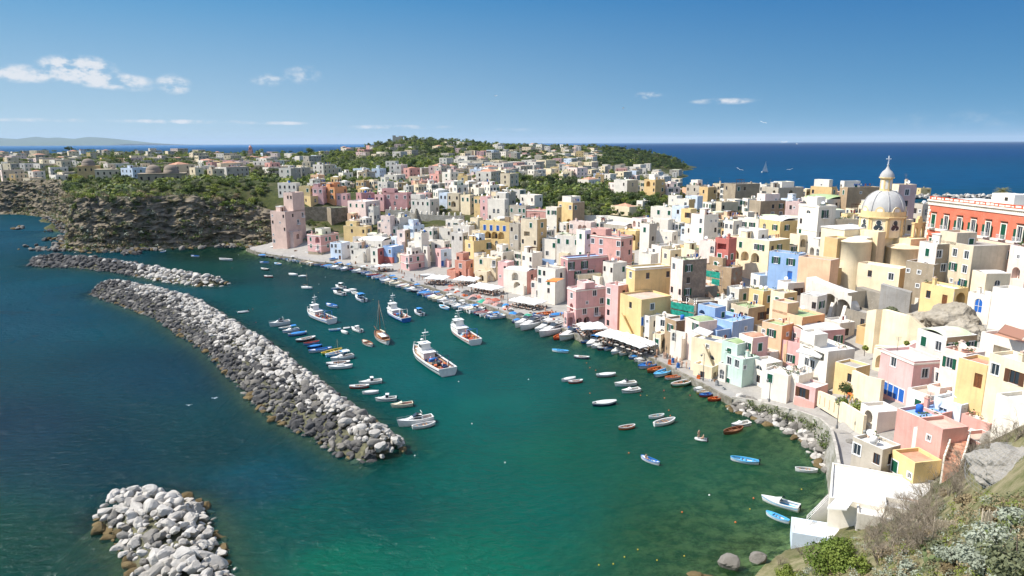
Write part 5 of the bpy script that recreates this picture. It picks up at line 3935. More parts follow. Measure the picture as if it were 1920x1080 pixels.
 1747,
 868,
 5,
 'yellow',
 'g.s',
 '.',
 'r',
 'small yellow house with terracotta roof terrace by the slope',
 dict(Y=86,
 clut=False)),
 (1624,
 1642,
 1672,
 773,
 814,
 'white',
 '.a./...',
 '',
 'w',
 'white annex with an arched niche beside the curving steps',
 dict(clut=False)),
 (1612,
 1638,
 1644,
 618,
 652,
 'ochre',
 '..',
 '',
 'k',
 'ochre block at the left foot of the cream retaining wall',
 dict(clut=False)),
 (1586,
 1622,
 1640,
 588,
 622,
 'concrete',
 '..d',
 '',
 'k',
 'bare concrete terrace hut beside the tall blind arches',
 dict(clut=False)),
 (1545,
 1572,
 1600,
 606,
 642,
 'white2',
 '.d',
 '.',
 'w',
 'white terrace house below the tall blind arches',
 {}),
 (1566,
 1600,
 1612,
 690,
 742,
 'yellow',
 '.d',
 '',
 'k',
 'cream shed against the loggia house garden',
 dict(clut=False)),
 (1640,
 1668,
 1690,
 664,
 700,
 'cream',
 '.A.',
 '',
 'w',
 'cream arched terrace behind the big pale pink house',
 dict(clut=False)),
 (1742,
 1775,
 1800,
 700,
 752,
 'palepink',
 '.w./..',
 '.d',
 'w',
 'pale pink lower house right of the big pale pink one',
 {}),
 (1800,
 1835,
 1850,
 745,
 6,
 'palepink',
 'w.w',
 '',
 't',
 'pinkish terrace house above the terracotta steps',
 dict(Y=98)),
 (1748,
 1768,
 1786,
 805,
 4,
 'salmon',
 's',
 '',
 't',
 'terracotta pink wall beside the straight steps',
 dict(Y=88,
 clut=False)),
 (1806,
 1840,
 1870,
 832,
 4,
 'salmon',
 '..s',
 '',
 't',
 'low terracotta terrace behind the bare twigs',
 dict(Y=88,
 clut=False)),
 ]
for r_ in T:
 kw={k:v for k,v in r_[10].items() if v is not None}
 house(*r_[:6],f1=r_[6],f2=r_[7],roof=r_[8],lab=r_[9],**kw)
# the church of the yellow dome, the red palace
NEARH=len(HOUSES)
def prof_arc(r0,r1,z0,z1,n=10,p=1.0):
 return[(r1+(r0-r1)*math.cos(math.pi/2*k/n)**p,z0+(z1-z0)*math.sin(math.pi/2*k/n)) for k in range(n+1)]
CREAM=plaster(lin((250,234,198),.8),.35);OCHR=plaster(lin((242,212,156),.8),.3);LEAD=plaster((.43,.42,.4),.45);GREYW=plaster((.42,.41,.40),.6);WHT=paint('white')
def church():
 Yc=182.0;c=atY(1656,398,Yc);zD=c.z;base_z=14.0
 root=empty('church',(c.x,c.y,base_z));Z=lambda z:z-base_z
 r=5.2
 b=MB();oct_=[(r*1.06*math.cos(math.pi/8+k*math.pi/4+R(8)),r*1.06*math.sin(math.pi/8+k*math.pi/4+R(8))) for k in range(8)]
 zb=zD-6.2
 for k in range(8):
  p,q=Vector((*oct_[(k+1)%8],0)),Vector((*oct_[k],0));d=(p-q).normalized();n=Vector((d.y,-d.x,0));
  if n.dot(q)<0:n=-n
  L=(p-q).length
  O,dd=(q,d) if d.cross(Vector((0,0,1))).dot(n)>0 else (p,-d)
  facade(b,O,dd,n,L,Z(zb),Z(zD-.9),[(L/2-.75,L/2+.75,Z(zD-4.3),Z(zD-1.7),.25,True,2)],0,0)
  M=Matrix(((dd.x,-n.x,0,O.x),(dd.y,-n.y,0,O.y),(0,0,1,0),(0,0,0,1)))
  for x in (.02,L-.52):b.box(x,x+.5,-.16,0,Z(zb),Z(zD-1.3),1,M)
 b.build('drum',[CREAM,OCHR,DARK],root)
 for k in range(8):
  p,q=Vector((*oct_[(k+1)%8],0)),Vector((*oct_[k],0));mid=(p+q)/2;n=mid.normalized();d=Vector((-n.y,n.x,0))
  M=Matrix(((d.x,-n.x,0,mid.x-n.x*-.02),(d.y,-n.y,0,mid.y+n.y*.02),(0,0,1,Z(zD-4.3)),(0,0,0,1)))
  w=MB()
  for lx,lz,lr in ((0,2.0,.62),(-.5,.62,.62),(.5,.62,.62)):
   ring=[(lx+lr*math.cos(t*.5236),-.03,lz+lr*math.sin(t*.5236)) for t in range(12)]
   w.face(ring,0)
   for t in range(12):
    a0,a1=ring[t],ring[(t+1)%12];f=lambda v,s:(lx+(v[0]-lx)*s,-.07,lz+(v[2]-lz)*s)
    if (abs(a0[0])+abs(a0[2]-1.1))>.75:w.face([f(a0,1.0),f(a1,1.0),f(a1,1.28),f(a0,1.28)],1)
  w.face([(-.4,-.035,.7),(.4,-.035,.7),(.5,-.035,1.8),(-.5,-.035,1.8)],0)
  link('window',w.data('window',[GLASS,WHT]),root,M=M)
 b=MB()
 b.lathe([(r*1.04,Z(zD-1.3)),(r*1.16,Z(zD-1.15)),(r*1.16,Z(zD-.85)),(r*1.0,Z(zD-.8))],n=8,a0=R(8)+math.pi/8,a1=R(8)+math.pi/8+2*math.pi,smooth=False)
 b.lathe([(r*1.03,Z(zD-.85)),(r*1.03,Z(zD+.5)),(r*.97,Z(zD+.55))],n=32,smooth=False)
 b.build('cornice',[OCHR],root)
 d=MB();H_=5.7
 d.lathe(prof_arc(r,.9,Z(zD+.4),Z(zD+H_),16),n=48)
 d.build('dome',[LEAD],root)
 for k in range(8):
  t=math.pi/8+k*math.pi/4+R(8);q=MB();pts=prof_arc(r+.03,.93,Z(zD+.4),Z(zD+H_),14)
  q.tube([((p[0]+.02)*math.cos(t),(p[0]+.02)*math.sin(t),p[1]+.03) for p in pts],.13,6)
  q.build('rib',[GREYW],root)
  t2=t+math.pi/8;n=Vector((math.cos(t2),math.sin(t2),0));u=Vector((-n.y,n.x,0));q=MB();c0=n*(r+.06)
  ring=[c0+u*(1.15*math.cos(s*math.pi/12))+Vector((0,0,Z(zD+.3)+1.5*math.sin(s*math.pi/12))) for s in range(13)]
  q.face(ring+[],0)
  for s in range(12):
   A,B=ring[s],ring[s+1];bk=-n*1.6
   q.face([A,B,B+bk,A+bk],1)
  ring2=[c0+n*.03+u*(.72*math.cos(s*math.pi/8))+Vector((0,0,Z(zD+.85)+.52*math.sin(s*math.pi/8))) for s in range(16)]
  q.face(ring2,2)
  q.build('dormer',[OCHR,CREAM,WHT],root)
 zt=zD+H_
 b=MB();b.lathe([(1.75,Z(zt-.55)),(1.75,Z(zt-.1)),(1.5,Z(zt)),(1.5,Z(zt+3.1)),(1.95,Z(zt+3.25)),(1.95,Z(zt+3.5)),(0,Z(zt+3.52))],n=8,smooth=False)
 for k in range(8):
  t=k*math.pi/4+math.pi/8;n=Vector((math.cos(t),math.sin(t),0));u=Vector((-n.y,n.x,0));c0=n*1.41
  b.face([c0-u*.3+Vector((0,0,Z(zt+.5))),c0+u*.3+Vector((0,0,Z(zt+.5))),c0+u*.3+Vector((0,0,Z(zt+2.7))),c0-u*.3+Vector((0,0,Z(zt+2.7)))],1)
 lan=b.build('lantern',[OCHR,WHT],root)
 b=MB();b.lathe([(1.75,Z(zt+3.5)),(1.65,Z(zt+4.1)),(1.2,Z(zt+4.9)),(.55,Z(zt+5.5)),(.28,Z(zt+6.1)),(.16,Z(zt+6.5)),(.3,Z(zt+6.7)),(.12,Z(zt+6.95)),(0,Z(zt+7))],n=20);b.build('cupola',[LEAD],lan)
 b=MB();zc=Z(zt+6.95);b.box(-.11,.11,-.09,.09,zc,zc+2.0,0);b.box(-.62,-.11,-.09,.09,zc+1.12,zc+1.34,0);b.box(.11,.62,-.09,.09,zc+1.12,zc+1.34,0);b.build('cross',[RAILW],lan)
 def rel(p):return Vector((p.x-c.x,p.y-c.y,p.z))
 b=MB();T_=R(20);ax=Vector((-math.sin(T_),math.cos(T_),0));bx=Vector((math.cos(T_),math.sin(T_),0))
 C0=rel(atY(1690,470,173));
 def rect(p,a,b2):return[(p+a*0).xy,(p+b2).xy,(p+a+b2).xy,(p+a).xy]
 p0=Vector((-7.2,-7.0,0));b.prism(rect(p0,ax*13,bx*16),Z(9),Z(zb+.1),0);b.prism([(q[0]*1.015,q[1]*1.015) for q in rect(p0,ax*13,bx*16)],Z(zb+.1),Z(zb+.4),1)
 b.build('nave',[CREAM,roofmat('w')],root)
 def apse(px,ptop,Y,rad,zlow,name,mat,stepped):
  p=rel(atY(px,ptop,Y));zt_=p.z;b=MB()
  b.lathe([(rad*1.05,Z(zlow)),(rad,Z(zlow+(zt_-zlow)*.55)),(rad,Z(zt_-.35)),(rad+.12,Z(zt_-.3)),(rad+.12,Z(zt_)),(rad-.3,Z(zt_+.05)),(0,Z(zt_+1.0))],(p.x,p.y,0),40)
  return b.build(name,[mat],root)
 apse(1603,450,176,4.0,12.5,'apse',CREAM,True);apse(1697,462,175.5,4.3,13,'apse',plaster(lin((246,224,182),.8),.5),False)
 b=MB();q0=rel(atY(1584,432,178));b.prism(rect(Vector((q0.x,q0.y,0)),ax*8,bx*10.5),Z(12),Z(q0.z),0);b.prism(rect(Vector((q0.x,q0.y,0))-(ax+bx)*.15,ax*8.3,bx*10.8),Z(q0.z),Z(q0.z+.3),1)
 b.build('chancel',[CREAM,roofmat('w')],root)
 b=MB();q0=rel(atY(1646,444,174));b.prism(rect(Vector((q0.x,q0.y,0)),ax*8,bx*2.6),Z(12),Z(q0.z+1.2),0);b.prism(rect(Vector((q0.x+8.2,q0.y-.5,0)),ax*9,bx*6.5),Z(12),Z(q0.z-.6),0);b.build('side_chapel',[plaster(lin((246,224,
  182),
  .8),
  .5)],
  root)
 b=MB();q0=rel(atY(1715,420,176));qz=q0.z
 O=Vector((q0.x,q0.y,0));facade(b,O,bx,-ax,3.8,Z(qz-7),Z(qz),[(.45,1.45,Z(qz-4.2),Z(qz-.9),.7,True,None),(2.3,3.3,Z(qz-4.2),Z(qz-.9),.7,True,None)],0,0)
 facade(b,O+bx*3.8+ax*.7,-bx,ax,3.8,Z(qz-7),Z(qz),[(.5,1.5,Z(qz-4.2),Z(qz-.9),.0,True,None),(2.35,3.35,Z(qz-4.2),Z(qz-.9),.0,True,None)],0,0)
 for s in (0,3.8):b.face([(*(O+bx*s).xy,Z(qz-7)),(*(O+bx*s+ax*.7).xy,Z(qz-7)),(*(O+bx*s+ax*.7).xy,Z(qz)),(*(O+bx*s).xy,Z(qz))],0)
 M=Matrix(((bx.x,ax.x,0,O.x),(bx.y,ax.y,0,O.y),(0,0,1,Z(qz)),(0,0,0,1)))
 b.box(-.15,3.95,-.12,.82,0,.3,0,M);b.box(1.1,2.7,0,.7,.3,1.3,0,M);b.box(1.5,2.3,0,.7,1.3,1.9,0,M);b.box(-1.3,-.01,0,.7,-7,-3.4,0,M)
 b.build('bell_gable',[OCHR],root)
 tag(root,'cream church with a grey ribbed dome, lantern and white cross','church')
 HOUSES.append(dict(root=root,poly=[],C=c,ctr=Vector((c.x,c.y,0)),x0=1573,x1=1745,y0=400,yb=545,Y=170,rad=15,col='',roof='',H=20,lab='',t=0))
church()
def palace():
 A=atY(1743,376,176);B=atY(1985,424,139);zt=A.z;d=(B-A);d.z=0;L=d.length;d.normalize();n=Vector((d.y,-d.x,0));n=n if n.x<0 else -n
 zbot=18.0;root=empty('palace',(A.x,A.y,zbot));h=zt-zbot;O=Vector((0,0,0))
 b=MB();fl=h-1.6;xs=[2.2+4.35*k for k in range(9)]
 xs=[x for x in xs if x<L-1.5]
 ops=[(x-.65,x+.65,fl-5.0,fl-1.7,.2,False,None) for x in xs]+[(x-.55,x+.55,fl-9.2,fl-7.7,.2,False,None) for x in xs]
 facade(b,O,d,n,L,0,h,ops,0,0)
 bk=-n*14
 b.face([(0,0,0),(0,0,h),(*bk.xy,h),(*bk.xy,0)],0);e=d*L
 b.face([(*e.xy,0),(*(e+bk).xy,0),(*(e+bk).xy,h),(*e.xy,h)],0);b.face([(*bk.xy,0),(*bk.xy,h),(*(e+bk).xy,h),(*(e+bk).xy,0)],0)
 b.build('wall',[plaster(lin((224,124,96),.82),.5)],root)
 M=Matrix(((d.x,-n.x,0,0),(d.y,-n.y,0,0),(0,0,1,0),(0,0,0,1)))
 q=MB();q.box(-.3,L,-.45,14,h,h+.35,0,M);q.box(-.25,L,-.2,-.004,h-1.0,h-.3,0,M);q.box(-.1,L,-.14,-.004,fl-5.65,fl-5.05,0,M)
 for k in range(int(L/.5)):q.box(k*.5,k*.5+.22,-.36,-.01,h-.28,h,1,M)
 for k in range(12):q.box(-.1,.5+.35*(k%2),-.08,-.003,h-2-k*.75,h-1.35-k*.75,0,M)
 q.build('cornice',[WHT,paint('stone')],root)
 q=MB();q.box(0,L,0,.25,h+.35,h+1.15,0,M);rng=random.Random(4)
 x=.6
 while x<L-2:
  w=rng.uniform(.5,1.6);q.box(x,x+w,-.02,0,h+.5+rng.uniform(0,.1),h+.95+rng.uniform(-.1,.1),1,M);x+=w+rng.uniform(.15,.5)
 q.build('parapet',[paint('palace'),WHT],root)
 q=MB();q.box(.3,L,.3,13.7,h+.34,h+.42,0,M);q.build('roof',[roofmat('w')],root)
 rngw=random.Random(2)
 for k,x in enumerate(xs):
  for low in (0,1):
   w_,hh,z0=(1.3,3.3,fl-5.0) if not low else (1.1,1.5,fl-9.2)
   Mw=Matrix(((d.x,-n.x,0,d.x*x),(d.y,-n.y,0,d.y*x),(0,0,1,z0),(0,0,0,1)))
   closed=k in (0,5)
   wo=link('window',opening_mesh('w',w_,hh),root,M=Mw)
   f=MB();t=.24;f.box(-w_/2-t,-w_/2,-.1,-.004,-.05,hh+t,0);f.box(w_/2,w_/2+t,-.1,-.004,-.05,hh+t,0);f.box(-w_/2,w_/2,-.1,-.004,hh,hh+t,0);f.box(-w_/2-.3,w_/2+.3,-.35,-.004,hh+.5,hh+.66,1)
   key=('pf',low)
   if key not in WCACHE:WCACHE[key]=f.data('window_surround',[WHT,SHUT['n']])
   link('window_surround',WCACHE[key],wo)
   if closed or low:link('shutter',shutter_mesh('g',w_*.96,hh*.98,True),wo,M=Matrix.Translation((0,.03,.02)))
   else :
    for s in (-1,1):link('shutter',shutter_mesh('g',w_*.55,hh*.8,False),wo,M=Matrix.Translation((s*(w_*.82),-.14,0))@Matrix.Rotation(s*-.5,4,'Z'))
   if not low:link('balcony',balcony_mesh(2.0,True),root,M=Matrix(((d.x,-n.x,0,d.x*x-n.x*0),(d.y,-n.y,0,d.y*x),(0,0,1,z0+.02),(0,0,0,1))))
 def onroof(x,y):return Matrix.Translation((0,0,h+.42))@M@Matrix.Translation((x,y,0))
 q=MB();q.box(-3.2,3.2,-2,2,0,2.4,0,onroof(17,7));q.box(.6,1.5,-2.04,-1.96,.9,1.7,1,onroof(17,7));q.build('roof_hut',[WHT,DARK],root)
 tag(root,'long red palace with green shutters and white balconies','palace')
 for k in range(3):
  p=Vector((A.x,A.y,0))+d*(24+k*2.6)-n*6.5;o=empty('solar_panel',(p.x,p.y,zbot+h+.42),math.atan2(d.y,d.x));q=MB()
  Mx=Matrix.Rotation(R(38),4,'X');q.box(-1.15,1.15,-.8,.8,.7,.78,0,Mx);q.build('collector',[simple('solar glass',(.02,.12,.5),.15,.5)],o)
  q=MB();q.tube([(-1,.75,0),(-1,.75,1.2)],.04);q.tube([(1,.75,0),(1,.75,1.2)],.04);q.tube([(-1,-.2,0),(-1,-.2,.45)],.04);q.tube([(1,-.2,0),(1,-.2,.45)],.04);q.build('stand',[RAILW],o)
  tag(o,['blue solar panel nearest the palm on the palace roof','middle blue solar panel on the palace roof','blue solar panel farthest right on the palace roof'][[1,1,2][k] if k else 0],'solar panel','blue solar panels on the palace roof')
 HOUSES.append(dict(root=root,poly=[],C=A,ctr=(A+B)/2-n*7,x0=1740,x1=1960,y0=376,yb=455,Y=150,rad=22,col='',roof='',H=12,lab='',t=0))
palace()
# retaining walls and the blind arches
def wall_thing(pts,thick,zbot,mat,name,label,cat,cap=None,slits=0):
 """wall along plan points whose z is the top; gets its own depth and foot"""
 root=empty(name,(*pts[0].xy,zbot));o=Vector((*pts[0].xy,zbot));b=MB()
 P=[p-o for p in pts]
 for i in range(len(P)-1):
  a,c=P[i],P[i+1];d=(c-a);d.z=0;L=d.length;d.normalize();n=Vector((d.y,-d.x,0));n=n if n.y<0 else -n
  if d.cross(Vector((0,0,1))).dot(n)<0:a,c,d=c,a,-d
  f=lambda p,k,z:(p.x-n.x*k,p.y-n.y*k,z)
  b.face([f(a,0,0),f(c,0,0),f(c,0,c.z),f(a,0,a.z)],0);b.face([f(a,0,a.z),f(c,0,c.z),f(c,thick,c.z),f(a,thick,a.z)],1)
  b.face([f(c,thick,0),f(a,thick,0),f(a,thick,a.z),f(c,thick,c.z)],0);b.face([f(a,thick,0),f(a,0,0),f(a,0,a.z),f(a,thick,a.z)],0);b.face([f(c,0,0),f(c,thick,0),f(c,thick,c.z),f(c,0,c.z)],0)
  if slits:
   k=max(1,int(L/slits))
   for j in range(k):
    x=(j+.5)*L/k;q=a+d*x;zt=a.z+(c.z-a.z)*x/L
    M=Matrix(((d.x,-n.x,0,q.x),(d.y,-n.y,0,q.y),(0,0,1,0),(0,0,0,1)));b.box(-.14,.14,-.12,-.005,zt*.25,zt*.8,1,M)
 b.build('masonry',[mat,cap or mat],root);tag(root,label,cat);return root
CONC=paint('concrete')
def tb(px,yt,yb):
 p=hit(px,yb,0);return atY(px,yt,p.y)
wall_thing([tb(1606,538,578),tb(1651,551,592)],2,8,CONC,'retaining_wall','stained concrete retaining wall left half under the cream annex','wall')
wall_thing([tb(1652,533,593),tb(1708,549,588)],2,8,plaster((.36,.34,.31),.7),'retaining_wall','grey concrete retaining wall above the round bush','wall')
wall_thing([tb(1637,583,650),tb(1655,580,655),tb(1697,592,660),tb(1705,590,660),tb(1742,624,656)],1.2,6,paint('cream'),'retaining_wall','tall smooth cream retaining wall below the bush','wall')
wall_thing([tb(1640,648,684),tb(1690,652,684),tb(1720,640,672)],1.0,6,paint('cream'),'retaining_wall','low cream terrace wall at the foot of the tall one','wall')
wall_thing([tb(1534,733,768),tb(1580,752,786),tb(1626,779,812)],.5,3.5,paint('cream'),'garden_wall','cream garden wall with vertical slits above the lane','wall',slits=1.3)
wall_thing([tb(1598,694,744),tb(1622,705,752),tb(1653,712,764)],.6,5,paint('cream'),'garden_wall','cream wall of the planted terrace behind the playground','wall')
wall_thing([tb(1757,620,664),tb(1772,626,668),tb(1790,640,672),tb(1842,654,690)],.4,10,paint('palepink'),'parapet_wall','pale pink stepped parapet wall under the boulder','wall',WHT)
wall_thing([tb(1660,668,700),tb(1700,650,690),tb(1722,640,684),tb(1746,622,668)],.4,10,paint('pink'),'parapet_wall','pink stepped stair parapet climbing behind the pink house','wall',WHT)
wall_thing([tb(1095,404,420),tb(1140,404,420),tb(1212,413,428)],.6,14,WHT,'garden_wall','long white wall between the gardens and the houses','wall')
wall_thing([atY(555,388,354),atY(619,388,352)],1,2,masonry('terrace stone',*TUFA[1:]),'garden_wall','dark stone wall above the terraced garden by the tower','wall')
wall_thing([atY(545,456,343),atY(590,461,338)],.6,1,masonry('terrace stone',*TUFA[1:]),'garden_wall','low stone wall at the foot of the terraced garden','wall')
def battlements():
 pts=[atY(x,y,Y) for x,y,Y in ((722,393,351),(768,396,346),(775,401,344),(850,405,336),(870,404,334))]
 root=wall_thing(pts,1.0,10,masonry('battlement stone',(.3,.28,.24),(.38,.36,.32),(.26,.24,.2),.5),'battlement_wall','grey stone wall crowned with round-topped white merlons','wall')
 o=root.location
 acc=0
 for i in range(len(pts)-1):
  a,c=pts[i],pts[i+1];L=(c-a).length;k=3.1-acc
  while k<L:
   p=a.lerp(c,k/L)-o;q=MB();q.lathe([(.5,-.05),(.5,1.1),(.42,1.4),(.2,1.6),(0,1.65)],(p.x,p.y+.5,p.z),10);q.build('merlon',[paint('white2')],root);k+=3.1
  acc=L-(k-3.1)
battlements()
b=MB();p=atY(782,418,336);o_=empty('stone_cone',(p.x,p.y,p.z-1));b.lathe([(2.9,0),(2.2,2),(1.2,5),(.7,7.2),(.45,7.4),(.45,7.9),(0,8)],n=12,smooth=False);b.build('masonry',[masonry('terrace stone',*TUFA[1:])],o_);tag(o_,'tall brown stone cone chimney in front of the battlements',
 'stone cone')
def arches():
 A,B=tb(1512,520,585),tb(1590,549,606);d=B-A;d.z=0;L=d.length;d.normalize();n=Vector((d.y,-d.x,0));n=n if n.y<0 else -n
 zb=7.0;root=empty('arched_wall',(A.x,A.y,zb));b=MB();h0,h1=A.z-zb,B.z-zb
 ops=[(L*.42,L*.42+4.6,.3,h1-1.2,3.0,True,1),(L*.72,L*.72+4.6,.3,h1-1.8,3.0,True,1)]
 facade(b,Vector((0,0,0)),d,n,L,0,h1-.6,ops,0,0)
 N=10
 for k in range(N):
  f0,f1=k/N,(k+1)/N;zz=lambda f:h1+(h0-h1)*(1-f)**1.8
  a,c=d*(L*f0),d*(L*f1);bk=-n*3.2
  b.face([(*a.xy,h1-.6),(*c.xy,h1-.6),(*c.xy,zz(f1)),(*a.xy,zz(f0))],0);b.face([(*a.xy,zz(f0)),(*c.xy,zz(f1)),(*(c+bk).xy,zz(f1)),(*(a+bk).xy,zz(f0))],2)
 e=d*L;bk=-n*6;b.face([(*e.xy,0),(*(e+bk).xy,0),(*(e+bk).xy,h1),(*e.xy,h1)],1)
 for f in (.40,.68,.97):
  q=d*(L*f);M=Matrix(((d.x,-n.x,0,q.x),(d.y,-n.y,0,q.y),(0,0,1,0),(0,0,0,1)))
  b.mesh([M@Vector(v) for v in ((-.45,-2.2,0),(.45,-2.2,0),(.45,-.01,0),(-.45,-.01,0),(-.45,-.02,h1*.72),(.45,-.02,h1*.72))],[(0,1,5,4),(1,2,5),(0,4,3)],0)
 b.build('masonry',[paint('white2'),paint('beige'),roofmat('w')],root)
 tag(root,'white curved wall with two tall blind arches and buttresses','wall');return root
arches()
# fill: the houses packed between the ones surveyed above
for x0_,x1_,y0_,yb_,Y_ in ((722,872,392,418,352),(560,622,392,462,352),(1008,1215,370,408,345),(815,900,380,396,356),(1512,1592,520,600,186),(1606,1710,533,588,172),(1637,1742,583,650,146)):
 HOUSES.append(dict(root=None,poly=[],C=Vector((0,0,0)),ctr=Vector((0,-500,0)),x0=x0_,x1=x1_,y0=y0_,yb=y0_+(yb_-y0_)/.62,Y=Y_,rad=0,col='',roof='',H=9,lab='',t=0))
TOWNPAL=['white']*9+['white2']*4+['cream']*3+['palepink','beige','pink','yellow','paleblue','grey','peach','ochre']
rng=random.Random(77)
blp=[tuple(p.xy) for p in bl]
NEXCL=[(atY(1630,838,103),9),(atY(1590,800,110),5),(atY(1100,390,330),38),(atY(1170,385,330),34),(atY(1220,375,325),16),(atY(1680,620,132),9),(atY(1610,720,119),7),(atY(1800,620,130),9),(atY(590,420,345),16),(atY(850,392,
 350),
 16),
 (atY(800,
 390,
 352),
 12),
 (atY(1550,
 560,
 172),
 6),
 (atY(1020,
 375,
 330),
 14)]
cands=[]
for Yv in np.exp(np.linspace(math.log(88),math.log(430),84)):
 for px in np.arange(600,1940,4400/Yv):
  cands.append((px+rng.uniform(-.5,.5)*4000/Yv,Yv*rng.uniform(.98,1.02)))
rng.shuffle(cands)
allX=np.array([XofY(px,Yv,15) for px,Yv in cands]);allY=np.array([c[1] for c in cands]);allZ=heights(allX,allY);dB=seg_dist(np.stack([allX,allY],1),blp)
cnt=0
for (px,Yv),x,z,db in zip(cands,allX,allZ,dB):
 if db<10 or z<2.2:continue
 if db>105 and px<1150:continue
 if db>165:continue
 if px>1880 and Yv<130:continue
 if Yv<122 and px<1640:continue
 p=Vector((x,Yv,0));far_=Yv/200
 rad=rng.uniform(2.4,4.2)
 if any((p-e.xy.to_3d()).length<r_+2 for e,r_ in NEXCL):continue
 if any((p.xy-h['ctr'].xy).length<(h['rad']*.8+rad*.9) for h in HOUSES):continue
 H=rng.choice([4.5,5.5,6,6.5,7.5,8]);ztop_=z+H
 X0,yt,_=proj((x,Yv,ztop_));w=rad*F_PX/Yv;yb=proj((x,Yv,z))[1]
 bad=False
 for h in HOUSES:
  if h['Y']<Yv+1:continue
  ov=min(X0+w,h['x1'])-max(X0-w,h['x0'])
  if ov>min(.14*(h['x1']-h['x0']),9) and yt<h['y0']+.62*(h['yb']-h['y0']) and yb>h['y0']:bad=True;break
 if bad:continue
 col=rng.choice(TOWNPAL);t=45-math.degrees(math.atan2(x,Yv))+rng.uniform(-20,14)
 wa_,wb_=rad*rng.uniform(1.3,2.0),rad*rng.uniform(1.3,2.1);T_=R(t)
 C=Vector((x,Yv,ztop_))-(Vector((-math.sin(T_),math.cos(T_),0))*wa_+Vector((math.cos(T_),math.sin(T_),0))*wb_)*.5
 f=lambda:'/'.join(''.join(rng.choice('.wdgosdwar') for _ in range(rng.choice([2,2,3]))) for _ in range(2))
 roof=rng.choice(['w','w','w','m','k','t','g','vw','dw','y','w','vm'])
 house(X0-w,X0,X0+w,yt,H,col,f(),f(),roof,None,t=t,wa=wa_,wb=wb_,C=C,c2=rng.choice([None]*5+['beige','brown','ochre']) if col!='white' else None)
 HOUSES[-1]['fill']='town';HOUSES[-1]['rad']=max(wa_,wb_)*.55;cnt+=1
print('town fill',cnt)
# houses across the plateau, the slopes and the far hill
ZONES=[(0,130,288,345,34),(120,520,296,336,70),(480,640,296,335,26),(0,520,277,296,60),(520,860,279,300,22),(690,960,264,284,12),(860,1120,282,318,72),(800,1230,310,338,90),(960,1250,276,300,46),(640,860,318,345,26),(1100,
 1300,
 318,
 350,
 34),
 (790,
 960,
 330,
 358,
 36),
 (1230,
 1440,
 330,
 352,
 30),
 (1380,
 1640,
 346,
 366,
 26),
 (1700,
 1920,
 352,
 366,
 10)]
FARPAL=['white']*9+['white2']*4+['cream']*4+['beige']*4+['grey']*3+['palepink']*2+['pink','yellow','ochre','stone','salmon','mauve','paleblue']
FARPLACE=[(130,'at the far left beyond the beach'),(330,'on the plateau above the cliff'),(520,'on the plateau behind the cliff trees'),(700,'beyond the green gardens left of the hill'),(960,'on the slope of the wooded hill'),
 (1130,
 'on the far slope right of the hill'),
 (1300,
 'near the wooded headland'),
 (1480,
 'on the skyline above the near town'),
 (2000,
 'on the skyline at the right')]
nf=0
for x0,x1,y0,y1,n in ZONES:
 for _ in range(int(n*1.7)):
  px,py=rng.uniform(x0,x1),rng.uniform(y0,y1);p=hit(px,py,0,250,2400)
  if p is None or p.z<1.5:continue
  if 600<px<830 and 296<py<330 and noise.noise((px*.02,py*.05,0))>-.25:continue
  if 1130<px<1300 and 280<py<316:continue
  s=rng.uniform(4.5,9.5)*(1+p.y/2600);H=rng.choice([4,4.5,6.5,7.5,9.5])*(1.0 if p.y<900 else 1.1)
  if any((p.xy-h['ctr'].xy).length<h['rad']*.9+s*.75 for h in HOUSES):continue
  if any((p.xy-e.xy).length<r_ for e,r_ in NEXCL):continue
  X0,yt,_=proj((p.x,p.y,p.z+H));w=s*F_PX/p.y
  if any(h['Y']>p.y and h.get('fill') is None and min(X0+w,h['x1'])-max(X0-w,h['x0'])>3 and yt<h['y0']+5 and py>h['y0'] for h in HOUSES[:NEARH]):continue
  col=rng.choice(FARPAL);t=rng.uniform(40,80);wa_,wb_=s*rng.uniform(.8,1.3),s*rng.uniform(.9,2.0);T_=R(t)
  C=Vector((p.x,p.y,p.z+H))-(Vector((-math.sin(T_),math.cos(T_),0))*wa_+Vector((math.cos(T_),math.sin(T_),0))*wb_)*.5
  ns=max(1,int(H/3.1));f=lambda L_:'/'.join(''.join(rng.choice('.ddwdgd' if p.y<700 else '.dddd.') for _ in range(max(1,int(L_/3.6)))) for _ in range(ns))
  place=next(ph for lim,ph in FARPLACE if px<lim)
  h=house(X0-w,X0,X0+w,yt,H,col,f(wa_),f(wb_),rng.choice(['w','w','k','t','y','m','r','pr','w','k']),None,t=t,wa=wa_,wb=wb_,C=C,c2=rng.choice([None,None,'beige','grey']),clut=p.y<550,group='distant houses across the island')
  HOUSES[-1]['fill']='far';HOUSES[-1]['place']=place;HOUSES[-1]['rad']=max(wa_,wb_)*.55;nf+=1
print('far houses',nf)
def dome_building(px,py,Y,w,d_,h,r,col,lab,cat,name,n=1):
 p=atY(px,py,Y);g=p.z-h;root=empty(name,(p.x,p.y,g));b=MB();T_=R(18)
 M=Matrix.Rotation(T_,4,'Z');b.box(-w/2,w/2,-d_/2,d_/2,-3,h,0,M);b.box(-w/2-.3,w/2+.3,-d_/2-.3,d_/2+.3,h,h+.5,0,M)
 for k in range(int(w/4)):b.box(-w/2+1.5+k*4,-w/2+2.6+k*4,-d_/2-.06,-d_/2+.1,h-3.4,h-1.4,1,M)
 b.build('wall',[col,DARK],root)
 for k in range(n):
  q=MB();x=(k-(n-1)/2)*r*2.6;q.lathe([(r*1.05,h+.4),(r*1.05,h+r*.5),(r,h+r*.5)]+[(a_,z_) for a_,z_ in prof_arc(r,0,h+r*.5,h+r*1.35,8)],(x,0,0),18,0);q.build('dome',[rockmat('old dome',(.2,.16,.12),(.28,.22,.17),(.16,.14,.12),
   .3)],
   root)
 tag(root,lab,cat)
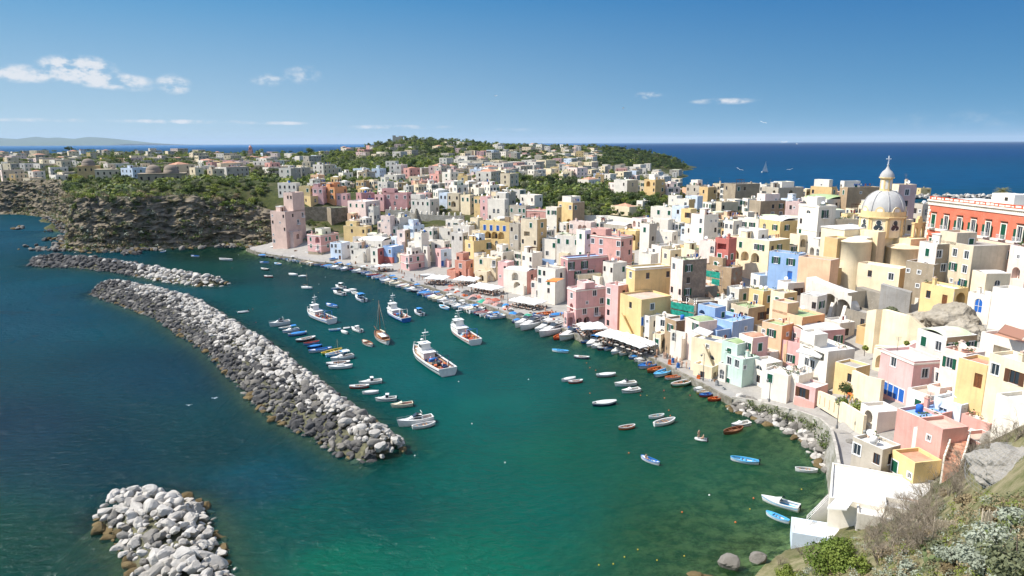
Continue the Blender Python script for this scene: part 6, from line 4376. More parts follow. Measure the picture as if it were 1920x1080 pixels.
dome_building(166,312,560,14,12,9,4.6,paint('ochre',.8),'old church with a brown dome on the plateau','church','domed_church')
dome_building(305,326,430,26,12,9,4.2,paint('stone'),'grey stone building with two low domes above the cliff','church','domed_church',2)
dome_building(212,318,520,22,11,11,1.5,paint('beige'),'tall weathered beige convent left of the low domes','convent','convent',1)
b=MB();p=atY(470,284,1150);o_=empty('bell_tower',(p.x,p.y,p.z-8));b.box(-3,3,-3,3,-4,9,0);b.box(-3.3,3.3,-3.3,3.3,9,9.6,0);b.box(-2.2,2.2,-2.2,2.2,9.6,15,0);b.box(-.7,.7,-2.25,-2.0,10.6,13.4,1);b.lathe([(2.4,15),(1.8,16.5),
 (.4,
 18),
 (0,
 18.5)],
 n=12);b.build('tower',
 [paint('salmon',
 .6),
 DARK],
 o_);tag(o_,
 'reddish bell tower standing on the skyline left of the hill',
 'bell tower')
b=MB();p=hit(746,262,0,900) or atY(746,262,1500);o_=empty('castle',(p.x,p.y,p.z));b.box(-10,10,-7,7,-5,6,0);b.box(-10,-4,-7,0,6,9,0);b.box(3,10,-6,6,6,8,0);b.build('wall',[paint('grey')],o_);tag(o_,'old stone building on top of the wooded hill',
 'castle')
# labels for the filled-in houses
CN=dict(white='white',white2='off-white',cream='cream',yellow='yellow',ochre='ochre',palepink='pale pink',pink='pink',rose='rose',salmon='salmon',orange='orange',peach='peach',blue='blue',paleblue='pale blue',mint='mint',
 red='red',
 grey='grey',
 beige='beige',
 brown='brown',
 stone='stone',
 concrete='concrete',
 mauve='mauve',
 terra='terracotta',
 olive='olive',
 dkbrown='brown')
RN=dict(w='pale roof terrace',m='greenish roof',k='grey roof',t='tan roof',g='green roof',y='yellowish roof',r='red roof',b='blue roof',vw='vaulted roof',vm='mossy vault',dw='low white dome',pr='tiled roof',vr='red vault',
 vg='green vault',
 vb='blue vault')
named=[h for h in HOUSES if h['lab']]
used=set(h['lab'] for h in named)
for h in HOUSES:
 if h.get('fill')=='town':
  near=sorted(named,key=lambda q_:(q_['ctr']-h['ctr']).xy.length)
  size='low' if h['H']<5.6 else 'tall' if h['H']>7 else 'mid-sized'
  for k in range(6):
   q_=near[k];dx=(h['x0']+h['x1']-q_['x0']-q_['x1'])/2;dy=h['Y']-q_['Y']
   rel=('behind' if dy>0 else 'in front of') if abs(dy)>abs(dx)*h['Y']/F_PX else ('left of' if dx<0 else 'right of')
   short=' '.join(q_['lab'].split()[:6])
   for cut in (' with',' the',' and',' on',' in',' of',' a',' under',' above',' behind',' beside',' at',' below',' by',' its',' between',' amid',' right',' left',' two',' three',' one',' to',' right of',' left of'):
    while short.endswith(cut):short=short[:-len(cut)]
   L=f"{size} {CN[h['col']]} house with {RN[h['roof']]} {rel} the {short}"
   L=' '.join(L.split()[:16])
   if L not in used:break
  used.add(L);tag(h['root'],L)
 elif h.get('fill')=='far':
  near=[q_ for q_ in HOUSES if q_.get('fill')=='far']
  tag(h['root'],f"distant {CN[h['col']]} house with {RN[h['roof']]} {h['place']}")
# boulders of the breakwaters and the shore
def rock_mesh(seed,el=(1,.8,.62),sub=3):
 r_=random.Random(seed);planes=[]
 for _ in range(12):
  v=Vector((r_.gauss(0,1),r_.gauss(0,1),r_.gauss(0,1))).normalized();planes.append((v,r_.uniform(.58,.98)))
 import bmesh
 bm=bmesh.new();bmesh.ops.create_icosphere(bm,subdivisions=sub,radius=1)
 for v in bm.verts:
  u=v.co.normalized();rad=1.15
  for n_,d_ in planes:
   c_=n_.dot(u)
   if c_>.05:rad=min(rad,d_/c_)
  rad*=1+.05*noise.noise(u*2.4+Vector((seed,0,0)))
  v.co=Vector((u.x*rad*el[0],u.y*rad*el[1],u.z*rad*el[2]))
 vs=[v.co.copy() for v in bm.verts];fs=[[v.index for v in f.verts] for f in bm.faces];bm.free();return vs,fs
ROCKM=dict(pale=rockmat('pale limestone',(.37,.345,.305),(.49,.46,.415),(.27,.24,.2),1.2),dark=rockmat('black lava',(.045,.043,.042),(.1,.095,.09),(.13,.12,.105),1.2),tan=rockmat('algae stained stone',(.1,.068,.028),(.17,
 .125,
 .06),
 (.06,
 .045,
 .02),
 1.0),
 grey=rockmat('grey boulder stone',
 (.16,
 .15,
 .13),
 (.23,
 .21,
 .185),
 (.12,
 .105,
 .085),
 1.0))
RV=[rock_mesh(s,e) for s,e in zip(range(12),[(1,.8,.62),(1.2,.75,.6),(1,.9,.75),(1.1,.65,.5),(.95,.85,.7),(1.25,.8,.55)]*2)]
RME={}
def rock_data(v,c):
 if (v,c) not in RME:
  b=MB();b.mesh(RV[v][0],RV[v][1],0,False);RME[(v,c)]=b.data('boulder',[ROCKM[c]])
 return RME[(v,c)]
rr=random.Random(5);ROCKS=[]
def add_rocks(b,place,sp,size,colour):
 pts=bw_points(b);P0=np.array([p[0] for p in pts]);S=np.concatenate([[0],np.cumsum(np.sqrt((np.diff(P0,axis=0)**2).sum(1)))])
 nal=int(S[-1]/sp)
 for i in range(nal+1):
  f=i/nal;k=min(len(pts)-1,int(f*(len(pts)-1)+.5));a,c,t2,zt,L=pts[k];tot=np.linalg.norm(t2-a);ncr=max(2,int(tot/sp))
  w=(t2-a)/(np.linalg.norm(t2-a)+1e-6);tang=(pts[min(k+1,len(pts)-1)][0]-pts[max(k-1,0)][0]);tang=tang/(np.linalg.norm(tang)+1e-6)
  for j in range(ncr+1):
   s=(j+rr.uniform(-.45,.45))/ncr;q=a+w*(s*tot)+tang*rr.uniform(-.5,.5)*sp;u=s*tot/max(L,.1)
   z=zt*min(1,max(0,u*1.25))**.8 if u<1 else zt*max(0,1-(u-1)*L/max(.5,tot-L))
   z+=rr.uniform(-.25,.3);c_=colour(u,f,rr,z)
   ROCKS.append((q[0],q[1],z-.25,size*rr.choice([.5,.65,.85,1,1,1.2,1.65]),rr.randrange(12),c_,place))
def col_near(u,f,r_,z):
 if z<.55 and r_.random()<.75:return 'tan'
 return 'pale' if r_.random()<.93 else 'grey'
def col_mid(u,f,r_,z):
 if z<.35 and r_.random()<.35:return 'tan'
 edge=.5+.12*math.sin(f*9)+(.35 if f<.1 else 0)-(.35*max(0,f-.93)/.07)
 if u<edge+r_.uniform(-.2,.2):return 'dark' if r_.random()<.8 else 'grey'
 return 'pale' if r_.random()<.72 else ('dark' if r_.random()<.25 else 'grey')
def col_far(u,f,r_,z):
 if f<.58+r_.uniform(-.1,.1) and not (u>.8 and r_.random()<.25):return 'dark' if r_.random()<.95 else 'grey'
 return 'pale' if r_.random()<.85 else 'tan' if z<.8 else 'grey'
add_rocks(BW_NEAR,'near',.98,.78,col_near);add_rocks(BW_MID,'mid',.98,.74,col_mid);add_rocks(BW_FAR,'far',1.5,1.1,col_far)
for i in range(260):
 f=rr.random();k=f*(len(seaw)-1);a=seaw[int(k)].lerp(seaw[min(int(k)+1,len(seaw)-1)],k%1);n=normal_in(seaw,int(k));o=rr.uniform(-2.2,3.2)
 ROCKS.append((a.x+n.x*o,a.y+n.y*o,max(-.35,ground(a.x+n.x*o,a.y+n.y*o))+rr.uniform(0,.35),rr.uniform(.55,1.15),rr.randrange(12),'tan' if o<-1.2 and rr.random()<.6 else rr.choice(['pale','grey','grey','pale']),'wall'))
for i in range(230):
 k=rr.randrange(80,298);o=rr.uniform(-6,2.5);x,y=cl[k];s=rr.uniform(.7,2.0)
 ROCKS.append((x+rr.uniform(-1,1)+(-o*0),y+o,rr.uniform(-.3,.7),s,rr.randrange(12),rr.choice(['grey','dark','tan','grey']),'cliff'))
for px,py,n,sp in ((96,466,26,9),(85,468,10,5),(243,476,14,3.2),(110,430,22,9),(33,429,16,4),(115,450,18,6)):
 for _ in range(n):
  p=at(px,py,0);ROCKS.append((p.x+rr.gauss(0,sp*.6),p.y+rr.gauss(0,sp*.6),rr.uniform(-.3,.8),rr.uniform(.8,2.2),rr.randrange(12),rr.choice(['grey','grey','dark','tan']),'point'))
for i in range(420):
 f=rr.random();a=atY(1690,358,640).lerp(atY(2000,356,640),f);ROCKS.append((a.x,a.y+rr.uniform(-6,6),rr.uniform(.5,3.2),rr.uniform(1.2,2.6),rr.randrange(12),rr.choice(['pale','pale','grey']),'mole'))
ROCKS.sort(key=lambda r_:-r_[3]/math.hypot(r_[0],r_[1])*(1 if proj(r_[:3])[1]<1090 and r_[2]>-.2 else .01))
RLAB={('near','pale'):('pale limestone boulder piled on the nearest breakwater','pale boulders of the nearest breakwater'),('near','tan'):('ochre stained boulder at the waterline of the nearest breakwater','ochre boulders round the nearest breakwater'),
 ('near',
 'grey'):('greyer boulder among the pale ones of the nearest breakwater',
 'grey boulders of the nearest breakwater'),
 ('mid',
 'pale'):('pale boulder on the harbour side of the long curved breakwater',
 'pale boulders of the long breakwater'),
 ('mid',
 'dark'):('black lava boulder on the sea side of the long breakwater',
 'black boulders of the long breakwater'),
 ('mid',
 'tan'):('ochre boulder at the waterline of the long breakwater',
 'ochre boulders of the long breakwater'),
 ('mid',
 'grey'):('grey boulder among the black ones of the long breakwater',
 'grey boulders of the long breakwater'),
 ('wall',
 'pale'):('pale boulder heaped below the curved sea wall',
 'pale boulders below the sea wall'),
 ('wall',
 'grey'):('grey boulder heaped below the curved sea wall',
 'grey boulders below the sea wall'),
 ('wall',
 'tan'):('brown wet boulder in the shallows below the sea wall',
 'brown boulders below the sea wall')}
def rmat(x,y,z,s):
 r2=random.Random(int(x*977+y*131));return Matrix.Translation((x,y,z))@Matrix.Rotation(r2.uniform(0,6.28),4,'Z')@Matrix.Rotation(r2.uniform(-.5,.5),4,'X')@Matrix.Rotation(r2.uniform(-.5,.5),4,'Y')@Matrix.Diagonal((s,s,s,1))
vv,ff,mi_,nofs=[],[],[],0;cn=list(ROCKM)
RL=[rock_mesh(s,e,2) for s,e in zip(range(12),[(1,.8,.62),(1.2,.75,.6),(1,.9,.75),(1.1,.65,.5),(.95,.85,.7),(1.25,.8,.55)]*2)];RVA=[np.array([tuple(v) for v in r_[0]]) for r_ in RL];RFA=[np.array(r_[1]) for r_ in RL]
for i,(x,y,z,s,v,c,pl) in enumerate(ROCKS):
 M=rmat(x,y,z,s)
 if i<296 and (pl,c) in RLAB:
  o=link('boulder',rock_data(v,c),None,M=M);L=RLAB[(pl,c)];tag(o,L[0],'boulder',L[1])
 else :
  A=np.array(M);V=RVA[v]@A[:3,:3].T+A[:3,3];vv.append(V);ff.append(RFA[v]+nofs);mi_.append(np.full(len(RFA[v]),cn.index(c)));nofs+=len(V)
me=big_mesh('boulders',np.concatenate(vv),np.concatenate(ff),[ROCKM[c] for c in cn],False);me.polygons.foreach_set('material_index',np.concatenate(mi_).astype(np.int32));me.update()
tag(link('boulders',me),kind='stuff')
for px,py,s,c,lab in ((1369,1055,1.5,'grey','large striped grey rock standing in the shallows near the shore'),(1421,1047,1.2,'grey','rounded grey rock at the water edge right of the striped one'),(1302,1076,1.2,'tan','half sunk brown rock at the bottom left of the shallows'),
 (1326,
 1078,
 1.0,
 'tan',
 'mossy brown rock in the shallows at the bottom edge')):
 p=at(px,py,.3);o=link('boulder',rock_data(2 if c=='grey' else 4,c),None,M=rmat(p.x,p.y,.1 if c=='grey' else -.25,s));tag(o,lab,'boulder')
def big_rock(c,rx,ry,rz,seed,mat,name,label,cat,sub=5):
 import bmesh
 bm=bmesh.new();bmesh.ops.create_icosphere(bm,subdivisions=sub,radius=1);b=MB()
 for v in bm.verts:
  u=v.co.copy();q=u*1.3+Vector((seed,seed*.3,0))
  k=1+.28*noise.fractal(q,.9,2,5)-.12*abs(noise.noise(q*2.2));v.co=Vector((u.x*rx*k,u.y*ry*k,u.z*rz*k))
 b.mesh([v.co.copy() for v in bm.verts],[[v.index for v in f.verts] for f in bm.faces],0,False);bm.free()
 o=b.build(name,[mat],None,c);tag(o,label,cat);return o
TUFAR=rockmat('weathered tufa',(.27,.235,.18),(.36,.32,.255),(.17,.14,.105),.5,.8)
p=atY(1800,602,134);big_rock((p.x,p.y+2,p.z-1.5),5.2,5,4.2,3,TUFAR,'boulder','huge grey tufa boulder wedged between the houses','boulder')
p=atY(1822,628,128);big_rock((p.x,p.y+2,p.z-1.5),4.2,4,3.6,9,TUFAR,'boulder','rounded tufa boulder below the huge one','boulder')
p=atY(1750,600,139);big_rock((p.x,p.y+3,p.z-2),5.5,4,3,5,TUFAR,'boulder','low dark rock under the mustard yellow house','boulder')
OUT=rockmat('pale outcrop',(.27,.25,.215),(.36,.335,.295),(.17,.15,.12),.6,.9)
p=atY(1925,920,47);oc=big_rock((p.x+1.2,p.y+2,p.z-.2),3.3,3.6,2.5,21,OUT,'rock_outcrop','pale rock outcrop under wire netting at the right edge','rock',6)
nb=MB();cpos=0
for k in range(26):
 a_=math.pi*(.75+1.0*k/25)
 for sgn in (1,):
  pts=[]
  for j in range(14):
   e=-.3+1.6*j/13;u=Vector((math.cos(a_)*math.cos(e),math.sin(a_)*math.cos(e),math.sin(e)));pts.append(Vector((u.x*3.5,u.y*3.8,u.z*2.7))*1.06)
  nb.tube(pts,.008,3,0,False)
for j in range(12):
 e=-.3+1.5*j/11;nb.tube([Vector((math.cos(a_)*math.cos(e)*3.5,math.sin(a_)*math.cos(e)*3.8,math.sin(e)*2.7))*1.06 for a_ in [math.pi*(.75+1.0*k/25) for k in range(26)]],.008,3,0,False)
nb.build('wire_netting',[simple('galvanised wire',(.35,.35,.35),.5)],oc)
# trees
LM=dict(mid=leafmat('mid green leaves',(0.047,0.081,0.019),(0.162,0.203,0.047)),dark=leafmat('dark evergreen leaves',(0.022,0.041,0.014),(0.074,0.108,0.030)),lime=leafmat('fresh green leaves',(0.095,0.149,0.024),(0.257,0.284,
 0.054)),
 olive=leafmat('olive grey leaves',
 (0.081,
 0.095,
 0.047),
 (0.203,
 0.216,
 0.115)),
 dry=leafmat('dry scrub',
 (0.176,
 0.135,
 0.068),
 (0.324,
 0.257,
 0.149)),
 silver=leafmat('silver leaves',
 (0.230,
 0.257,
 0.189),
 (0.378,
 0.405,
 0.311)))
BARK=rockmat('bark',(.08,.06,.045),(.14,.11,.085),(.06,.05,.04),2)
tr=random.Random(11)
def leaf_cloud(n,lobes,size,r_,flat=.0):
 """small leaf faces scattered through lobes (centre, radii): arrays"""
 V=[];F=[]
 for i in range(n):
  c,rad=r_.choice(lobes)
  u=Vector((r_.gauss(0,1),r_.gauss(0,1),r_.gauss(0,1))).normalized();d=r_.random()**.33
  p=Vector((c[0]+u.x*rad[0]*d,c[1]+u.y*rad[1]*d,c[2]+u.z*rad[2]*d))
  n_=(u+Vector((r_.gauss(0,.6),r_.gauss(0,.6),r_.gauss(0,.6)+.4))).normalized();a=n_.orthogonal().normalized();a=Matrix.Rotation(r_.uniform(0,6.28),3,n_)@a;b=n_.cross(a);s=size*r_.uniform(.6,1.35)
  k=len(V);V+=[p-a*s-b*s*.6,p+a*s*.9-b*s*.5,p+a*s*.8+b*s*.7,p-a*s*.7+b*s*.6];F.append((k,k+1,k+2,k+3))
 return V,F
def make_lobes(kind,r_):
 L=[]
 if kind=='round':
  for _ in range(9):
   t=r_.uniform(0,6.28);d=r_.uniform(.2,.75);L.append(((math.cos(t)*d,math.sin(t)*d,r_.uniform(.75,1.65)),(r_.uniform(.32,.55),)*2+(r_.uniform(.26,.42),)))
 elif kind=='pine':
  for _ in range(9):
   t=r_.uniform(0,6.28);d=r_.uniform(.2,1.0);L.append(((math.cos(t)*d,math.sin(t)*d,r_.uniform(1.5,1.85)),(r_.uniform(.3,.5),)*2+(r_.uniform(.14,.22),)))
 elif kind=='cypress':
  for k in range(8):L.append(((r_.uniform(-.05,.05),r_.uniform(-.05,.05),.35+k*.33),(.28-.025*k,)*2+(.34,)))
 else :
  for _ in range(7):
   t=r_.uniform(0,6.28);d=r_.uniform(.1,.7);L.append(((math.cos(t)*d,math.sin(t)*d,r_.uniform(.25,.7)),(r_.uniform(.3,.5),)*2+(r_.uniform(.22,.36),)))
 return L
CROWNS={}
for kind,n,size in (('round',620,.085),('pine',520,.08),('cypress',420,.07),('bush',420,.075)):
 for v in range(4):
  r2=random.Random(hash((kind,v))%1000 if False else v*17+len(kind));CROWNS[(kind,v)]=leaf_cloud(n,make_lobes(kind,r2),size,r2)
TRUNK={}
def trunk_data(kind,v):
 if (kind,v) not in TRUNK:
  r2=random.Random(v);b=MB();h=1.0 if kind=='round' else 1.6 if kind=='pine' else .5
  b.tube([(0,0,-.25),(.03,.02,h*.4),(.05,-.02,h*.75)],[.085,.065,.05],6)
  for k in range(4):
   t=k*1.57+r2.uniform(0,1);b.tube([(.05,-.02,h*.7),(.3*math.cos(t),.3*math.sin(t),h*1.0),(.55*math.cos(t),.55*math.sin(t),h*1.2)],[.04,.028,.014],5,0,False)
  TRUNK[(kind,v)]=b.data('trunk',[BARK])
 return TRUNK[(kind,v)]
CDATA={}
def crown_data(kind,v,mat):
 if (kind,v,mat) not in CDATA:
  b=MB();b.mesh(*CROWNS[(kind,v)],0,False);CDATA[(kind,v,mat)]=b.data('crown',[LM[mat]])
 return CDATA[(kind,v,mat)]
TREES=[]
hc=np.array([[h['ctr'].x,h['ctr'].y,h['rad']] for h in HOUSES])
def scatter(x0,x1,y0,y1,n,kinds,mats,smin,smax,place,clearf=.85,y0d=60):
 for _ in range(n):
  px,py=tr.uniform(x0,x1),tr.uniform(y0,y1);p=hit(px,py,0,y0d,2400)
  if p is None or p.z<1.2:continue
  s=tr.uniform(smin,smax)
  if (np.hypot(hc[:,0]-p.x,hc[:,1]-p.y)<hc[:,2]*clearf+s*.5).any():continue
  TREES.append((p.x,p.y,p.z,s,tr.choice(kinds),tr.randrange(4),tr.choice(mats),place))
RB=['round','round','bush']
scatter(135,250,338,352,46,RB,['mid','dark','lime','dark'],3.5,6,'on the cliff edge')
scatter(250,515,344,366,110,RB+['bush'],['mid','mid','lime','dark','olive'],2.5,4.6,'along the cliff top')
scatter(0,140,325,352,70,RB,['mid','dark','dark','mid'],3.5,6.5,'at the far left above the beach')
scatter(1000,1245,360,408,420,RB,['mid','lime','mid','dark','olive'],2.2,4.6,'in the gardens between the houses')
scatter(560,622,396,450,60,['bush','bush','round'],['mid','dark','olive'],1.5,2.8,'in the terraced garden by the tower',.6)
scatter(815,905,380,396,40,['bush','round'],['mid','lime','mid'],1.8,3,'behind the battlements',.5)
scatter(675,720,370,392,6,['bush'],['mid'],1.5,2,'behind the battlements',.5)
scatter(640,690,342,358,30,RB,['mid','lime','dark'],3,5,'behind the orange house')
scatter(1230,1420,356,376,50,RB,['mid','olive','dark'],2,4,'behind the white houses on the ridge')
scatter(1440,1520,352,368,10,['round'],['dark','mid'],2.5,4,'before the skyline houses')
scatter(590,850,296,335,420,RB,['mid','dark','lime','mid','olive'],4,7.5,'in the green valley below the hill')
scatter(100,520,276,335,900,RB+['pine'],['mid','dark','lime','olive','mid'],4.5,8.5,'on the plateau')
scatter(0,120,276,330,90,RB+['pine'],['mid','dark','olive'],4.5,8,'on the plateau')
scatter(520,690,274,300,240,RB+['pine'],['mid','dark','lime','mid'],5,9,'on the plateau edge')
scatter(690,980,258,292,900,RB,['mid','dark','mid','lime','olive'],5.5,10,'on the wooded hill')
scatter(980,1160,272,312,420,RB+['pine'],['mid','dark','mid','olive'],5,9,'on the far slopes')
scatter(1130,1290,278,318,700,RB,['dark','dark','mid','dark'],5,8.5,'on the dark headland')
scatter(860,1240,300,352,420,RB,['mid','dark','lime','olive'],3.5,6.5,'between the far houses')
for px,Y,s in ((219,1150,15),(540,1100,13),(620,1150,14),(350,800,10),(455,620,9)):
 x=XofY(px,Y,30);TREES.append((x,Y,ground(x,Y),s,'pine' if px<300 else 'round',1,'dark' if px<300 else 'mid','standing tall on the skyline'))
for px,Y,s,k,m_ in ((1126,318,6.8,'round','dark'),(1495,330,4.6,'bush','dark'),(1459,285,3.4,'round','mid'),(1335,395,3.0,'cypress','dark'),(1470,345,3.6,'round','dark')):
 x=XofY(px,Y,20);TREES.append((x,Y,ground(x,Y),s,k,2,m_,{1126:'standing dark and tall in the middle of the gardens',1495:'rounded on the skyline left of the dome',1459:'among white roofs below the skyline',1335:'pointed on the sea skyline',
  1470:'beside the long grey skyline house'}[px]))
for i in range(118,292):
 for _ in range(2):
  o=tr.uniform(9,24);x,y=cl[i][0]+tr.uniform(-2,2),cl[i][1]+o;dk=i<185
  TREES.append((x,y,ground(x,y) if o>15 else 24-(15-o)*.5-max(0,(i-268)/32)*8,tr.uniform(4,7.5) if dk else tr.uniform(2.5,5),tr.choice(['round','round','bush']),tr.randrange(4),tr.choice(['dark','dark','mid','lime']) if dk else tr.choice(['mid',
   'olive',
   'lime',
   'dry',
   'mid']),
   'along the cliff top'))
for px,py in ((590,432),(600,430),(586,440),(594,437),(603,438),(611,434),(575,452),(585,450),(597,448),(608,446),(618,441),(622,431),(606,421),(613,411),(601,408),(616,400),(590,421),(580,444)):
 p=hit(px,py);TREES.append((p.x,p.y,p.z,tr.uniform(2.6,3.8),'bush',tr.randrange(4),tr.choice(['mid','olive']),'in the terraced garden by the tower'))
TREES.sort(key=lambda t_:-t_[3]/math.hypot(t_[0],t_[1]))
MW=dict(mid='mid green',dark='dark green',lime='bright green',olive='grey green',dry='dry',silver='silvery');KW=dict(round='broad tree',pine='umbrella pine',cypress='cypress',bush='low bushy tree')
tv,tf,tm,tn=[],[],[],0;lmk=list(LM);CV={k:(np.array([tuple(p) for p in v[0]]),np.array(v[1])) for k,v in CROWNS.items()}
for i,(x,y,z,s,kind,v,mat,place) in enumerate(TREES):
 rz=tr.uniform(0,6.28)
 if i<240:
  root=empty('tree',(x,y,z-.1),rz);root.scale=(s*.62,s*.62,s*.55)
  link('trunk',trunk_data(kind,v),root);link('crown',crown_data(kind,v,mat),root)
  tag(root,f'{MW[mat]} {KW[kind]} {place}','tree',f'trees {place}')
 else :
  V,F=CV[(kind,v)];q=np.arange(len(F));np.random.seed(i);keep=np.random.choice(len(F),int(len(F)*(.3 if y>700 else .6)),False);k=1.5 if y>700 else 1.15
  Fk=F[keep];P=V[Fk];ctr=P.mean(1,keepdims=True);P=ctr+(P-ctr)*k
  c_,s_=math.cos(rz),math.sin(rz);Q=np.stack([(P[...,0]*c_-P[...,1]*s_)*s*.62+x,(P[...,0]*s_+P[...,1]*c_)*s*.62+y,P[...,2]*s*.55+z-.1],-1).reshape(-1,3)
  tv.append(Q);tf.append(np.arange(len(Q)).reshape(-1,4)+tn);tm.append(np.full(len(Fk),lmk.index(mat)));tn+=len(Q)
CVa=np.array(CLIFF_V).reshape(300,rows,3);sr=random.Random(3)
def clump(x,y,z,r_,n,size,mat):
 global tn
 V,F=leaf_cloud(n,[((0,0,.3),(1,1,.7)),((.5,.2,.1),(.7,.7,.5))],size/r_,sr);V=np.array([tuple(p) for p in V])*r_+np.array([x,y,z]);tv.append(V);tf.append(np.array(F)+tn);tm.append(np.full(len(F),lmk.index(mat)));tn+=len(V)
for _ in range(1700):
 i=int(sr.uniform(40,299));k=int(min(rows-1,abs(sr.gauss(0,1))*12)) if sr.random()<.6 else int(sr.uniform(0,rows));p=CVa[i,k]
 if noise.noise((i*.05,k*.12,2))<-.12 and k>5:continue
 clump(p[0],p[1]-.3,p[2],sr.uniform(.7,2.0),26,.32,sr.choice(['dry','olive','mid','dry','olive','silver','lime' if k<6 else 'dark']))
for _ in range(110):
 i=int(sr.uniform(120,290));p=CVa[i,rows-1];clump(p[0],p[1]+sr.uniform(-1.5,3),p[2]-.3,sr.uniform(1.4,2.6),60,.4,sr.choice(['mid','lime','olive','dry','mid']))
gx=sr.uniform
XY=[(gx(-.62,.25),math.exp(gx(math.log(352),math.log(1500)))) for _ in range(9000)];GX=np.array([u*y for u,y in XY]);GY=np.array([y for u,y in XY]);GZ=heights(GX,GY)
for x,y,z in zip(GX,GY,GZ):
 if z<16 or (np.hypot(hc[:,0]-x,hc[:,1]-y)<hc[:,2]).any() or (seg_dist(np.array([[x,y]]),blp)<75).any():continue
 r_=gx(1.2,3.2)*(1+y/1500);clump(x,y,z-.2,r_,22,.3*r_,sr.choice(['mid','dark','olive','lime','mid','dark']))
me=big_mesh('woods',np.concatenate(tv),np.concatenate(tf),[LM[k] for k in lmk],False);me.polygons.foreach_set('material_index',np.concatenate(tm).astype(np.int32));me.update()
tag(link('woods',me),kind='stuff')
# plants of the near slope
fr=random.Random(21)
def slope_pt(px,py):return hit(px,py,0,16,140)
def shrub(px,py,r_,n,size,mat,label,name='shrub',squash=.75,stems=8):
 p=slope_pt(px,py);
 if p is None:return
 root=empty(name,p);lobes=[]
 for _ in range(12):
  t=fr.uniform(0,6.28);d=fr.uniform(0,.75)*r_;lobes.append(((math.cos(t)*d,math.sin(t)*d,fr.uniform(.25,.8)*r_*squash),(fr.uniform(.3,.48)*r_,)*2+(fr.uniform(.25,.4)*r_*squash,)))
 V,F=leaf_cloud(n,lobes,size,fr);b=MB();b.mesh(V,F,0,False);b.build('foliage',[LM[mat]],root)
 b=MB()
 for k in range(stems):
  t=fr.uniform(0,6.28);b.tube([(0,0,-.3),(math.cos(t)*r_*.3,math.sin(t)*r_*.3,r_*.4),(math.cos(t)*r_*.6,math.sin(t)*r_*.6,r_*.75)],[.05,.03,.012],4,0,False)
 b.build('stems',[BARK],root);tag(root,label,'shrub','shrubs on the near slope')
shrub(1556,1078,3.1,9000,.09,'lime','large rounded evergreen bush with yellow-green leaves at the bottom edge',squash=.95)
shrub(1480,1085,1.7,2600,.08,'lime','smaller yellow-green bush left of the large rounded one')
for px,py,r_,m_,lab in ((1690,985,1.5,'olive','grey green bush among bare twigs behind the white restaurant'),(1650,1000,1.2,'olive','low olive bush beside the white restaurant roof'),(1800,1062,1.5,'silver','silvery shrub in the right foreground'),
 (1870,
 1040,
 1.7,
 'silver',
 'broad silver leaved shrub under the cane fence'),
 (1905,
 1075,
 1.5,
 'olive',
 'dry olive shrub in the bottom right corner'),
 (1905,
 985,
 1.3,
 'silver',
 'pale silver shrub below the rock outcrop'),
 (1700,
 1075,
 1.1,
 'silver',
 'small silver shrub at the bottom edge'),
 (1760,
 1035,
 1.0,
 'olive',
 'olive shrub beside the prickly pears'),
 (1898,
 868,
 .9,
 'olive',
 'tuft of grey green scrub on the rock outcrop'),
 (1810,
 945,
 .9,
 'dry',
 'dry tuft between the fence and the outcrop'),
 (1770,
 930,
 .9,
 'dry',
 'dry brown bush on the slope left of the outcrop'),
 (1868,
 1010,
 1.0,
 'mid',
 'leafy green shrub right of the cane fence'),
 (1660,
 1045,
 1.0,
 'dry',
 'tangled dry brush beside the evergreen bush'),
 (1720,
 960,
 1.0,
 'olive',
 'scrubby bush at the top of the bare twigs'),
 (1840,
 1030,
 1.1,
 'olive',
 'grey olive clump between the silver shrubs'),
 (1780,
 1080,
 1.0,
 'dry',
 'dry brush at the bottom edge under the cactus'),
 (1850,
 1075,
 1.3,
 'silver',
 'silver shrub at the bottom edge near the corner'),
 (1740,
 1010,
 .8,
 'dry',
 'dry tuft at the left end of the cane fence'),
 (1620,
 1075,
 1.2,
 'lime',
 'bright green low bush beside the evergreen one'),
 (1870,
 975,
 .9,
 'dry',
 'brown tuft at the foot of the outcrop')):
 shrub(px,py,r_,int(1300*r_),.075,m_,lab)
p=atY(1672,583,140);root=empty('shrub',(p.x,p.y+1.5,p.z-2.2));V,F=leaf_cloud(3000,[((-1.6,0,1),(1.6,1.4,1.1)),((.6,0,1.5),(1.7,1.4,1.3)),((2.2,0,.8),(1.2,1.2,.9))],.16,fr);b=MB();b.mesh(V,F);b.build('foliage',[LM['olive']],
 root);tag(root,
 'wide round bush on the ledge under the concrete walls',
 'shrub')
def twig_mesh(seed):
 r_=random.Random(seed);b=MB()
 def grow(p,d,L,r,n):
  q=p+d*L*.5+Vector((r_.gauss(0,.05),r_.gauss(0,.05),0))*L;e=p+d*L
  b.tube([p,q,e],[r,r*.8,r*.6],4 if n>1 else 3,0,False)
  if n==0:return
  for _ in range(3 if n>1 else 4):
   v=(d+Vector((r_.gauss(0,.5),r_.gauss(0,.5),r_.gauss(.12,.3)))).normalized();s=r_.uniform(.35,1);grow(p.lerp(e,s),v,L*r_.uniform(.55,.8),r*.58,n-1)
 for _ in range(5):
  t=r_.uniform(0,6.28);grow(Vector((0,0,-.2)),Vector((math.cos(t)*.45,math.sin(t)*.45,1)).normalized(),r_.uniform(.9,1.5),.035,4)
 return b.data('branches',[simple('bare bark',(.3,.25,.19),.9,.1,var=.3)])
TW=[twig_mesh(s) for s in range(5)]
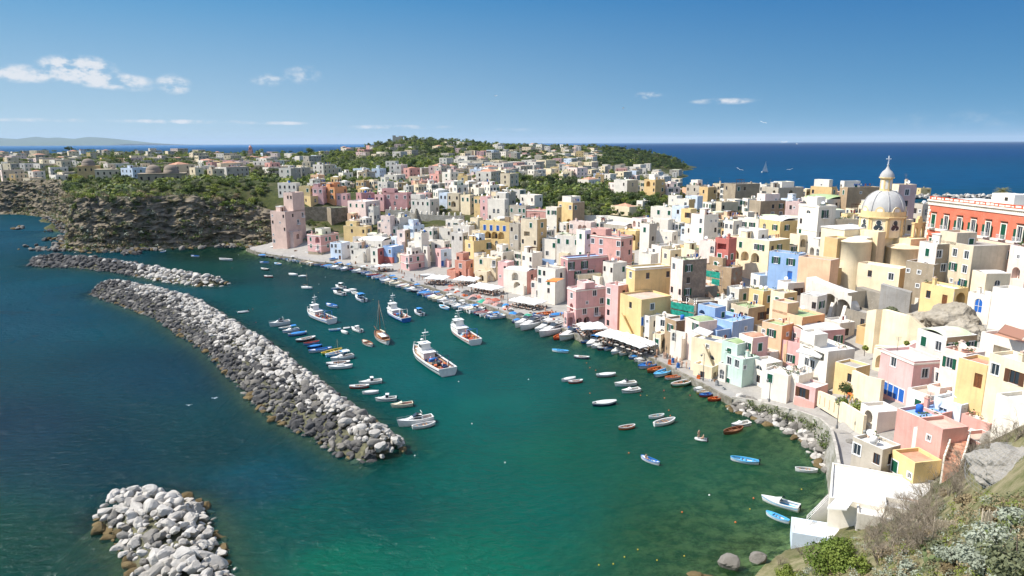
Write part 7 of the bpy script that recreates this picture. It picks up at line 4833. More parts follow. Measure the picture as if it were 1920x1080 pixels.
spots=[(1700,1010,1.5),(1640,1012,1.2),(1720,985,1.5),(1745,960,1.4),(1780,915,1.4),(1810,890,1.3),(1840,870,1.3),(1760,905,1.2),(1680,1050,1.3),(1590,1060,.9),(1865,845,1.1),(1730,1030,1.2),(1655,985,1.1),(1690,960,1.0),
 (1900,
 830,
 1.0),
 (1790,
 940,
 1.1),
 (1460,
 1060,
 .6),
 (1500,
 1040,
 .6),
 (1620,
 1030,
 1.2),
 (1670,
 1030,
 1.3),
 (1710,
 1000,
 1.4),
 (1735,
 1000,
 1.3),
 (1800,
 900,
 1.2),
 (1825,
 880,
 1.3),
 (1850,
 850,
 1.2),
 (1880,
 840,
 1.2),
 (1780,
 930,
 1.3),
 (1750,
 940,
 1.2),
 (1690,
 1030,
 1.3),
 (1650,
 1060,
 1.1)]
for i,(px,py,s) in enumerate(spots):
 p=slope_pt(px,py)
 if p is None:continue
 o=link('bare_shrub',TW[i%5],None,(p.x,p.y,p.z));o.rotation_euler=(fr.uniform(-.15,.15),fr.uniform(-.3,.1),fr.uniform(0,6));o.scale=(s*1.1,s*1.1,s);tag(o,'leafless twiggy shrub on the slope behind the white restaurant','bare shrub',
  'bare shrubs on the near slope')
def pear_mesh(seed,n=16):
 r_=random.Random(seed);pads=[];out=MB()
 def pad(c,up,nrm,s):
  a=up.normalized();w=nrm.cross(a).normalized();vs=[];fs=[]
  for j in range(9):
   t=j/8;z=2*s*t;hw=s*.72*math.sin(math.pi*min(1,(t*.92+.05)))**.75;th=.09*s*math.sin(math.pi*t)+.012
   for k in range(8):
    g=k*math.pi/4;vs.append(c+a*z+w*(hw*math.cos(g))+nrm*(th*math.sin(g)))
  for j in range(8):
   for k in range(8):fs.append((j*8+k,j*8+(k+1)%8,(j+1)*8+(k+1)%8,(j+1)*8+k))
  out.mesh(vs,fs,0,True);pads.append((c+a*1.85*s,a,nrm,s))
 for _ in range(4):pad(Vector((r_.uniform(-.4,.4),r_.uniform(-.4,.4),-.1)),Vector((r_.gauss(0,.3),r_.gauss(0,.3),1)),Vector((r_.gauss(0,1),r_.gauss(0,1),.1)).normalized(),.25)
 while len(pads)<n*2:
  c,a,nr,s=r_.choice(pads);pad(c+Vector((r_.uniform(-.1,.1),r_.uniform(-.1,.1),-.04)),(a+Vector((r_.gauss(0,.7),r_.gauss(0,.7),r_.gauss(.2,.3)))),(nr+Vector((r_.gauss(0,.8),r_.gauss(0,.8),r_.gauss(0,.2)))).normalized(),s*r_.uniform(.8,
   1))
 return out.data('pads',[leafmat('cactus pads',(.1,.13,.05),(.17,.2,.09),1.2,.05)])
for i,(px,py,lab) in enumerate(((1735,1070,'prickly pear cactus at the bottom among silver shrubs'),(1770,1050,'taller prickly pear cactus right of the first'),(1880,1015,'prickly pear cactus beside the cane fence'),(1835,
 895,
 'prickly pear cactus growing left of the rock outcrop'),
 (1765,
 955,
 'small prickly pear cactus behind the bare twigs'),
 (1905,
 1000,
 'prickly pear cactus at the right edge'))):
 p=slope_pt(px,py)
 if p is None:continue
 root=empty('prickly_pear',p,fr.uniform(0,6));link('pads',pear_mesh(i,14),root);tag(root,lab,'cactus');root.scale=(1.1,)*3 if i<4 else (.8,)*3
CANE=simple('split cane',(.58,.5,.38),.85,.1,var=.35,scale=9)
for (xa,ya,wd,lab) in ((1748,1014,2.5,'pale cane fence panel standing on the slope'),(1837,1006,1.3,'shorter cane fence panel joined to the longer one')):
 A=slope_pt(xa,ya)
 if A is None:continue
 B=A+Vector((wd,-.4*wd,0));B.z=A.z+.2
 root=empty('cane_fence',A);d=B-A;L=d.length;b=MB();n=int(L/.045)
 for k in range(n):
  q=d*(k/n);h=1.75+fr.uniform(-.08,.06);b.box(q.x-.018,q.x+.018,q.y-.015+fr.uniform(-.01,.01),q.y+.015,q.z-.6,q.z+h)
 b.build('canes',[CANE],root);b=MB()
 for k in range(5):q=d*(k/4);b.tube([(q.x,q.y+.06,q.z-.4),(q.x,q.y+.06,q.z+1.9)],.035,6)
 b.build('posts',[simple('fence post',(.36,.3,.22),.9)],root);tag(root,lab,'fence')
gv,gf,gm=[],[],[];n_=0;gr=np.random.RandomState(4)
pts=[]
for Yv in np.linspace(22,62,150):
 for px in np.arange(1420,1990,1290*.24/Yv*3):pts.append((px+gr.uniform(-6,6),Yv+gr.uniform(-.15,.15)))
X=np.array([XofY(px,Yv,20) for px,Yv in pts]);Yg=np.array([p[1] for p in pts]);Zg=heights(X,Yg)
for x,y,z in zip(X,Yg,Zg):
 pxl,pyl,_=proj((x,y,z))
 if pyl<880 or pyl>1120 or z<3:continue
 g=noise.noise((x*.25,y*.25,0))+.25*(pxl<1760);k=14 if g>0 else 9
 for _ in range(k):
  a=gr.uniform(0,6.28);h=gr.uniform(.18,.5)*(1.3 if g<-.1 else 1);bx,by=x+gr.uniform(-.35,.35),y+gr.uniform(-.35,.35);lx,ly=gr.uniform(-.2,.2,2);w=.045
  zz=z+.0
  gv+=[(bx-w*math.cos(a),by-w*math.sin(a),zz-.08),(bx+w*math.cos(a),by+w*math.sin(a),zz-.08),(bx+lx,by+ly,zz+h)];gf.append((n_,n_+1,n_+2));n_+=3;gm.append(gr.choice([0,0,1,2] if g>-.05 else [1,1,0,2]))
me=big_mesh('grass',np.array(gv),np.array(gf),[leafmat('slope grass',(.09,.15,.02),(.2,.26,.05),.5),leafmat('dry grass',(.26,.23,.12),(.38,.34,.2),.5),leafmat('lush grass',(.05,.1,.012),(.14,.22,.03),.5)],False);me.polygons.foreach_set('material_index',
 np.array(gm,
 np.int32));me.update()
tag(link('grass',me),kind='stuff')
b=MB()
for _ in range(1000):
 px,py=fr.uniform(1470,1940),fr.uniform(930,1090)
 if py<1290-px*.22:continue
 p=slope_pt(px,py)
 if p is None or p.z<4:continue
 r_=fr.uniform(.2,.55);V,F=leaf_cloud(int(60*r_/.4),[((0,0,r_*.4),(r_,r_,r_*.6))],.055,fr);b.mesh([v+p for v in V],F,fr.choice([0,0,1,2,2,3]))
tag(b.build('undergrowth',[LM['olive'],LM['lime'],LM['dry'],LM['silver']]),kind='stuff')
V_,F_=[],[];b=MB()
for _ in range(70):
 f=fr.random()*4.6;i=int(f);q=sw_top[i+1].lerp(sw_top[i+2],f%1);n=normal_in(sw_top,i+1);o=fr.uniform(.1,1)
 V,F=leaf_cloud(22,[((0,0,0),(.7,.7,.5))],.14,fr);c=Vector((q.x-n.x*o*.9,q.y-n.y*o*.9,q.z-.2-o*(q.z)*.55));b.mesh([p+c for p in V],F,fr.choice([0,1]))
tag(b.build('weeds',[LM['olive'],LM['mid']]),kind='stuff')
for px,py,Y,r_,mat,lab in ((1585,727,121,1.3,'dark','dark round tree in the playground garden'),(1608,762,112,1.2,'lime','bright green bush in the playground garden'),(1578,752,115,1.0,'lime','low grassy bush left of the playground'),
 (1612,
 690,
 130,
 1.0,
 'mid',
 'leafy plant on the terrace above the playground'),
 (1640,
 693,
 130,
 1.0,
 'lime',
 'spiky yellow green plant on the terrace'),
 (1622,
 652,
 134,
 .6,
 'lime',
 'small yellow potted shrub on the cream terrace'),
 (1700,
 643,
 127,
 .5,
 'lime',
 'yellow flowering pot plant on the low cream wall'),
 (1652,
 818,
 108,
 .6,
 'mid',
 'potted shrub at the foot of the curving steps'),
 (1718,
 560,
 160,
 2.2,
 'dry',
 'dry climbing plant on the stained stone house')):
 p=atY(px,py,Y);root=empty('garden_plant',(p.x,p.y,p.z-r_));V,F=leaf_cloud(int(420*r_+150),[((0,0,r_),(r_,r_,r_*.9)),((r_*.5,0,r_*.7),(r_*.7,)*3)],.13,fr);b=MB();b.mesh(V,F);b.build('foliage',[LM[mat]],root);b=MB();b.tube([(0,
  0,
  -1.2),
  (0,
  0,
  r_)],
  .06,
  5);b.build('stem',
  [BARK],
  root);tag(root,
  lab,
  'plant')
def palm(px,py,Y):
 p=atY(px,py,Y);root=empty('palm_tree',(p.x,p.y,p.z-9));b=MB();b.tube([(0,0,0),(.1,0,5),(0,0,9)],[.35,.28,.3],8);b.build('trunk',[BARK],root);b=MB();r_=random.Random(2)
 for k in range(34):
  t=k*2.4;e=.9-1.5*(k/34);L=3.0;pts=[]
  for j in range(7):s=j/6;pts.append(Vector((math.cos(t)*math.cos(e)*L*s,math.sin(t)*math.cos(e)*L*s,9+math.sin(e)*L*s-.9*s*s*L*.5)))
  u=Vector((-math.sin(t),math.cos(t),0))
  for j in range(6):
   for sg in (-1,1):
    for h in (0,.5):
     q=pts[j].lerp(pts[j+1],h);w=.7*math.sin(math.pi*min(1,(j+h+.8)/7));b.face([q,q+(pts[j+1]-pts[j])*.35,q+u*sg*w+(pts[j+1]-pts[j])*.9+Vector((0,0,-.25*w))],0)
 b.build('crown',[leafmat('palm fronds',(.09,.1,.035),(.2,.19,.07),1)],root);tag(root,'palm tree rising behind the roof of the red palace','palm tree')
palm(1880,357,215)
# boats
def gel(name,c,rough=.35):return simple('boat '+name,lin(c,.82),rough,.4,var=.12,scale=1.5)
BC=dict(white=gel('white',(238,236,230)),blue=gel('blue',(44,112,186)),lblue=gel('light blue',(92,178,224)),navy=gel('navy',(26,44,84)),green=gel('green',(40,140,92)),red=gel('red',(178,62,44)),brown=gel('varnished wood',
 (134,
 84,
 52)),
 orange=gel('orange',
 (222,
 112,
 52)),
 yellow=gel('yellow',
 (228,
 190,
 70)),
 cream=gel('cream',
 (226,
 214,
 186)),
 grey=gel('grey',
 (150,
 152,
 152)),
 black=gel('black',
 (34,
 34,
 36)),
 teal=gel('teal',
 (70,
 170,
 172)),
 wood=gel('bare wood',
 (168,
 128,
 92),
 .7),
 tarp=gel('tarpaulin',
 (52,
 132,
 200),
 .8),
 wtarp=gel('pale tarpaulin',
 (214,
 214,
 210),
 .8))
ROPE=simple('rope',(.3,.26,.2),.9);STEEL=simple('steel rail',(.5,.5,.5),.3,.5,.8)
def hull_pts(L,B,D,kind,n=14,m=9):
 """rows of section points from stern to bow; x forward"""
 rows_=[]
 for i in range(n+1):
  t=i/n;x=(t-.5)*L
  if kind=='gozzo':w=math.sin(math.pi*(.04+.94*t))**.62;tr_=0
  elif kind=='ship':w=(1-max(0,(t-.62)/.38)**2.1)*(.86+.14*min(1,t*4))
  else :w=(1-max(0,(t-.45)/.55)**2.0)*(.88+.12*min(1,t*3))
  w=max(w,.02);sheer=D*(.16*(2*t-1)**2+(.42 if kind=='ship' else .18)*max(0,t-.35)**1.6+(.1*max(0,.3-t) if kind=='gozzo' else 0)*2)
  rise=D*.55*max(0,(t-.75)/.25)**2*.6+(D*.4*max(0,(.2-t)/.2)**2*.6 if kind=='gozzo' else 0)
  row=[]
  for k in range(m+1):
   s=k/m;y=B/2*w*(1-(1-s)**2.2)**.62;z=-.38*D+rise+(D+sheer+.38*D-rise)*s**1.25
   row.append((x+(.06*L*s*t**3 if kind!='gozzo' else .03*L*s*(2*t-1)**3),y,z))
  rows_.append(row)
 return rows_
def hull_mesh(b,L,B,D,kind,mi_out=0,mi_bot=1,stripe=None):
 rws=hull_pts(L,B,D,kind);n,m=len(rws)-1,len(rws[0])-1
 for sg in (1,-1):
  vs=[(p[0],p[1]*sg,p[2]) for r_ in rws for p in r_]
  for i in range(n):
   for k in range(m):
    q=(i*(m+1)+k,(i+1)*(m+1)+k,(i+1)*(m+1)+k+1,i*(m+1)+k+1)
    zc=rws[i][k][2];mi=mi_bot if zc<.02*D else (stripe if stripe is not None and k>=m-2 and k<m-1 else mi_out)
    b.mesh([vs[j] for j in (q if sg<0 else q[::-1])],[(0,1,2,3)],mi,True)
 tr_=rws[0];b.face([(p[0],p[1],p[2]) for p in tr_]+[(p[0],-p[1],p[2]) for p in tr_[::-1]],mi_out)
 return rws
def rim(b,rws,w,h,mi,inset=0):
 pts=[r_[-1] for r_ in rws]
 for sg in (1,-1):
  for i in range(len(pts)-1):
   a,c=pts[i],pts[i+1];f=lambda p,dy,dz:(p[0],(max(0,p[1]+dy))*sg,p[2]+dz)
   b.face([f(a,.04,0),f(c,.04,0),f(c,.04,h),f(a,.04,h)],mi);b.face([f(a,.04,h),f(c,.04,h),f(c,-w,h),f(a,-w,h)],mi);b.face([f(a,-w,h),f(c,-w,h),f(c,-w,-.18),f(a,-w,-.18)],mi)
 a=pts[0];
 if a[1]>.2:b.box(a[0]-.03,a[0]+w,-a[1],a[1],a[2],a[2]+h,mi)
def deck(b,rws,z,mi,t0=0,t1=1,shrink=.95,follow=None):
 n=len(rws)-1;i0,i1=int(round(t0*n)),int(round(t1*n))
 for i in range(i0,i1):
  q=[]
  for j,sg in ((i,1),(i+1,1),(i+1,-1),(i,-1)):
   row=rws[j];zz=(row[-1][2]-follow) if follow is not None else z
   y=0;x=row[-1][0]
   for k in range(len(row)-1):
    if row[k][2]<=zz<=row[k+1][2]:
     f=(zz-row[k][2])/max(1e-5,row[k+1][2]-row[k][2]);y=row[k][1]+f*(row[k+1][1]-row[k][1]);x=row[k][0]+f*(row[k+1][0]-row[k][0])
   if zz>row[-1][2]:y=row[-1][1]
   q.append((x,y*shrink*sg,zz))
  b.face(q[::-1],mi)
def mk_row(hc_,rc,ic,cover=None,motor=False,foredeck=None,junk=False,bottom='red'):
 """open wooden boat, pointed at both ends"""
 r_=empty('boat');L,B,D=5.2,1.9,.62
 b=MB();rws=hull_mesh(b,L,B,D,'gozzo',stripe=2);b.build('hull',[BC[hc_],BC[bottom],BC[rc]],r_)
 b=MB();rim(b,rws,.14,.07,0);b.build('gunwale',[BC[rc]],r_)
 b=MB();deck(b,rws,.16,0,.06,.94);b.build('floor',[BC[ic]],r_)
 if foredeck:b=MB();deck(b,rws,0,0,.72,1,.97,.02);deck(b,rws,0,0,0,.16,.97,.02);b.build('foredeck',[BC[foredeck]],r_)
 if cover:b=MB();[b.face(f_,0,True) for f_ in cover_faces(rws,.12,.9,.32)];b.build('cover',[BC[cover]],r_)
 else :
  for t in (.28,.5,.7):
   row=rws[int(t*14)];b=MB();x,y,z=row[-1];b.box(x-.13,x+.13,-y*.97,y*.97,z-.2,z-.15);b.build('bench',[BC[rc if rc!='white' else 'wood']],r_)
 if junk:
  b=MB();jr=random.Random(3)
  for _ in range(6):x,y,s=jr.uniform(-1.5,1.5),jr.uniform(-.5,.5),jr.uniform(.15,.3);M=Matrix.Translation((x,y,.2))@Matrix.Rotation(jr.uniform(0,3),4,'Z');b.box(-s,s,-s*.7,s*.7,0,s*1.3,jr.randrange(3),M)
  b.build('gear',[BC['orange'],BC['white'],BC['brown']],r_)
 if motor:outboard(r_,-L/2,rws[0][-1][2])
 return r_
def cover_faces(rws,t0,t1,h):
 n=len(rws)-1;i0,i1=int(t0*n),int(t1*n);out=[]
 pr=lambda i,s:(rws[i][-1][0],rws[i][-1][1]*s*1.03,rws[i][-1][2]+.08+h*(1-s*s)*math.sin(math.pi*(i-i0+.6)/(i1-i0+1.2)))
 for i in range(i0,i1):
  for k in range(-3,3):out.append([pr(i,k/3),pr(i+1,k/3),pr(i+1,(k+1)/3),pr(i,(k+1)/3)])
 return out
def outboard(r_,x,z):
 b=MB();b.box(x-.38,x-.06,-.16,.16,z-.02,z+.42,0);b.box(x-.3,x-.14,-.07,.07,z-.7,z-.02,0);b.build('outboard_motor',[BC['black']],r_)
def mk_motor(hc_='white',stripe='navy',top=None,L=6.2,windscreen=True,cab=False,ic='cream'):
 r_=empty('motor_boat');B,D=L*.36,.8;b=MB();rws=hull_mesh(b,L,B,D,'v',stripe=2);b.build('hull',[BC[hc_],BC[hc_],BC[stripe]],r_)
 b=MB();rim(b,rws,.2,.05,0);b.build('gunwale',[BC[hc_]],r_)
 b=MB();deck(b,rws,.25,0,0,.55);b.build('cockpit',[BC[ic]],r_)
 b=MB();deck(b,rws,0,0,.52,1,.96,.0);zf=rws[8][-1][2];w=B*.36
 b.mesh([(.1,-w,zf),(.1,w,zf),(.1,w,zf+.5),(.1,-w,zf+.5),(L*.3,-w*.5,zf+.1),(L*.3,w*.5,zf+.1)],[(3,2,5,4),(0,3,4),(1,5,2),(0,1,2,3)],0);b.build('foredeck',[BC[hc_]],r_)
 if windscreen:b=MB();b.face([(.05,-w,zf+.45),(.05,w,zf+.45),(-.25,w*.9,zf+.95),(-.25,-w*.9,zf+.95)],0);[b.face([(.05,s*w,zf+.45),(-.25,s*w*.9,zf+.95),(-.7,s*w,zf+.5)],0) for s in (1,-1)];b.build('windscreen',[GLASS],r_)
 if cab:
  b=MB();b.mesh([(-.9,-w,zf-.3),(.6,-w*.95,zf-.3),(.6,w*.95,zf-.3),(-.9,w,zf-.3),(-.8,-w*.85,zf+1.0),(.15,-w*.8,zf+1.0),(.15,w*.8,zf+1.0),(-.8,w*.85,zf+1.0)],[(4,5,6,7),(0,1,5,4),(1,2,6,5),(2,3,7,6),(3,0,4,7)],0)
  b.mesh([(.52,-w*.8,zf+.25),(.52,w*.8,zf+.25),(.24,w*.72,zf+.88),(.24,-w*.72,zf+.88)],[(0,1,2,3)],1)
  for s in (1,-1):b.face([(-.7,s*(w*.95+.0),zf+.2),(.3,s*(w*.93),zf+.2),(.1,s*(w*.85+.02),zf+.85),(-.7,s*(w*.88+.02),zf+.85)],1)
  b.box(-.95,.25,-w*.9,w*.9,zf+1.0,zf+1.07,0);b.build('cabin',[BC[hc_],GLASS],r_)
 if top:
  b=MB();zt=rws[5][-1][2]+1.35;n=6
  for i in range(n):
   y0,y1=[-w*1.15+2.3*w*k/n for k in (i,i+1)];h=lambda y:zt+.16*(1-(y/(w*1.15))**2);b.face([(-L*.32,y0,h(y0)),(.1,y0,h(y0)),(.1,y1,h(y1)),(-L*.32,y1,h(y1))],0,True)
  for s in (1,-1):
   for x in (-L*.31,.05):b.tube([(x*.9,s*w*1.15,zt-1.2),(x,s*w*1.12,zt)],.025,4,1)
  b.build('canopy',[BC[top],STEEL],r_)
 outboard(r_,-L/2,rws[0][-1][2]*.8);return r_
def mk_yacht(L=10.5,cov=None,stripe='white'):
 r_=empty('motor_yacht');B,D=L*.31,1.35;b=MB();rws=hull_mesh(b,L,B,D,'v',stripe=2);b.build('hull',[BC['white'],BC['white'],BC[stripe]],r_)
 b=MB();rim(b,rws,.25,.06,0);deck(b,rws,0,0,.42,1,.96,-.02);deck(b,rws,.7,1,0,.45);b.build('deck',[BC['white'],BC['wood']],r_)
 zf=rws[8][-1][2];w=B*.38;b=MB()
 b.mesh([(-L*.18,-w,zf-.2),(L*.3,-w*.35,zf),(L*.3,w*.35,zf),(-L*.18,w,zf-.2),(-L*.18,-w*.9,zf+.75),(L*.12,-w*.62,zf+.62),(L*.12,w*.62,zf+.62),(-L*.18,w*.9,zf+.75)],[(4,5,6,7),(0,1,5,4),(1,2,6,5),(2,3,7,6),(3,0,4,7)],0);b.build('cabin',
  [BC['white']],
  r_)
 b=MB();b.mesh([(L*.1,-w*.62,zf+.64),(L*.1,w*.62,zf+.64),(-L*.02,w*.7,zf+1.25),(-L*.02,-w*.7,zf+1.25),(-L*.16,w*.86,zf+.95),(-L*.16,-w*.86,zf+.95),(-L*.16,w*.88,zf+.76),(-L*.16,-w*.88,zf+.76)],[(0,1,2,3),(1,6,4,2),(0,3,5,
  7)],
  0)
 for s in (1,-1):b.mesh([(-L*.14,s*(w*.98),zf+.1),(L*.1,s*(w*.72),zf+.16),(L*.06,s*(w*.7),zf+.48),(-L*.14,s*(w*.95),zf+.5)],[(0,1,2,3)],0)
 b.build('windscreen',[GLASS],r_)
 b=MB();b.tube([(-L*.2,-w*.95,zf+.5),(-L*.16,-w*.8,zf+1.6),(-L*.16,w*.8,zf+1.6),(-L*.2,w*.95,zf+.5)],.08,5);b.build('roll_bar',[BC['white']],r_)
 b=MB();
 for s in (1,-1):
  pts=[(rws[i][-1][0],s*rws[i][-1][1]*.95,rws[i][-1][2]+.55) for i in range(8,15)];b.tube(pts,.025,4)
  for p in pts[::2]:b.tube([(p[0],p[1],p[2]-.55),p],.02,4)
 b.build('bow_rail',[STEEL],r_)
 if cov:b=MB();b.box(-L*.42,-L*.14,-w*.9,w*.9,zf+1.05,zf+1.15);b.build('sunshade',[BC[cov]],r_)
 return r_
def mk_rib():
 r_=empty('inflatable_boat');b=MB();
 pts=[(-1.6,.65,.25),(0,.68,.25),(1.0,.55,.3),(1.6,.2,.38),(1.7,0,.4),(1.6,-.2,.38),(1.0,-.55,.3),(0,-.68,.25),(-1.6,-.65,.25)];b.tube(pts,.24,10);b.build('tube',[BC['wtarp']],r_)
 b=MB();b.box(-1.5,1.3,-.5,.5,.08,.14);b.box(-1.5,-1.42,-.5,.5,.1,.5);b.build('floor',[BC['grey']],r_);outboard(r_,-1.55,.5);return r_
def mk_sail(mast=9,L=7.5,hc_='white',rc='white'):
 r_=empty('sailing_boat');B,D=L*.33,.8;b=MB();rws=hull_mesh(b,L,B,D,'gozzo',stripe=2);b.build('hull',[BC[hc_],BC['navy'],BC[rc]],r_)
 b=MB();rim(b,rws,.15,.06,0);deck(b,rws,0,0,.05,1,.95,.06);b.build('deck',[BC['white']],r_)
 b=MB();z=rws[7][-1][2];b.mesh([(-1.2,-.6,z-.1),(1.4,-.45,z-.1),(1.4,.45,z-.1),(-1.2,.6,z-.1),(-1.1,-.5,z+.45),(1.1,-.36,z+.35),(1.1,.36,z+.35),(-1.1,.5,z+.45)],[(4,5,6,7),(0,1,5,4),(1,2,6,5),(2,3,7,6),(3,0,4,7)],0);b.build('cabin',
  [BC['white']],
  r_)
 b=MB();b.tube([(.6,0,z),(.6,0,mast)],[.07,.04],6);b.tube([(.6,0,z+1.0),(-2.4,0,z+1.0)],.05,5);b.build('mast',[BC['wood']],r_)
 b=MB()
 for p in ((L/2-.1,0,z+.3),(-L/2+.1,0,z+.1),(.4,B/2,z),(.4,-B/2,z)):b.tube([(.6,0,mast-.3),p],.012,3)
 b.build('rigging',[ROPE],r_);return r_
def mk_ketch():
 r_=empty('sailing_boat');L,B,D=12,3.7,1.15;b=MB();rws=hull_mesh(b,L,B,D,'gozzo',stripe=2);b.build('hull',[BC['white'],BC['red'],BC['brown']],r_)
 b=MB();rim(b,rws,.2,.18,0);b.build('gunwale',[BC['brown']],r_);b=MB();deck(b,rws,0,0,.04,1,.95,.12);b.build('deck',[BC['wood']],r_)
 z=rws[7][-1][2];b=MB();b.box(-3.2,1.2,-.9,.9,z-.15,z+.6,0);b.box(-3.35,1.35,-1.0,1.0,z+.6,z+.7,1);b.build('deckhouse',[BC['brown'],BC['white']],r_)
 b=MB();b.tube([(1.6,0,z),(1.6,0,11.5)],[.14,.07],8);b.tube([(1.6,0,z+1.4),(-4,0,z+1.9)],.1,6);b.tube([(L/2-.3,0,z+.6),(L/2+2.4,0,z+1.2)],.09,6);b.build('mast',[BC['brown']],r_)
 b=MB();b.tube([(1.3,0,z+1.65),(-3.8,0,z+2.1)],.2,6);b.build('furled_sail',[BC['cream']],r_)
 b=MB()
 for p in ((L/2+2.2,0,z+1.2),(L/2-.2,0,z+.6),(.6,1.7,z),(.6,-1.7,z),(0,1.75,z),(0,-1.75,z),(-L/2+.3,0,z+.3)):b.tube([(1.6,0,10.8),p],.022,3)
 b.build('rigging',[ROPE],r_);return r_
def mk_trawler(main,top,stripe,seed,L=20.0):
 r_=empty('fishing_boat');k=L/20;B,D=5.6*k,1.75*k;b=MB();rws=hull_mesh(b,L,B,D,'ship',stripe=2);b.build('hull',[BC[main],BC['red'],BC[stripe]],r_)
 b=MB();rim(b,rws,.22,.2,0);b.build('bulwark',[BC[top]],r_)
 b=MB();deck(b,rws,D*.72,0,0,.68);deck(b,rws,0,0,.62,1,.95,.35);b.build('deck',[BC['wood']],r_)
 jr=random.Random(seed);zd=D*.72;x0=L*.06
 b=MB();b.box(x0,x0+5.2,-1.7,1.7,zd-.1,zd+1.9,0);b.box(x0-.5,x0+5.5,-2.0,2.0,zd+1.9,zd+2.02,0);b.build('deckhouse',[BC['white']],r_)
 b=MB();b.mesh([(x0+2.2,-1.45,zd+2.02),(x0+4.9,-1.45,zd+2.02),(x0+4.9,1.45,zd+2.02),(x0+2.2,1.45,zd+2.02),(x0+2.35,-1.35,zd+4.00),(x0+4.5,-1.35,zd+4.00),(x0+4.5,1.35,zd+4.00),(x0+2.35,1.35,zd+4.00)],[(4,5,6,7),(0,1,5,4),(1,
  2,
  6,
  5),
  (2,
  3,
  7,
  6),
  (3,
  0,
  4,
  7)],
  0);b.box(x0+2.1,
  x0+4.9,
  -1.6,
  1.6,
  zd+4.00,
  zd+4.12,
  0);wh=b.build('wheelhouse',
  [BC['white']],
  r_)
 for s in (-1,0,1):b=MB();b.mesh([(x0+4.87,s*.9-.36,zd+2.85),(x0+4.87,s*.9+.36,zd+2.85),(x0+4.66,s*.9+.36,zd+3.70),(x0+4.66,s*.9-.36,zd+3.70)],[(0,1,2,3)],0);b.build('window',[GLASS],wh)
 for s in (1,-1):
  for x in (2.3,3.3):b=MB();b.box(x0+x,x0+x+.7,s*1.42-.04,s*1.42+.04,zd+2.85,zd+3.65,0);b.build('window',[GLASS],wh)
 b=MB();b.tube([(x0+2.6,0,zd+4.7),(x0+2.6,0,zd+8.6)],[.12,.06],6);b.tube([(x0+2.6,-1.3,zd+6.6),(x0+2.6,1.3,zd+6.6)],.06,5);b.box(x0+2.3,x0+2.9,-.9,.9,zd+7.4,zd+7.55,0);b.lathe([(.0,-.3),(.45,-.2),(.5,.1),(.3,.3),(0,.35)],
  (x0+3.6,
  .6,
  zd+5.1),
  10);b.tube([(x0+2.0,
  .7,
  zd+4.7),
  (x0+2.0,
  .7,
  zd+7.6)],
  .03,
  4);b.build('mast',
  [BC['white']],
  r_)
 b=MB();
 for s in (1,-1):b.tube([(-L*.36,s*1.7,zd),(-L*.36,s*1.7,zd+3.6)],.1,6)
 b.tube([(-L*.36,-1.7,zd+3.6),(-L*.36,1.7,zd+3.6)],.1,6);b.tube([(-L*.36,0,zd+3.6),(x0,0,zd+3.0)],.05,5);b.build('gantry',[BC[stripe if stripe!='red' else 'blue']],r_)
 b=MB();b.tube([(-L*.06,-1.1,zd+.6),(-L*.06,1.1,zd+.6)],.5,10);b.box(-L*.08,-L*.04,-1.3,1.3,zd-.02,zd+.3);b.build('winch',[BC['grey'] if seed%2 else BC['blue']],r_)
 b=MB()
 for _ in range(16):
  x,y,s=jr.uniform(-L*.44,x0-.6),jr.uniform(-1.9,1.9),jr.uniform(.25,.65);M=Matrix.Translation((x,y,zd))@Matrix.Rotation(jr.uniform(0,3),4,'Z');b.box(-s,s,-s*.7,s*.7,0,s*jr.uniform(.7,1.8),jr.randrange(5),M)
 for _ in range(6):x,y=jr.uniform(-L*.4,0),jr.uniform(-1.6,1.6);b.tube([(x,y,zd),(x+jr.uniform(-.3,.3),y,zd+jr.uniform(1,2.2))],.1,5,jr.randrange(5))
 b.build('fishing_gear',[BC['orange'],BC['white'],BC['navy'],BC['red'],BC['lblue']],r_)
 b=MB();V,F=leaf_cloud(160,[((-L*.22,.6,zd+.5),(1.3,1.2,.8))],.3,jr);b.mesh(V,F,0);b.build('net_heap',[simple('net '+('orange' if seed in (3,) else 'dark'),(.5,.14,.05) if seed==3 else (.12,.13,.12),.9)],r_)
 b=MB();
 for s in (1,-1):
  pts=[(rws[i][-1][0],s*rws[i][-1][1]*.93,rws[i][-1][2]+.95) for i in range(8,15)];b.tube(pts,.035,4)
  for p in pts:b.tube([(p[0],p[1],p[2]-.9),p],.03,4)
 b.build('bow_rail',[BC['white']],r_)
 return r_
BOAT_I=0
PROTO={}
def place(root,bow,stern,label,cat,group=None,z=0.0,Lown=None):
 a,c=at(*bow,.3),at(*stern,.3);d=a-c;L=d.length;m=(a+c)/2
 root.location=(m.x,m.y,z);root.rotation_euler=(random.Random(int(bow[0]*3)).uniform(-.03,.03),0,math.atan2(d.y,d.x))
 if Lown:s=min(1.35,max(.62,L/Lown));root.scale=(s,s*.5+.5*min(s,1.1),s*.5+.5)
 if cat=='fishing boat':root.scale=(root.scale.x*.95,root.scale.y*.9,root.scale.z*.82)
 tag(root,label,cat,group)
def proto(key,fn,*a,**k):
 if key not in PROTO:PROTO[key]=fn(*a,**k);return PROTO[key]
 return copy_tree(PROTO[key])
GA='boats moored in the harbour'
place(mk_trawler('white','white','blue',1),(579,588),(624,606),'white fishing boat with blue stripe nearest the long breakwater','fishing boat','fishing boats',Lown=20)
place(mk_trawler('blue','white','white',2,17),(729,585),(763,603),'bright blue fishing boat with white top in mid harbour','fishing boat','fishing boats',Lown=17)
place(mk_trawler('white','white','red',3,18),(849,617),(893,646),'white fishing boat with red trim and an orange net heap','fishing boat','fishing boats',Lown=18)
place(mk_trawler('white','white','navy',4,22),(779,660),(842,704),'largest white fishing boat with radar mast in the foreground','fishing boat','fishing boats',Lown=22)
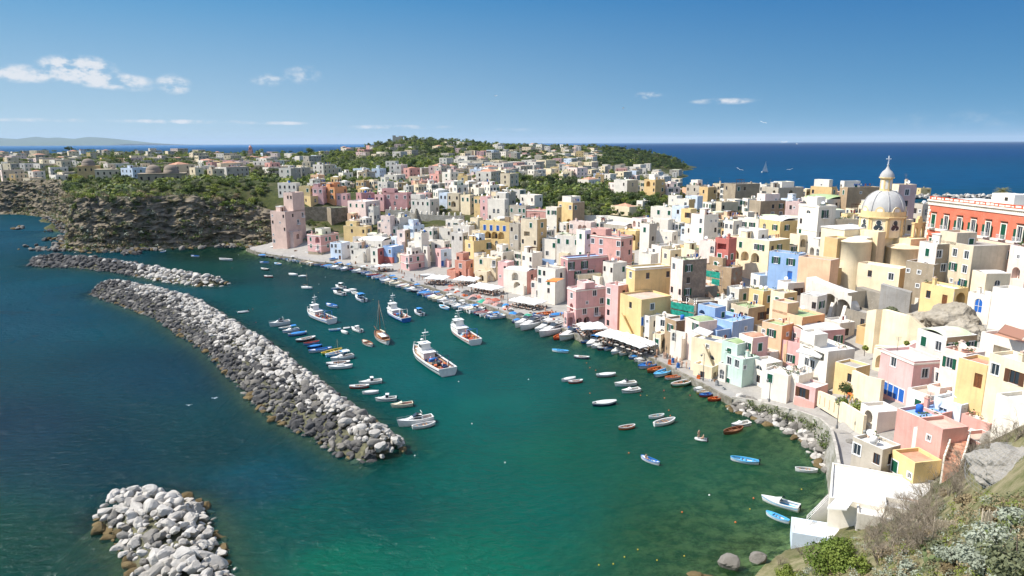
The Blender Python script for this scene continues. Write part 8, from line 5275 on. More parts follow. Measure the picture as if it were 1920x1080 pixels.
place(mk_ketch(),(706,627),(727,645),'white wooden sailing boat with brown trim and tall bare mast','sailing boat',Lown=12)
place(mk_sail(7.5),(585,541),(566,539),'small white sailing boat moored alone near the far quay','sailing boat',Lown=7.5)
place(mk_sail(8.5),(617,690),(660,687),'white sailing boat at the end of the row by the breakwater','sailing boat',Lown=7.5)
B_=[('yacht',(508,611),(542,606),'white cabin cruiser first in the row beside the breakwater'),('row_teal',(523,617),(546,613),'pale teal rowing boat behind the first cabin cruiser'),('motor_blue',(531,623),(560,618),'white motor boat with blue tarpaulin in the breakwater row'),
 ('row_blue',
 (541,
 629),
 (574,
 624),
 'blue covered boat in the breakwater row'),
 ('row_black',
 (556,
 640),
 (590,
 633),
 'long white boat with black hull in the breakwater row'),
 ('row_lbred',
 (570,
 646),
 (598,
 641),
 'light blue boat with red trim in the breakwater row'),
 ('row_cover',
 (577,
 652),
 (603,
 648),
 'blue boat under a tarpaulin beside the breakwater'),
 ('row_wb',
 (580,
 660),
 (621,
 654),
 'long white and blue wooden boat in the breakwater row'),
 ('row_green',
 (640,
 656),
 (604,
 665),
 'green wooden boat with yellow bow'),
 ('row_lb',
 (650,
 659),
 (612,
 668),
 'light blue wooden boat beside the green one'),
 ('motor_w',
 (622,
 675),
 (662,
 668),
 'white motor boat with cabin beside the breakwater row end'),
 ('row_navy',
 (613,
 684),
 (655,
 680),
 'dark blue boat with varnished top by the breakwater'),
 ('row_wbrown',
 (681,
 640),
 (697,
 649),
 'white boat with brown rim left of the tall bare mast'),
 ('rib',
 (657,
 614),
 (643,
 615),
 'white inflatable tied behind the small cabin boat'),
 ('cab',
 (660,
 616),
 (678,
 622),
 'small white boat with wheelhouse right of the inflatable'),
 ('row_w',
 (651,
 625),
 (641,
 621),
 'white tender left of the small cabin boat'),
 ('row_lb',
 (634,
 618),
 (622,
 619),
 'light blue dinghy below the blue striped fishing boat'),
 ('row_wb',
 (613,
 571),
 (631,
 576),
 'white boat with blue inside right above the striped fishing boat'),
 ('row_lb',
 (623,
 542),
 (635,
 540),
 'blue dinghy moored by the white motor boats'),
 ('motor_w',
 (630,
 537),
 (646,
 541),
 'white motor boat with pale cover in the middle group'),
 ('motor_w2',
 (626,
 548),
 (645,
 553),
 'white motor boat lowest of the middle group'),
 ('row_w',
 (645,
 544),
 (657,
 547),
 'white rowing boat between the middle motor boats'),
 ('row_w',
 (656,
 543),
 (667,
 544),
 'white dinghy right of the middle group'),
 ('row_green2',
 (660,
 548),
 (671,
 552),
 'pale green and white boat right end of middle group'),
 ('motor_blue',
 (668,
 557),
 (683,
 565),
 'white and blue motor boat below the middle group'),
 ('row_w',
 (542,
 514),
 (557,
 516),
 'white boat moored alone in the far water'),
 ('row_w',
 (563,
 518),
 (572,
 518),
 'tiny white dinghy near the far small sailing boat'),
 ('row_wred',
 (496,
 518),
 (511,
 519),
 'white and red boat in the far left water'),
 ('row_black',
 (490,
 504),
 (503,
 506),
 'white boat with dark hull in the far left water'),
 ('row_wb',
 (488,
 492),
 (504,
 493),
 'white boat with blue rim near the far quay'),
 ('row_lb',
 (515,
 494),
 (527,
 496),
 'pale blue boat near the far quay end'),
 ('row_blue',
 (485,
 479),
 (502,
 480),
 'blue boat moored last below the pink tower'),
 ('motor_blue',
 (778,
 584),
 (792,
 591),
 'white motor boat with blue deck near the fish quay'),
 ('row_lb',
 (825,
 574),
 (841,
 580),
 'bright blue boat moored off the fish quay'),
 ('cab2',
 (677,
 719),
 (714,
 715),
 'white cabin boat with dark windows left of the largest fishing boat'),
 ('row_wred',
 (656,
 726),
 (691,
 724),
 'white boat with dark red hull near the breakwater tip'),
 ('row_w',
 (681,
 737),
 (708,
 735),
 'white tender near the breakwater tip'),
 ('cabdark',
 (706,
 750),
 (743,
 748),
 'white and black cabin boat near the breakwater tip'),
 ('motor_cream',
 (735,
 762),
 (774,
 758),
 'cream open motor boat with black outboard'),
 ('yacht2',
 (752,
 797),
 (808,
 788),
 'large white cabin cruiser off the breakwater tip'),
 ('row_w2',
 (815,
 794),
 (774,
 802),
 'white open tender lashed beside the large cabin cruiser'),
 ('row_w',
 (1054,
 714),
 (1078,
 709),
 'white covered dinghy moored in a pair'),
 ('row_wred',
 (1067,
 717),
 (1091,
 714),
 'white dinghy with red rim, right of its pair'),
 ('row_grey',
 (1119,
 705),
 (1153,
 702),
 'grey and white boat off the restaurant quay'),
 ('motor_frame',
 (1154,
 722),
 (1192,
 719),
 'white boat with steel frame off the quay'),
 ('motor_w3',
 (1167,
 735),
 (1199,
 731),
 'white boat with black fenders below the framed one'),
 ('row_wnavy',
 (1112,
 759),
 (1154,
 754),
 'white boat with navy bottom in the middle of the water'),
 ('row_green2',
 (1219,
 783),
 (1242,
 779),
 'small white boat with green inside'),
 ('row_w2',
 (1264,
 787),
 (1227,
 797),
 'white open rowing boat with grey floor'),
 ('row_orange',
 (1163,
 803),
 (1187,
 799),
 'little orange rowing boat full of gear'),
 ('rib',
 (1306,
 822),
 (1324,
 824),
 'white inflatable carrying two people'),
 ('row_wb',
 (1203,
 857),
 (1235,
 870),
 'white and blue rowing boat with a man aboard'),
 ('motor_w3',
 (1373,
 799),
 (1405,
 794),
 'white flat boat near the sea wall'),
 ('row_wood',
 (1358,
 812),
 (1391,
 803),
 'brown wooden boat beside the white flat boat'),
 ('row_lbmotor',
 (1371,
 860),
 (1422,
 868),
 'long light blue boat with black outboard in clear shallows'),
 ('row_w2',
 (1531,
 883),
 (1493,
 880),
 'white dinghy by the white restaurant'),
 ('cab_lb',
 (1431,
 935),
 (1498,
 955),
 'long pale blue boat with white console near the shore'),
 ('row_lb2',
 (1440,
 963),
 (1476,
 978),
 'small light blue rowing boat nearest the shore'),
 ('row_orangew',
 (1248,
 710),
 (1280,
 706),
 'white and orange boat moored at the lane quay'),
 ('row_green3',
 (1260,
 724),
 (1297,
 715),
 'dark green and white boat at the lane quay'),
 ('row_w',
 (1301,
 731),
 (1324,
 727),
 'white dinghy at the lane quay'),
 ('row_yellow',
 (1307,
 737),
 (1337,
 733),
 'yellow and white boat at the lane quay'),
 ('row_redblue',
 (1313,
 742),
 (1336,
 739),
 'red and blue boat at the lane quay'),
 ('row_red',
 (1328,
 750),
 (1355,
 746),
 'red rowing boat nearest the sea wall'),
 ('row_wblue2',
 (1036,
 657),
 (1065,
 660),
 'white and blue boat with yellow buoys off the pink front house'),
 ('row_navy',
 (1077,
 669),
 (1104,
 671),
 'navy and white boat off the yellow house'),
 ('row_blue',
 (1090,
 642),
 (1113,
 635),
 'blue boat first below the parasols'),
 ('motor_blue',
 (1101,
 649),
 (1125,
 638),
 'blue and white boat second below the parasols'),
 ('row_w',
 (1110,
 652),
 (1136,
 644),
 'white boat third below the parasols'),
 ('row_navy',
 (1121,
 655),
 (1147,
 647),
 'navy and white boat fourth below the parasols'),
 ('row_wb',
 (1133,
 656),
 (1157,
 649),
 'white and blue boat fifth below the parasols'),
 ('cab_lb',
 (1147,
 663),
 (1171,
 653),
 'pale blue boat with cabin below the parasols'),
 ('row_w2',
 (1162,
 665),
 (1187,
 658),
 'white boat last below the parasols'),
 ('row_blue',
 (1180,
 672),
 (1205,
 666),
 'blue boat first along the bare quay'),
 ('row_w',
 (1190,
 677),
 (1214,
 670),
 'white boat second along the bare quay'),
 ('row_w2',
 (1197,
 681),
 (1222,
 675),
 'white boat third along the bare quay'),
 ('row_bluejunk',
 (1198,
 690),
 (1238,
 681),
 'blue boat with orange gear along the bare quay'),
 ('row_brown',
 (1215,
 697),
 (1250,
 690),
 'red brown wooden boat along the bare quay'),
 ('row_lb2',
 (1228,
 706),
 (1261,
 693),
 'light blue boat along the bare quay'),
 ('row_lb',
 (301,
 473),
 (311,
 471),
 'light blue boat moored under the cliff'),
 ('row_wb',
 (359,
 480),
 (373,
 481),
 'white and blue boat off the cliff'),
 ('row_w2',
 (409,
 486),
 (438,
 488),
 'long white boat off the cliff'),
 ('rib',
 (446,
 586),
 (466,
 583),
 'white inflatable moored on the harbour side of the breakwater'),
 ('yacht2',
 (968,
 613),
 (1005,
 600),
 'white motor yacht first beside the pink front house'),
 ('yacht_blue',
 (978,
 618),
 (1020,
 603),
 'white motor yacht with blue sunshade'),
 ('motor_w',
 (1002,
 622),
 (1040,
 609),
 'white motor boat between the yachts'),
 ('yacht2',
 (1014,
 630),
 (1063,
 614),
 'sleek white motor yacht in the middle of the yachts'),
 ('row_red',
 (1039,
 636),
 (1060,
 627),
 'red boat squeezed between the yachts'),
 ('yacht3',
 (1051,
 637),
 (1092,
 622),
 'white motor yacht nearest the parasols'),
 ('row_blue',
 (961,
 604),
 (980,
 598),
 'blue boat left of the motor yachts'),
 ('row_orangew',
 (982,
 601),
 (988,
 596),
 'orange boat left of the motor yachts'),
 ]
MK=dict(row_teal=lambda:mk_row('teal','white','cream',foredeck='white'),row_blue=lambda:mk_row('blue','white','blue',cover='tarp'),row_black=lambda:mk_row('black','white','cream',foredeck='white'),row_lbred=lambda:mk_row('lblue',
 'red',
 'white'),
 row_cover=lambda:mk_row('navy',
 'blue',
 'blue',
 cover='tarp'),
 row_wb=lambda:mk_row('white',
 'blue',
 'lblue',
 bottom='blue',
 foredeck='white'),
 row_green=lambda:mk_row('green',
 'yellow',
 'green',
 bottom='red'),
 row_lb=lambda:mk_row('lblue',
 'white',
 'lblue',
 foredeck='lblue',
 bottom='blue'),
 row_navy=lambda:mk_row('navy',
 'white',
 'wood',
 foredeck='white'),
 row_wbrown=lambda:mk_row('white',
 'brown',
 'cream',
 foredeck='cream',
 bottom='brown'),
 row_w=lambda:mk_row('white',
 'white',
 'white',
 cover='wtarp',
 bottom='white'),
 row_w2=lambda:mk_row('white',
 'white',
 'grey',
 bottom='white'),
 row_wred=lambda:mk_row('red',
 'white',
 'white',
 foredeck='white'),
 row_green2=lambda:mk_row('white',
 'white',
 'teal',
 bottom='green'),
 row_green3=lambda:mk_row('green',
 'white',
 'white',
 foredeck='brown',
 junk=True),
 row_grey=lambda:mk_row('grey',
 'white',
 'lblue',
 cover='wtarp'),
 row_wnavy=lambda:mk_row('navy',
 'white',
 'cream',
 cover='wtarp',
 bottom='navy'),
 row_orange=lambda:mk_row('orange',
 'white',
 'brown',
 junk=True),
 row_wood=lambda:mk_row('brown',
 'brown',
 'wood',
 bottom='brown'),
 row_lbmotor=lambda:mk_row('white',
 'lblue',
 'lblue',
 motor=True,
 bottom='blue'),
 row_lb2=lambda:mk_row('white',
 'lblue',
 'lblue',
 bottom='lblue',
 foredeck='lblue'),
 row_orangew=lambda:mk_row('white',
 'orange',
 'white',
 junk=True),
 row_yellow=lambda:mk_row('yellow',
 'white',
 'cream'),
 row_redblue=lambda:mk_row('red',
 'blue',
 'lblue',
 foredeck='blue'),
 row_red=lambda:mk_row('red',
 'orange',
 'red',
 bottom='red'),
 row_wblue2=lambda:mk_row('white',
 'lblue',
 'blue',
 motor=False,
 foredeck='lblue'),
 row_bluejunk=lambda:mk_row('white',
 'blue',
 'lblue',
 junk=True,
 foredeck='blue',
 bottom='blue'),
 row_brown=lambda:mk_row('brown',
 'orange',
 'wood',
 junk=True),
 motor_blue=lambda:mk_motor('white',
 'blue',
 'tarp',
 ic='lblue'),
 motor_w=lambda:mk_motor('white',
 'white',
 'wtarp'),
 motor_w2=lambda:mk_motor('white',
 'grey'),
 motor_w3=lambda:mk_motor('white',
 'black',
 None,
 windscreen=False),
 motor_cream=lambda:mk_motor('cream',
 'cream',
 None,
 windscreen=False,
 ic='red'),
 motor_frame=lambda:mk_motor('white',
 'cream',
 None),
 cab=lambda:mk_motor('white',
 'white',
 cab=True,
 L=6.4),
 cab2=lambda:mk_motor('white',
 'cream',
 cab=True,
 L=7.6),
 cabdark=lambda:mk_motor('white',
 'black',
 cab=True,
 L=6.6),
 cab_lb=lambda:mk_motor('white',
 'lblue',
 None,
 cab=False,
 ic='lblue',
 L=7.2),
 yacht=lambda:mk_yacht(9),
 yacht2=lambda:mk_yacht(10.5),
 yacht3=lambda:mk_yacht(10.5,
 None,
 'cream'),
 yacht_blue=lambda:mk_yacht(10.5,
 'navy'),
 rib=mk_rib)
LOWN=dict(rib=3.4,motor=6.2,cab=6.6,cabdark=6.6,cab2=7.6,yacht=10.2,row=5.2)
for kind,bow,st,lab in B_:
 o=proto(kind,MK[kind]);o.scale=(1,1,1);base=kind if kind in LOWN else kind.split('_')[0].rstrip('23');cat={'row':'boat','rib':'inflatable boat'}.get(base,'motor yacht' if base=='yacht' else 'motor boat')
 place(o,bow,st,lab,cat,GA,Lown=LOWN[base] if kind!='cab_lb' else 7.2)
qr=random.Random(8)
SEC=[((506,478),(548,484),8,'below the pink tower'),((548,484),(612,496),14,'below the orange-sided pink house'),((616,497),(662,505),9,'below the low white houses'),((676,504),(716,517),9,'below the forward pink house'),
 ((718,
 518),
 (758,
 531),
 12,
 'below the terracotta terrace'),
 ((760,
 533),
 (812,
 548),
 15,
 'below the first parasols'),
 ((808,
 549),
 (862,
 568),
 16,
 'beside the heaps of nets'),
 ((864,
 569),
 (950,
 595),
 20,
 'along the fish quay')]
KINDS_Q=['row_blue','row_lb','row_lb','row_wb','row_wb','row_w','row_w2','row_lb2','motor_w','motor_blue','row_green2','row_lbred','row_black','row_wbrown','row_navy','motor_cream']
KN=dict(row_blue='blue tarpaulin covered boat',row_lb='light blue boat',row_wb='white and blue boat',row_w='white covered boat',row_w2='open white boat',row_lb2='white boat with light blue inside',motor_w='white motor boat',
 motor_blue='blue and white motor boat',
 row_green2='white and green boat',
 row_lbred='light blue and red boat',
 row_black='black and white boat',
 row_wbrown='white and brown boat',
 row_navy='navy boat',
 motor_cream='cream motor boat')
for (xa,ya),(xb,yb),n,pl in SEC:
 A,Bq=at(xa,ya,0),at(xb,yb,0);d=(Bq-A);d.z=0;dn=d.normalized();nrm=Vector((dn.y,-dn.x,0));nrm=-nrm if nrm.x>0 else nrm
 for i in range(n):
  k=qr.choice(KINDS_Q);o=proto(k,MK[k]);f=(i+qr.uniform(.2,.8))/n;c=A+d*f+nrm*qr.uniform(2.0,3.6);ang=math.atan2(nrm.y,nrm.x)+qr.uniform(-.3,.3)+(math.pi if qr.random()<.3 else 0);s=qr.uniform(.85,1.15)
  o.location=(c.x,c.y,0);o.rotation_euler=(0,0,ang);o.scale=(s,s,s);tag(o,f'{KN[k]} moored at the quay {pl}','motor boat' if k[0]=='m' else 'boat',f'boats along the quay {pl}')
for k,px,py,lab,rz in (('row_brown',1022,592,'brown wooden boat drawn up on the quay by the pink house',.4),('row_blue',1045,594,'blue boat drawn up on the quay by the pink house',.5),('row_lb',577,476,'bright blue boat drawn up on the far quay',
 2.2),
 ('row_wb',
 626,
 488,
 'blue and white boat drawn up by the pale blue white house',
 1.0),
 ('row_w',
 800,
 519,
 'white boat drawn up beside the forward pink house',
 .2),
 ('row_wood',
 563,
 473,
 'brown boat lying on the far quay',
 .3)):
 o=proto(k,MK[k]);p=at(px,py,1.4);o.location=(p.x,p.y,1.62);o.rotation_euler=(.12,0,rz);o.scale=(1,1,1);tag(o,lab,'boat')
NETC=dict(red=simple('red net',(.42,.14,.1),.95,.05,var=.4,scale=3),green=simple('green net',(.06,.34,.22),.95,.05,var=.4,scale=3),dark=simple('dark net',(.1,.1,.1),.95,.05,var=.5,scale=3),pale=simple('pale net',(.5,.48,.44),
 .95,
 .05,
 var=.4,
 scale=3),
 blue=simple('blue sheet',
 (.06,
 .24,
 .55),
 .9,
 .05,
 var=.3,
 scale=3),
 pink=simple('pink net',
 (.5,
 .3,
 .26),
 .95,
 .05,
 var=.4,
 scale=3))
def heap(px,py,r_,c,lab):
 p=at(px,py,1.4);root=None;b=MB();n=12;m=5;s0=int(px)
 vs=[];fs=[]
 for j in range(m+1):
  for k in range(n):
   t=2*math.pi*k/n;rad=r_*(1-j/m)**.7*(1+.25*noise.noise((math.cos(t)*1.5+s0,math.sin(t)*1.5,j*.4)));vs.append((rad*math.cos(t),rad*math.sin(t),r_*.5*(j/m)**.8+.12*noise.noise((k*.9,j,s0))))
 for j in range(m):
  for k in range(n):fs.append((j*n+k,j*n+(k+1)%n,(j+1)*n+(k+1)%n,(j+1)*n+k))
 b.mesh(vs,fs,0,False);o=b.build('net_heap',[NETC[c]],None,(p.x,p.y,1.38));tag(o,lab,'net heap','heaps of nets and sheets on the quay')
hr=random.Random(31);hcol={'red':'rusty red','green':'green','dark':'black','pale':'pale','blue':'blue','pink':'pinkish'}
seenh=set()
for i in range(40):
 f=i/39;px,py=838+f*125+hr.uniform(-4,4),541+f*42+hr.uniform(-8,3);c=hr.choice(['red','dark','pale','pale','pink','dark','blue','pink','red'])
 if i==20:px,py,c=906,566,'green'
 heap(px,py,hr.uniform(.9,1.9),c,f'{hcol[c]} heap of nets and gear on the fish quay')
for px,py,c,lab in ((962,588,'blue','blue sheet over gear beside the yachts'),(975,590,'dark','dark netting piled beside the yachts'),(990,592,'green','green netting piled beside the yachts'),(1003,590,'dark','black netting piled by the pink front house'),
 (1268,
 668,
 'dark',
 'dark gear piled in the arched doorway')):heap(px,
 py,
 1.4,
 c,
 lab)
qb=MB();qb.lathe([(.16,0),(.13,.1),(.12,.34),(.2,.42),(.2,.5),(0,.54)],n=10);BOLL=qb.data('bollard',[IRON]);CRT={}
for c in ('blue','orange','white','wood','grey'):
 qb=MB();qb.box(-.35,.35,-.25,.25,0,.06);[qb.box(*v,.06,.36) for v in ((-.35,.35,-.25,-.2),(-.35,.35,.2,.25),(-.35,-.3,-.2,.2),(.3,.35,-.2,.2))];CRT[c]=qb.data('fish_crate',[BC[c]])
for i in range(len(quay)-1):
 L_=(quay[i+1]-quay[i]).length
 for k in range(int(L_/7)):q=quay[i].lerp(quay[i+1],(k+.5)/int(L_/7))+normal_in(quay,i)*.28;o=link('bollard',BOLL,None,(q.x,q.y,1.51));tag(o,'dark iron bollard on the quay edge','bollard','bollards along the quay edge')
for _ in range(70):
 i=hr.randrange(3,26);q=quay[i].lerp(quay[i+1],hr.random())+normal_in(quay,i)*hr.uniform(1.2,4.5);c=hr.choice(list(CRT))
 for k in range(hr.choice([1,1,2,3])):o=link('fish_crate',CRT[c],None,(q.x,q.y,1.41+.37*k));o.rotation_euler=(0,0,hr.uniform(0,3));tag(o,f'{"wooden" if c == "wood" else c} fish crate standing on the quay','crate',f'{c} fish crates on the quay')
# people
def person_mesh(pose,top,low,bare=False):
 out=PBASE[pose].copy();out.materials.clear();out.name='person'
 for n_,c in (('skin',(.48,.3,.21)),('hair',(.05,.035,.025)),('shirt',(.48,.3,.21) if bare else top),('trousers',low)):out.materials.append(simple(n_+str(c),c,.8))
 return out
PT=[(.62,.6,.58),(.08,.1,.2),(.5,.1,.08),(.12,.25,.5),(.03,.03,.035),(.55,.45,.2),(.35,.5,.6)];PB=[(.06,.08,.15),(.03,.03,.03),(.3,.27,.22),(.5,.5,.48)]
PTN=['white','navy','red','blue','black','mustard','pale blue'];PBN=['dark blue trousers','black trousers','tan trousers','white trousers']
pr_=random.Random(19);PM={}
def person(p,pose,label,rz=None,key=None,group=None,bare=False):
 key=key or (pr_.randrange(7),pr_.randrange(4))
 if (pose,key,bare) not in PM:PM[(pose,key,bare)]=person_mesh(pose,PT[key[0]],PB[key[1]],bare=bare)
 o=link('person',PM[(pose,key,bare)],None,p);o.rotation_euler=(0,0,pr_.uniform(0,6.28) if rz is None else rz);tag(o,label,'person',group);return key
# parasols, tables and guests along the quay
PARA=simple('white canvas',(.72,.71,.68),.85,.1,var=.1,scale=1);TABLE=simple('table top',(.5,.48,.45),.6)
def parasol_mesh(w,h):
 b=MB();n=8;q=[(-w,-w),(0,-w*1.0),(w,-w),(w,0),(w,w),(0,w),(-w,w),(-w,0)]
 zs=[h,h+.12,h,h+.12,h,h+.12,h,h+.12]
 for i in range(8):
  j=(i+1)%8;a,c=(*q[i],zs[i]),(*q[j],zs[j]);b.face([a,c,(0,0,h+.75)],0);b.face([(a[0],a[1],a[2]-.22),(c[0],c[1],c[2]-.22),c,a],0)
 b2=MB();b2.tube([(0,0,0),(0,0,h+.7)],.04,6);b2.box(-.35,.35,-.35,.35,0,.09)
 return b.data('canopy',[PARA]),b2.data('pole',[IRON])
PMESH=parasol_mesh(1.75,2.35)
cb_=MB();cb_.lathe([(0,.72),(.42,.72),(.42,.75),(0,.75)],n=14,smooth=False);cb_.tube([(0,0,0),(0,0,.72)],.04,6,1);cb_.lathe([(.28,0),(.28,.04),(0,.05)],n=12,mi=1);CTAB=cb_.data('cafe_table',[TABLE,IRON])
cb_=MB();cb_.box(-.21,.21,-.21,.21,.43,.47);cb_.box(-.21,.21,-.23,-.19,.47,.88);[cb_.box(x-.018,x+.018,y-.018,y+.018,0,.43) for x in (-.19,.19) for y in (-.19,.19)];CCH=cb_.data('chair',[simple('chair dark',(.05,.05,.055),
 .6)])
def terrace(px0,py0,px1,py1,rows_,cols_,nm,z=1.45,sp=3.55):
 A,B=at(px0,py0,z+2.4),at(px1,py1,z+2.4);d=B-A;d.z=0;L=d.length;d.normalize();n=Vector((-d.y,d.x,0));n=n if n.x>0 else -n
 for i in range(cols_):
  for j in range(rows_):
   c=A+d*(L*(i+.5)/cols_)+n*((j-(rows_-1)/2)*sp);g=z
   r_=empty('parasol',(c.x,c.y,g),math.atan2(d.y,d.x)+pr_.uniform(-.06,.06));r_.scale=(max(.8,L/cols_/3.5)*1.0,)*2+(1,);link('canopy',PMESH[0],r_);link('pole',PMESH[1],r_);tag(r_,f'white square parasol of the terrace {nm}',
    'parasol',
    f'parasols of the terrace {nm}')
   for s,u in ((-.85,-.8),(.85,-.8),(-.85,.85),(.85,.85)):
    t=c+d*s+n*u;tb=link('cafe_table',CTAB,None,(t.x,t.y,g));tag(tb,f'round cafe table under the white parasols {nm}','cafe table',f'cafe tables {nm}')
    for a in ((0,math.pi) if (s<0 or u<0) else (0,)):
     a2=a+pr_.uniform(-.3,.3)+.6;cp_=t+Vector((math.cos(a2),math.sin(a2),0))*.62;ch=link('chair',CCH,None,(cp_.x,cp_.y,g));ch.rotation_euler=(0,0,a2+math.pi/2);tag(ch,f'dark chair under the white parasols {nm}','chair',f'chairs {nm}')
     if pr_.random()<.55:
      k=(pr_.randrange(7),pr_.randrange(4));person((cp_.x,cp_.y,g-.0),'sit',f'guest in {PTN[k[0]]} top seated under parasols {nm}',a2+math.pi/2,k,f'guests in {PTN[k[0]]} {nm}')
terrace(705,499,734,497,1,3,'left of the forward pink house');terrace(803,519,838,521,2,3,'before the terracotta house');terrace(856,521,896,524,2,3,'before the cream yellow stairs');terrace(888,533,934,541,2,4,'on the open square');terrace(966,
 559,
 1014,
 568,
 2,
 4,
 'by the pinkish balcony house')
terrace(1088,612,1132,610,2,3,'at the foot of the pink front house');terrace(1130,622,1158,628,2,2,'beside the pink and brown house');terrace(1160,627,1218,648,2,5,'along the yellow house front',1.5)
for i in range(100):
 f=pr_.random();L_=[(700,500),(760,520),(830,538),(900,550),(950,570),(1000,580),(1050,598),(1090,622),(1160,643),(1230,668),(1300,698)];k=int(f*10);a,c=L_[k],L_[k+1];g=pr_.random();p=at(a[0]+(c[0]-a[0])*g+pr_.uniform(-3,
  6),
  a[1]+(c[1]-a[1])*g-pr_.uniform(0,
  5),
  1.42)
 kk=(pr_.randrange(7),pr_.randrange(4));person((p.x,p.y,1.42),'stand',f'person in {PTN[kk[0]]} top and {PBN[kk[1]]} on the quay',None,kk,f'strollers in {PTN[kk[0]]} and {PBN[kk[1]]}')
p=at(1310,822,.2);person((p.x,p.y,.15),'stand','person in white standing in the inflatable',.6,(0,0));p=at(1319,824,.2);person((p.x,p.y,-.05),'sit','person in black sitting in the inflatable',1.2,(4,1));p=at(1211,861,.3);person((p.x,
 p.y,
 .02),
 'sit',
 'bare-chested man sitting in the blue rowing boat',
 3.6,
 (3,
 0),
 None,
 True)
p=at(1212,689,.3);person((p.x,p.y,.2),'stand','person in mustard top standing in a blue boat',1,(5,0))
# street lamps, buoys, gulls, distant sails
def lamp(px,py,z,h,lab):
 p=at(px,py,z);r_=empty('street_lamp',(p.x,p.y,z));b=MB();b.lathe([(.2,0),(.2,.5),(.1,.6),(.07,1.0),(.05,h)],n=10);b.tube([(0,0,h-.1),(-.35,0,h+.05),(-.6,0,h-.05)],.035,5);b.build('pole',[IRON],r_);b=MB();b.lathe([(.0,h-.1),
  (.22,
  h-.15),
  (.26,
  h-.35),
  (.12,
  h-.6),
  (0,
  h-.62)],
  (-.6,
  0,
  0),
  8);b.build('lantern',
  [simple('lamp head',
  (.25,
  .25,
  .23),
  .4)],
  r_);tag(r_,
  lab,
  'street lamp',
  'street lamps along the quay')
for q in ((1228,666,1.5,6,'street lamp on the quay end of the parasols'),(1318,713,1.6,6,'street lamp before the cream arches'),(1569,803,4.9,5.5,'street lamp at the bend of the lane'),(1622,870,4.9,5.5,'street lamp in front of the white restaurant'),
 (1442,
 753,
 4.4,
 4.5,
 'street lamp on the sea wall lane'),
 (952,
 581,
 1.5,
 5.5,
 'street lamp on the square by the fish quay'),
 (941,
 571,
 1.5,
 4,
 'thin post on the square beside the nets')):lamp(*q)
bb=MB();bb.lathe([(0,-.2),(.22,-.08),(.26,.08),(.2,.22),(.06,.3),(.06,.38),(0,.4)],n=12);BUOY={c:bb.data('buoy',[BC[c]]) for c in ('orange','white','yellow','red')}
BU=[(1179,850,'orange'),(1330,929,'white'),(1279,961,'orange'),(1406,955,'yellow'),(1379,980,'orange'),(1196,1031,'yellow'),(1171,1045,'yellow'),(1150,1058,'yellow'),(1123,1060,'yellow'),(1232,1051,'yellow'),(1283,1043,'yellow'),
 (1201,
 742,
 'orange'),
 (1245,
 733,
 'red'),
 (1246,
 747,
 'orange'),
 (1254,
 770,
 'orange'),
 (1257,
 780,
 'orange'),
 (1294,
 742,
 'red'),
 (1106,
 738,
 'orange'),
 (991,
 712,
 'white'),
 (1100,
 681,
 'orange'),
 (1106,
 690,
 'orange'),
 (1117,
 695,
 'orange'),
 (1413,
 935,
 'orange'),
 (597,
 549,
 'yellow'),
 (610,
 520,
 'white'),
 (598,
 533,
 'white'),
 (693,
 525,
 'yellow'),
 (702,
 528,
 'yellow'),
 (885,
 795,
 'white'),
 (778,
 855,
 'white'),
 (947,
 868,
 'white'),
 (860,
 716,
 'white'),
 (474,
 580,
 'red'),
 (480,
 605,
 'red'),
 (700,
 562,
 'yellow'),
 (1503,
 918,
 'yellow'),
 (1213,
 742,
 'yellow'),
 (565,
 500,
 'white'),
 (435,
 503,
 'red'),
 (447,
 478,
 'white')]
for px,py,c in BU:p=at(px,py,0);o=link('buoy',BUOY[c],None,(p.x,p.y,.02));o.scale=(.4 if c=='yellow' else .55,)*3;tag(o,f'small {c} buoy floating in the harbour','buoy',f'{c} buoys')
gb=MB();gb.tube([(-.25,0,0),(0,0,.03),(.22,0,.02)],[.03,.08,.03],6);gb.mesh([(-.08,0,.03),(.12,0,.03),(.05,.5,.2),(-.06,.8,.12),(.05,-.5,.2),(-.06,-.8,.12)],[(0,1,2,3),(1,0,5,4)],0);GULL=gb.data('gull',[simple('gull white',
 (.75,
 .75,
 .74),
 .7)])
for px,py,Y,lab in ((1470,267,260,'white gull flying low on the horizon, left of two'),(1494,270,260,'white gull flying low on the horizon, right of two'),(1387,318,220,'white gull over the sea left of the yacht'),(1481,318,
 260,
 'white gull over the sea right of the yacht'),
 (1431,
 230,
 240,
 'gull high in the sky above the sea'),
 (930,
 180,
 300,
 'gull in the middle of the sky'),
 (1168,
 203,
 300,
 'gull in the sky left of the small cloud'),
 (1229,
 847,
 118,
 'white gull skimming the water by the rowing boat'),
 (355,
 760,
 100,
 'white gull over the dark open water'),
 (402,
 747,
 110,
 'white gull near the long breakwater')):
 p=atY(px,py,Y);o=link('gull',GULL,None,p);o.rotation_euler=(fr.uniform(-.4,.4),0,fr.uniform(0,6));o.scale=(1.6 if Y>120 else 1,)*3;tag(o,lab,'gull')
r_=empty('sailing_yacht');p=at(1434,323,0);r_.location=(p.x,p.y,0);r_.rotation_euler=(0,0,.35);r_.scale=(1.1,)*3
b=MB();rws=hull_mesh(b,12,3.6,1.1,'v');b.build('hull',[BC['white'],BC['navy']],r_);b=MB();b.tube([(.8,0,1),(.8,0,17)],.1,6);b.build('mast',[STEEL],r_);b=MB();b.face([(.7,.0,2),(-4.6,.5,2.2),(.7,0,16)],0);b.face([(1,0,15),
 (5.6,
 0,
 1.6),
 (1.4,
 .6,
 2)],
 0);b.build('sail',
 [PARA],
 r_);tag(r_,
 'distant white sailing yacht out at sea',
 'sailing yacht')
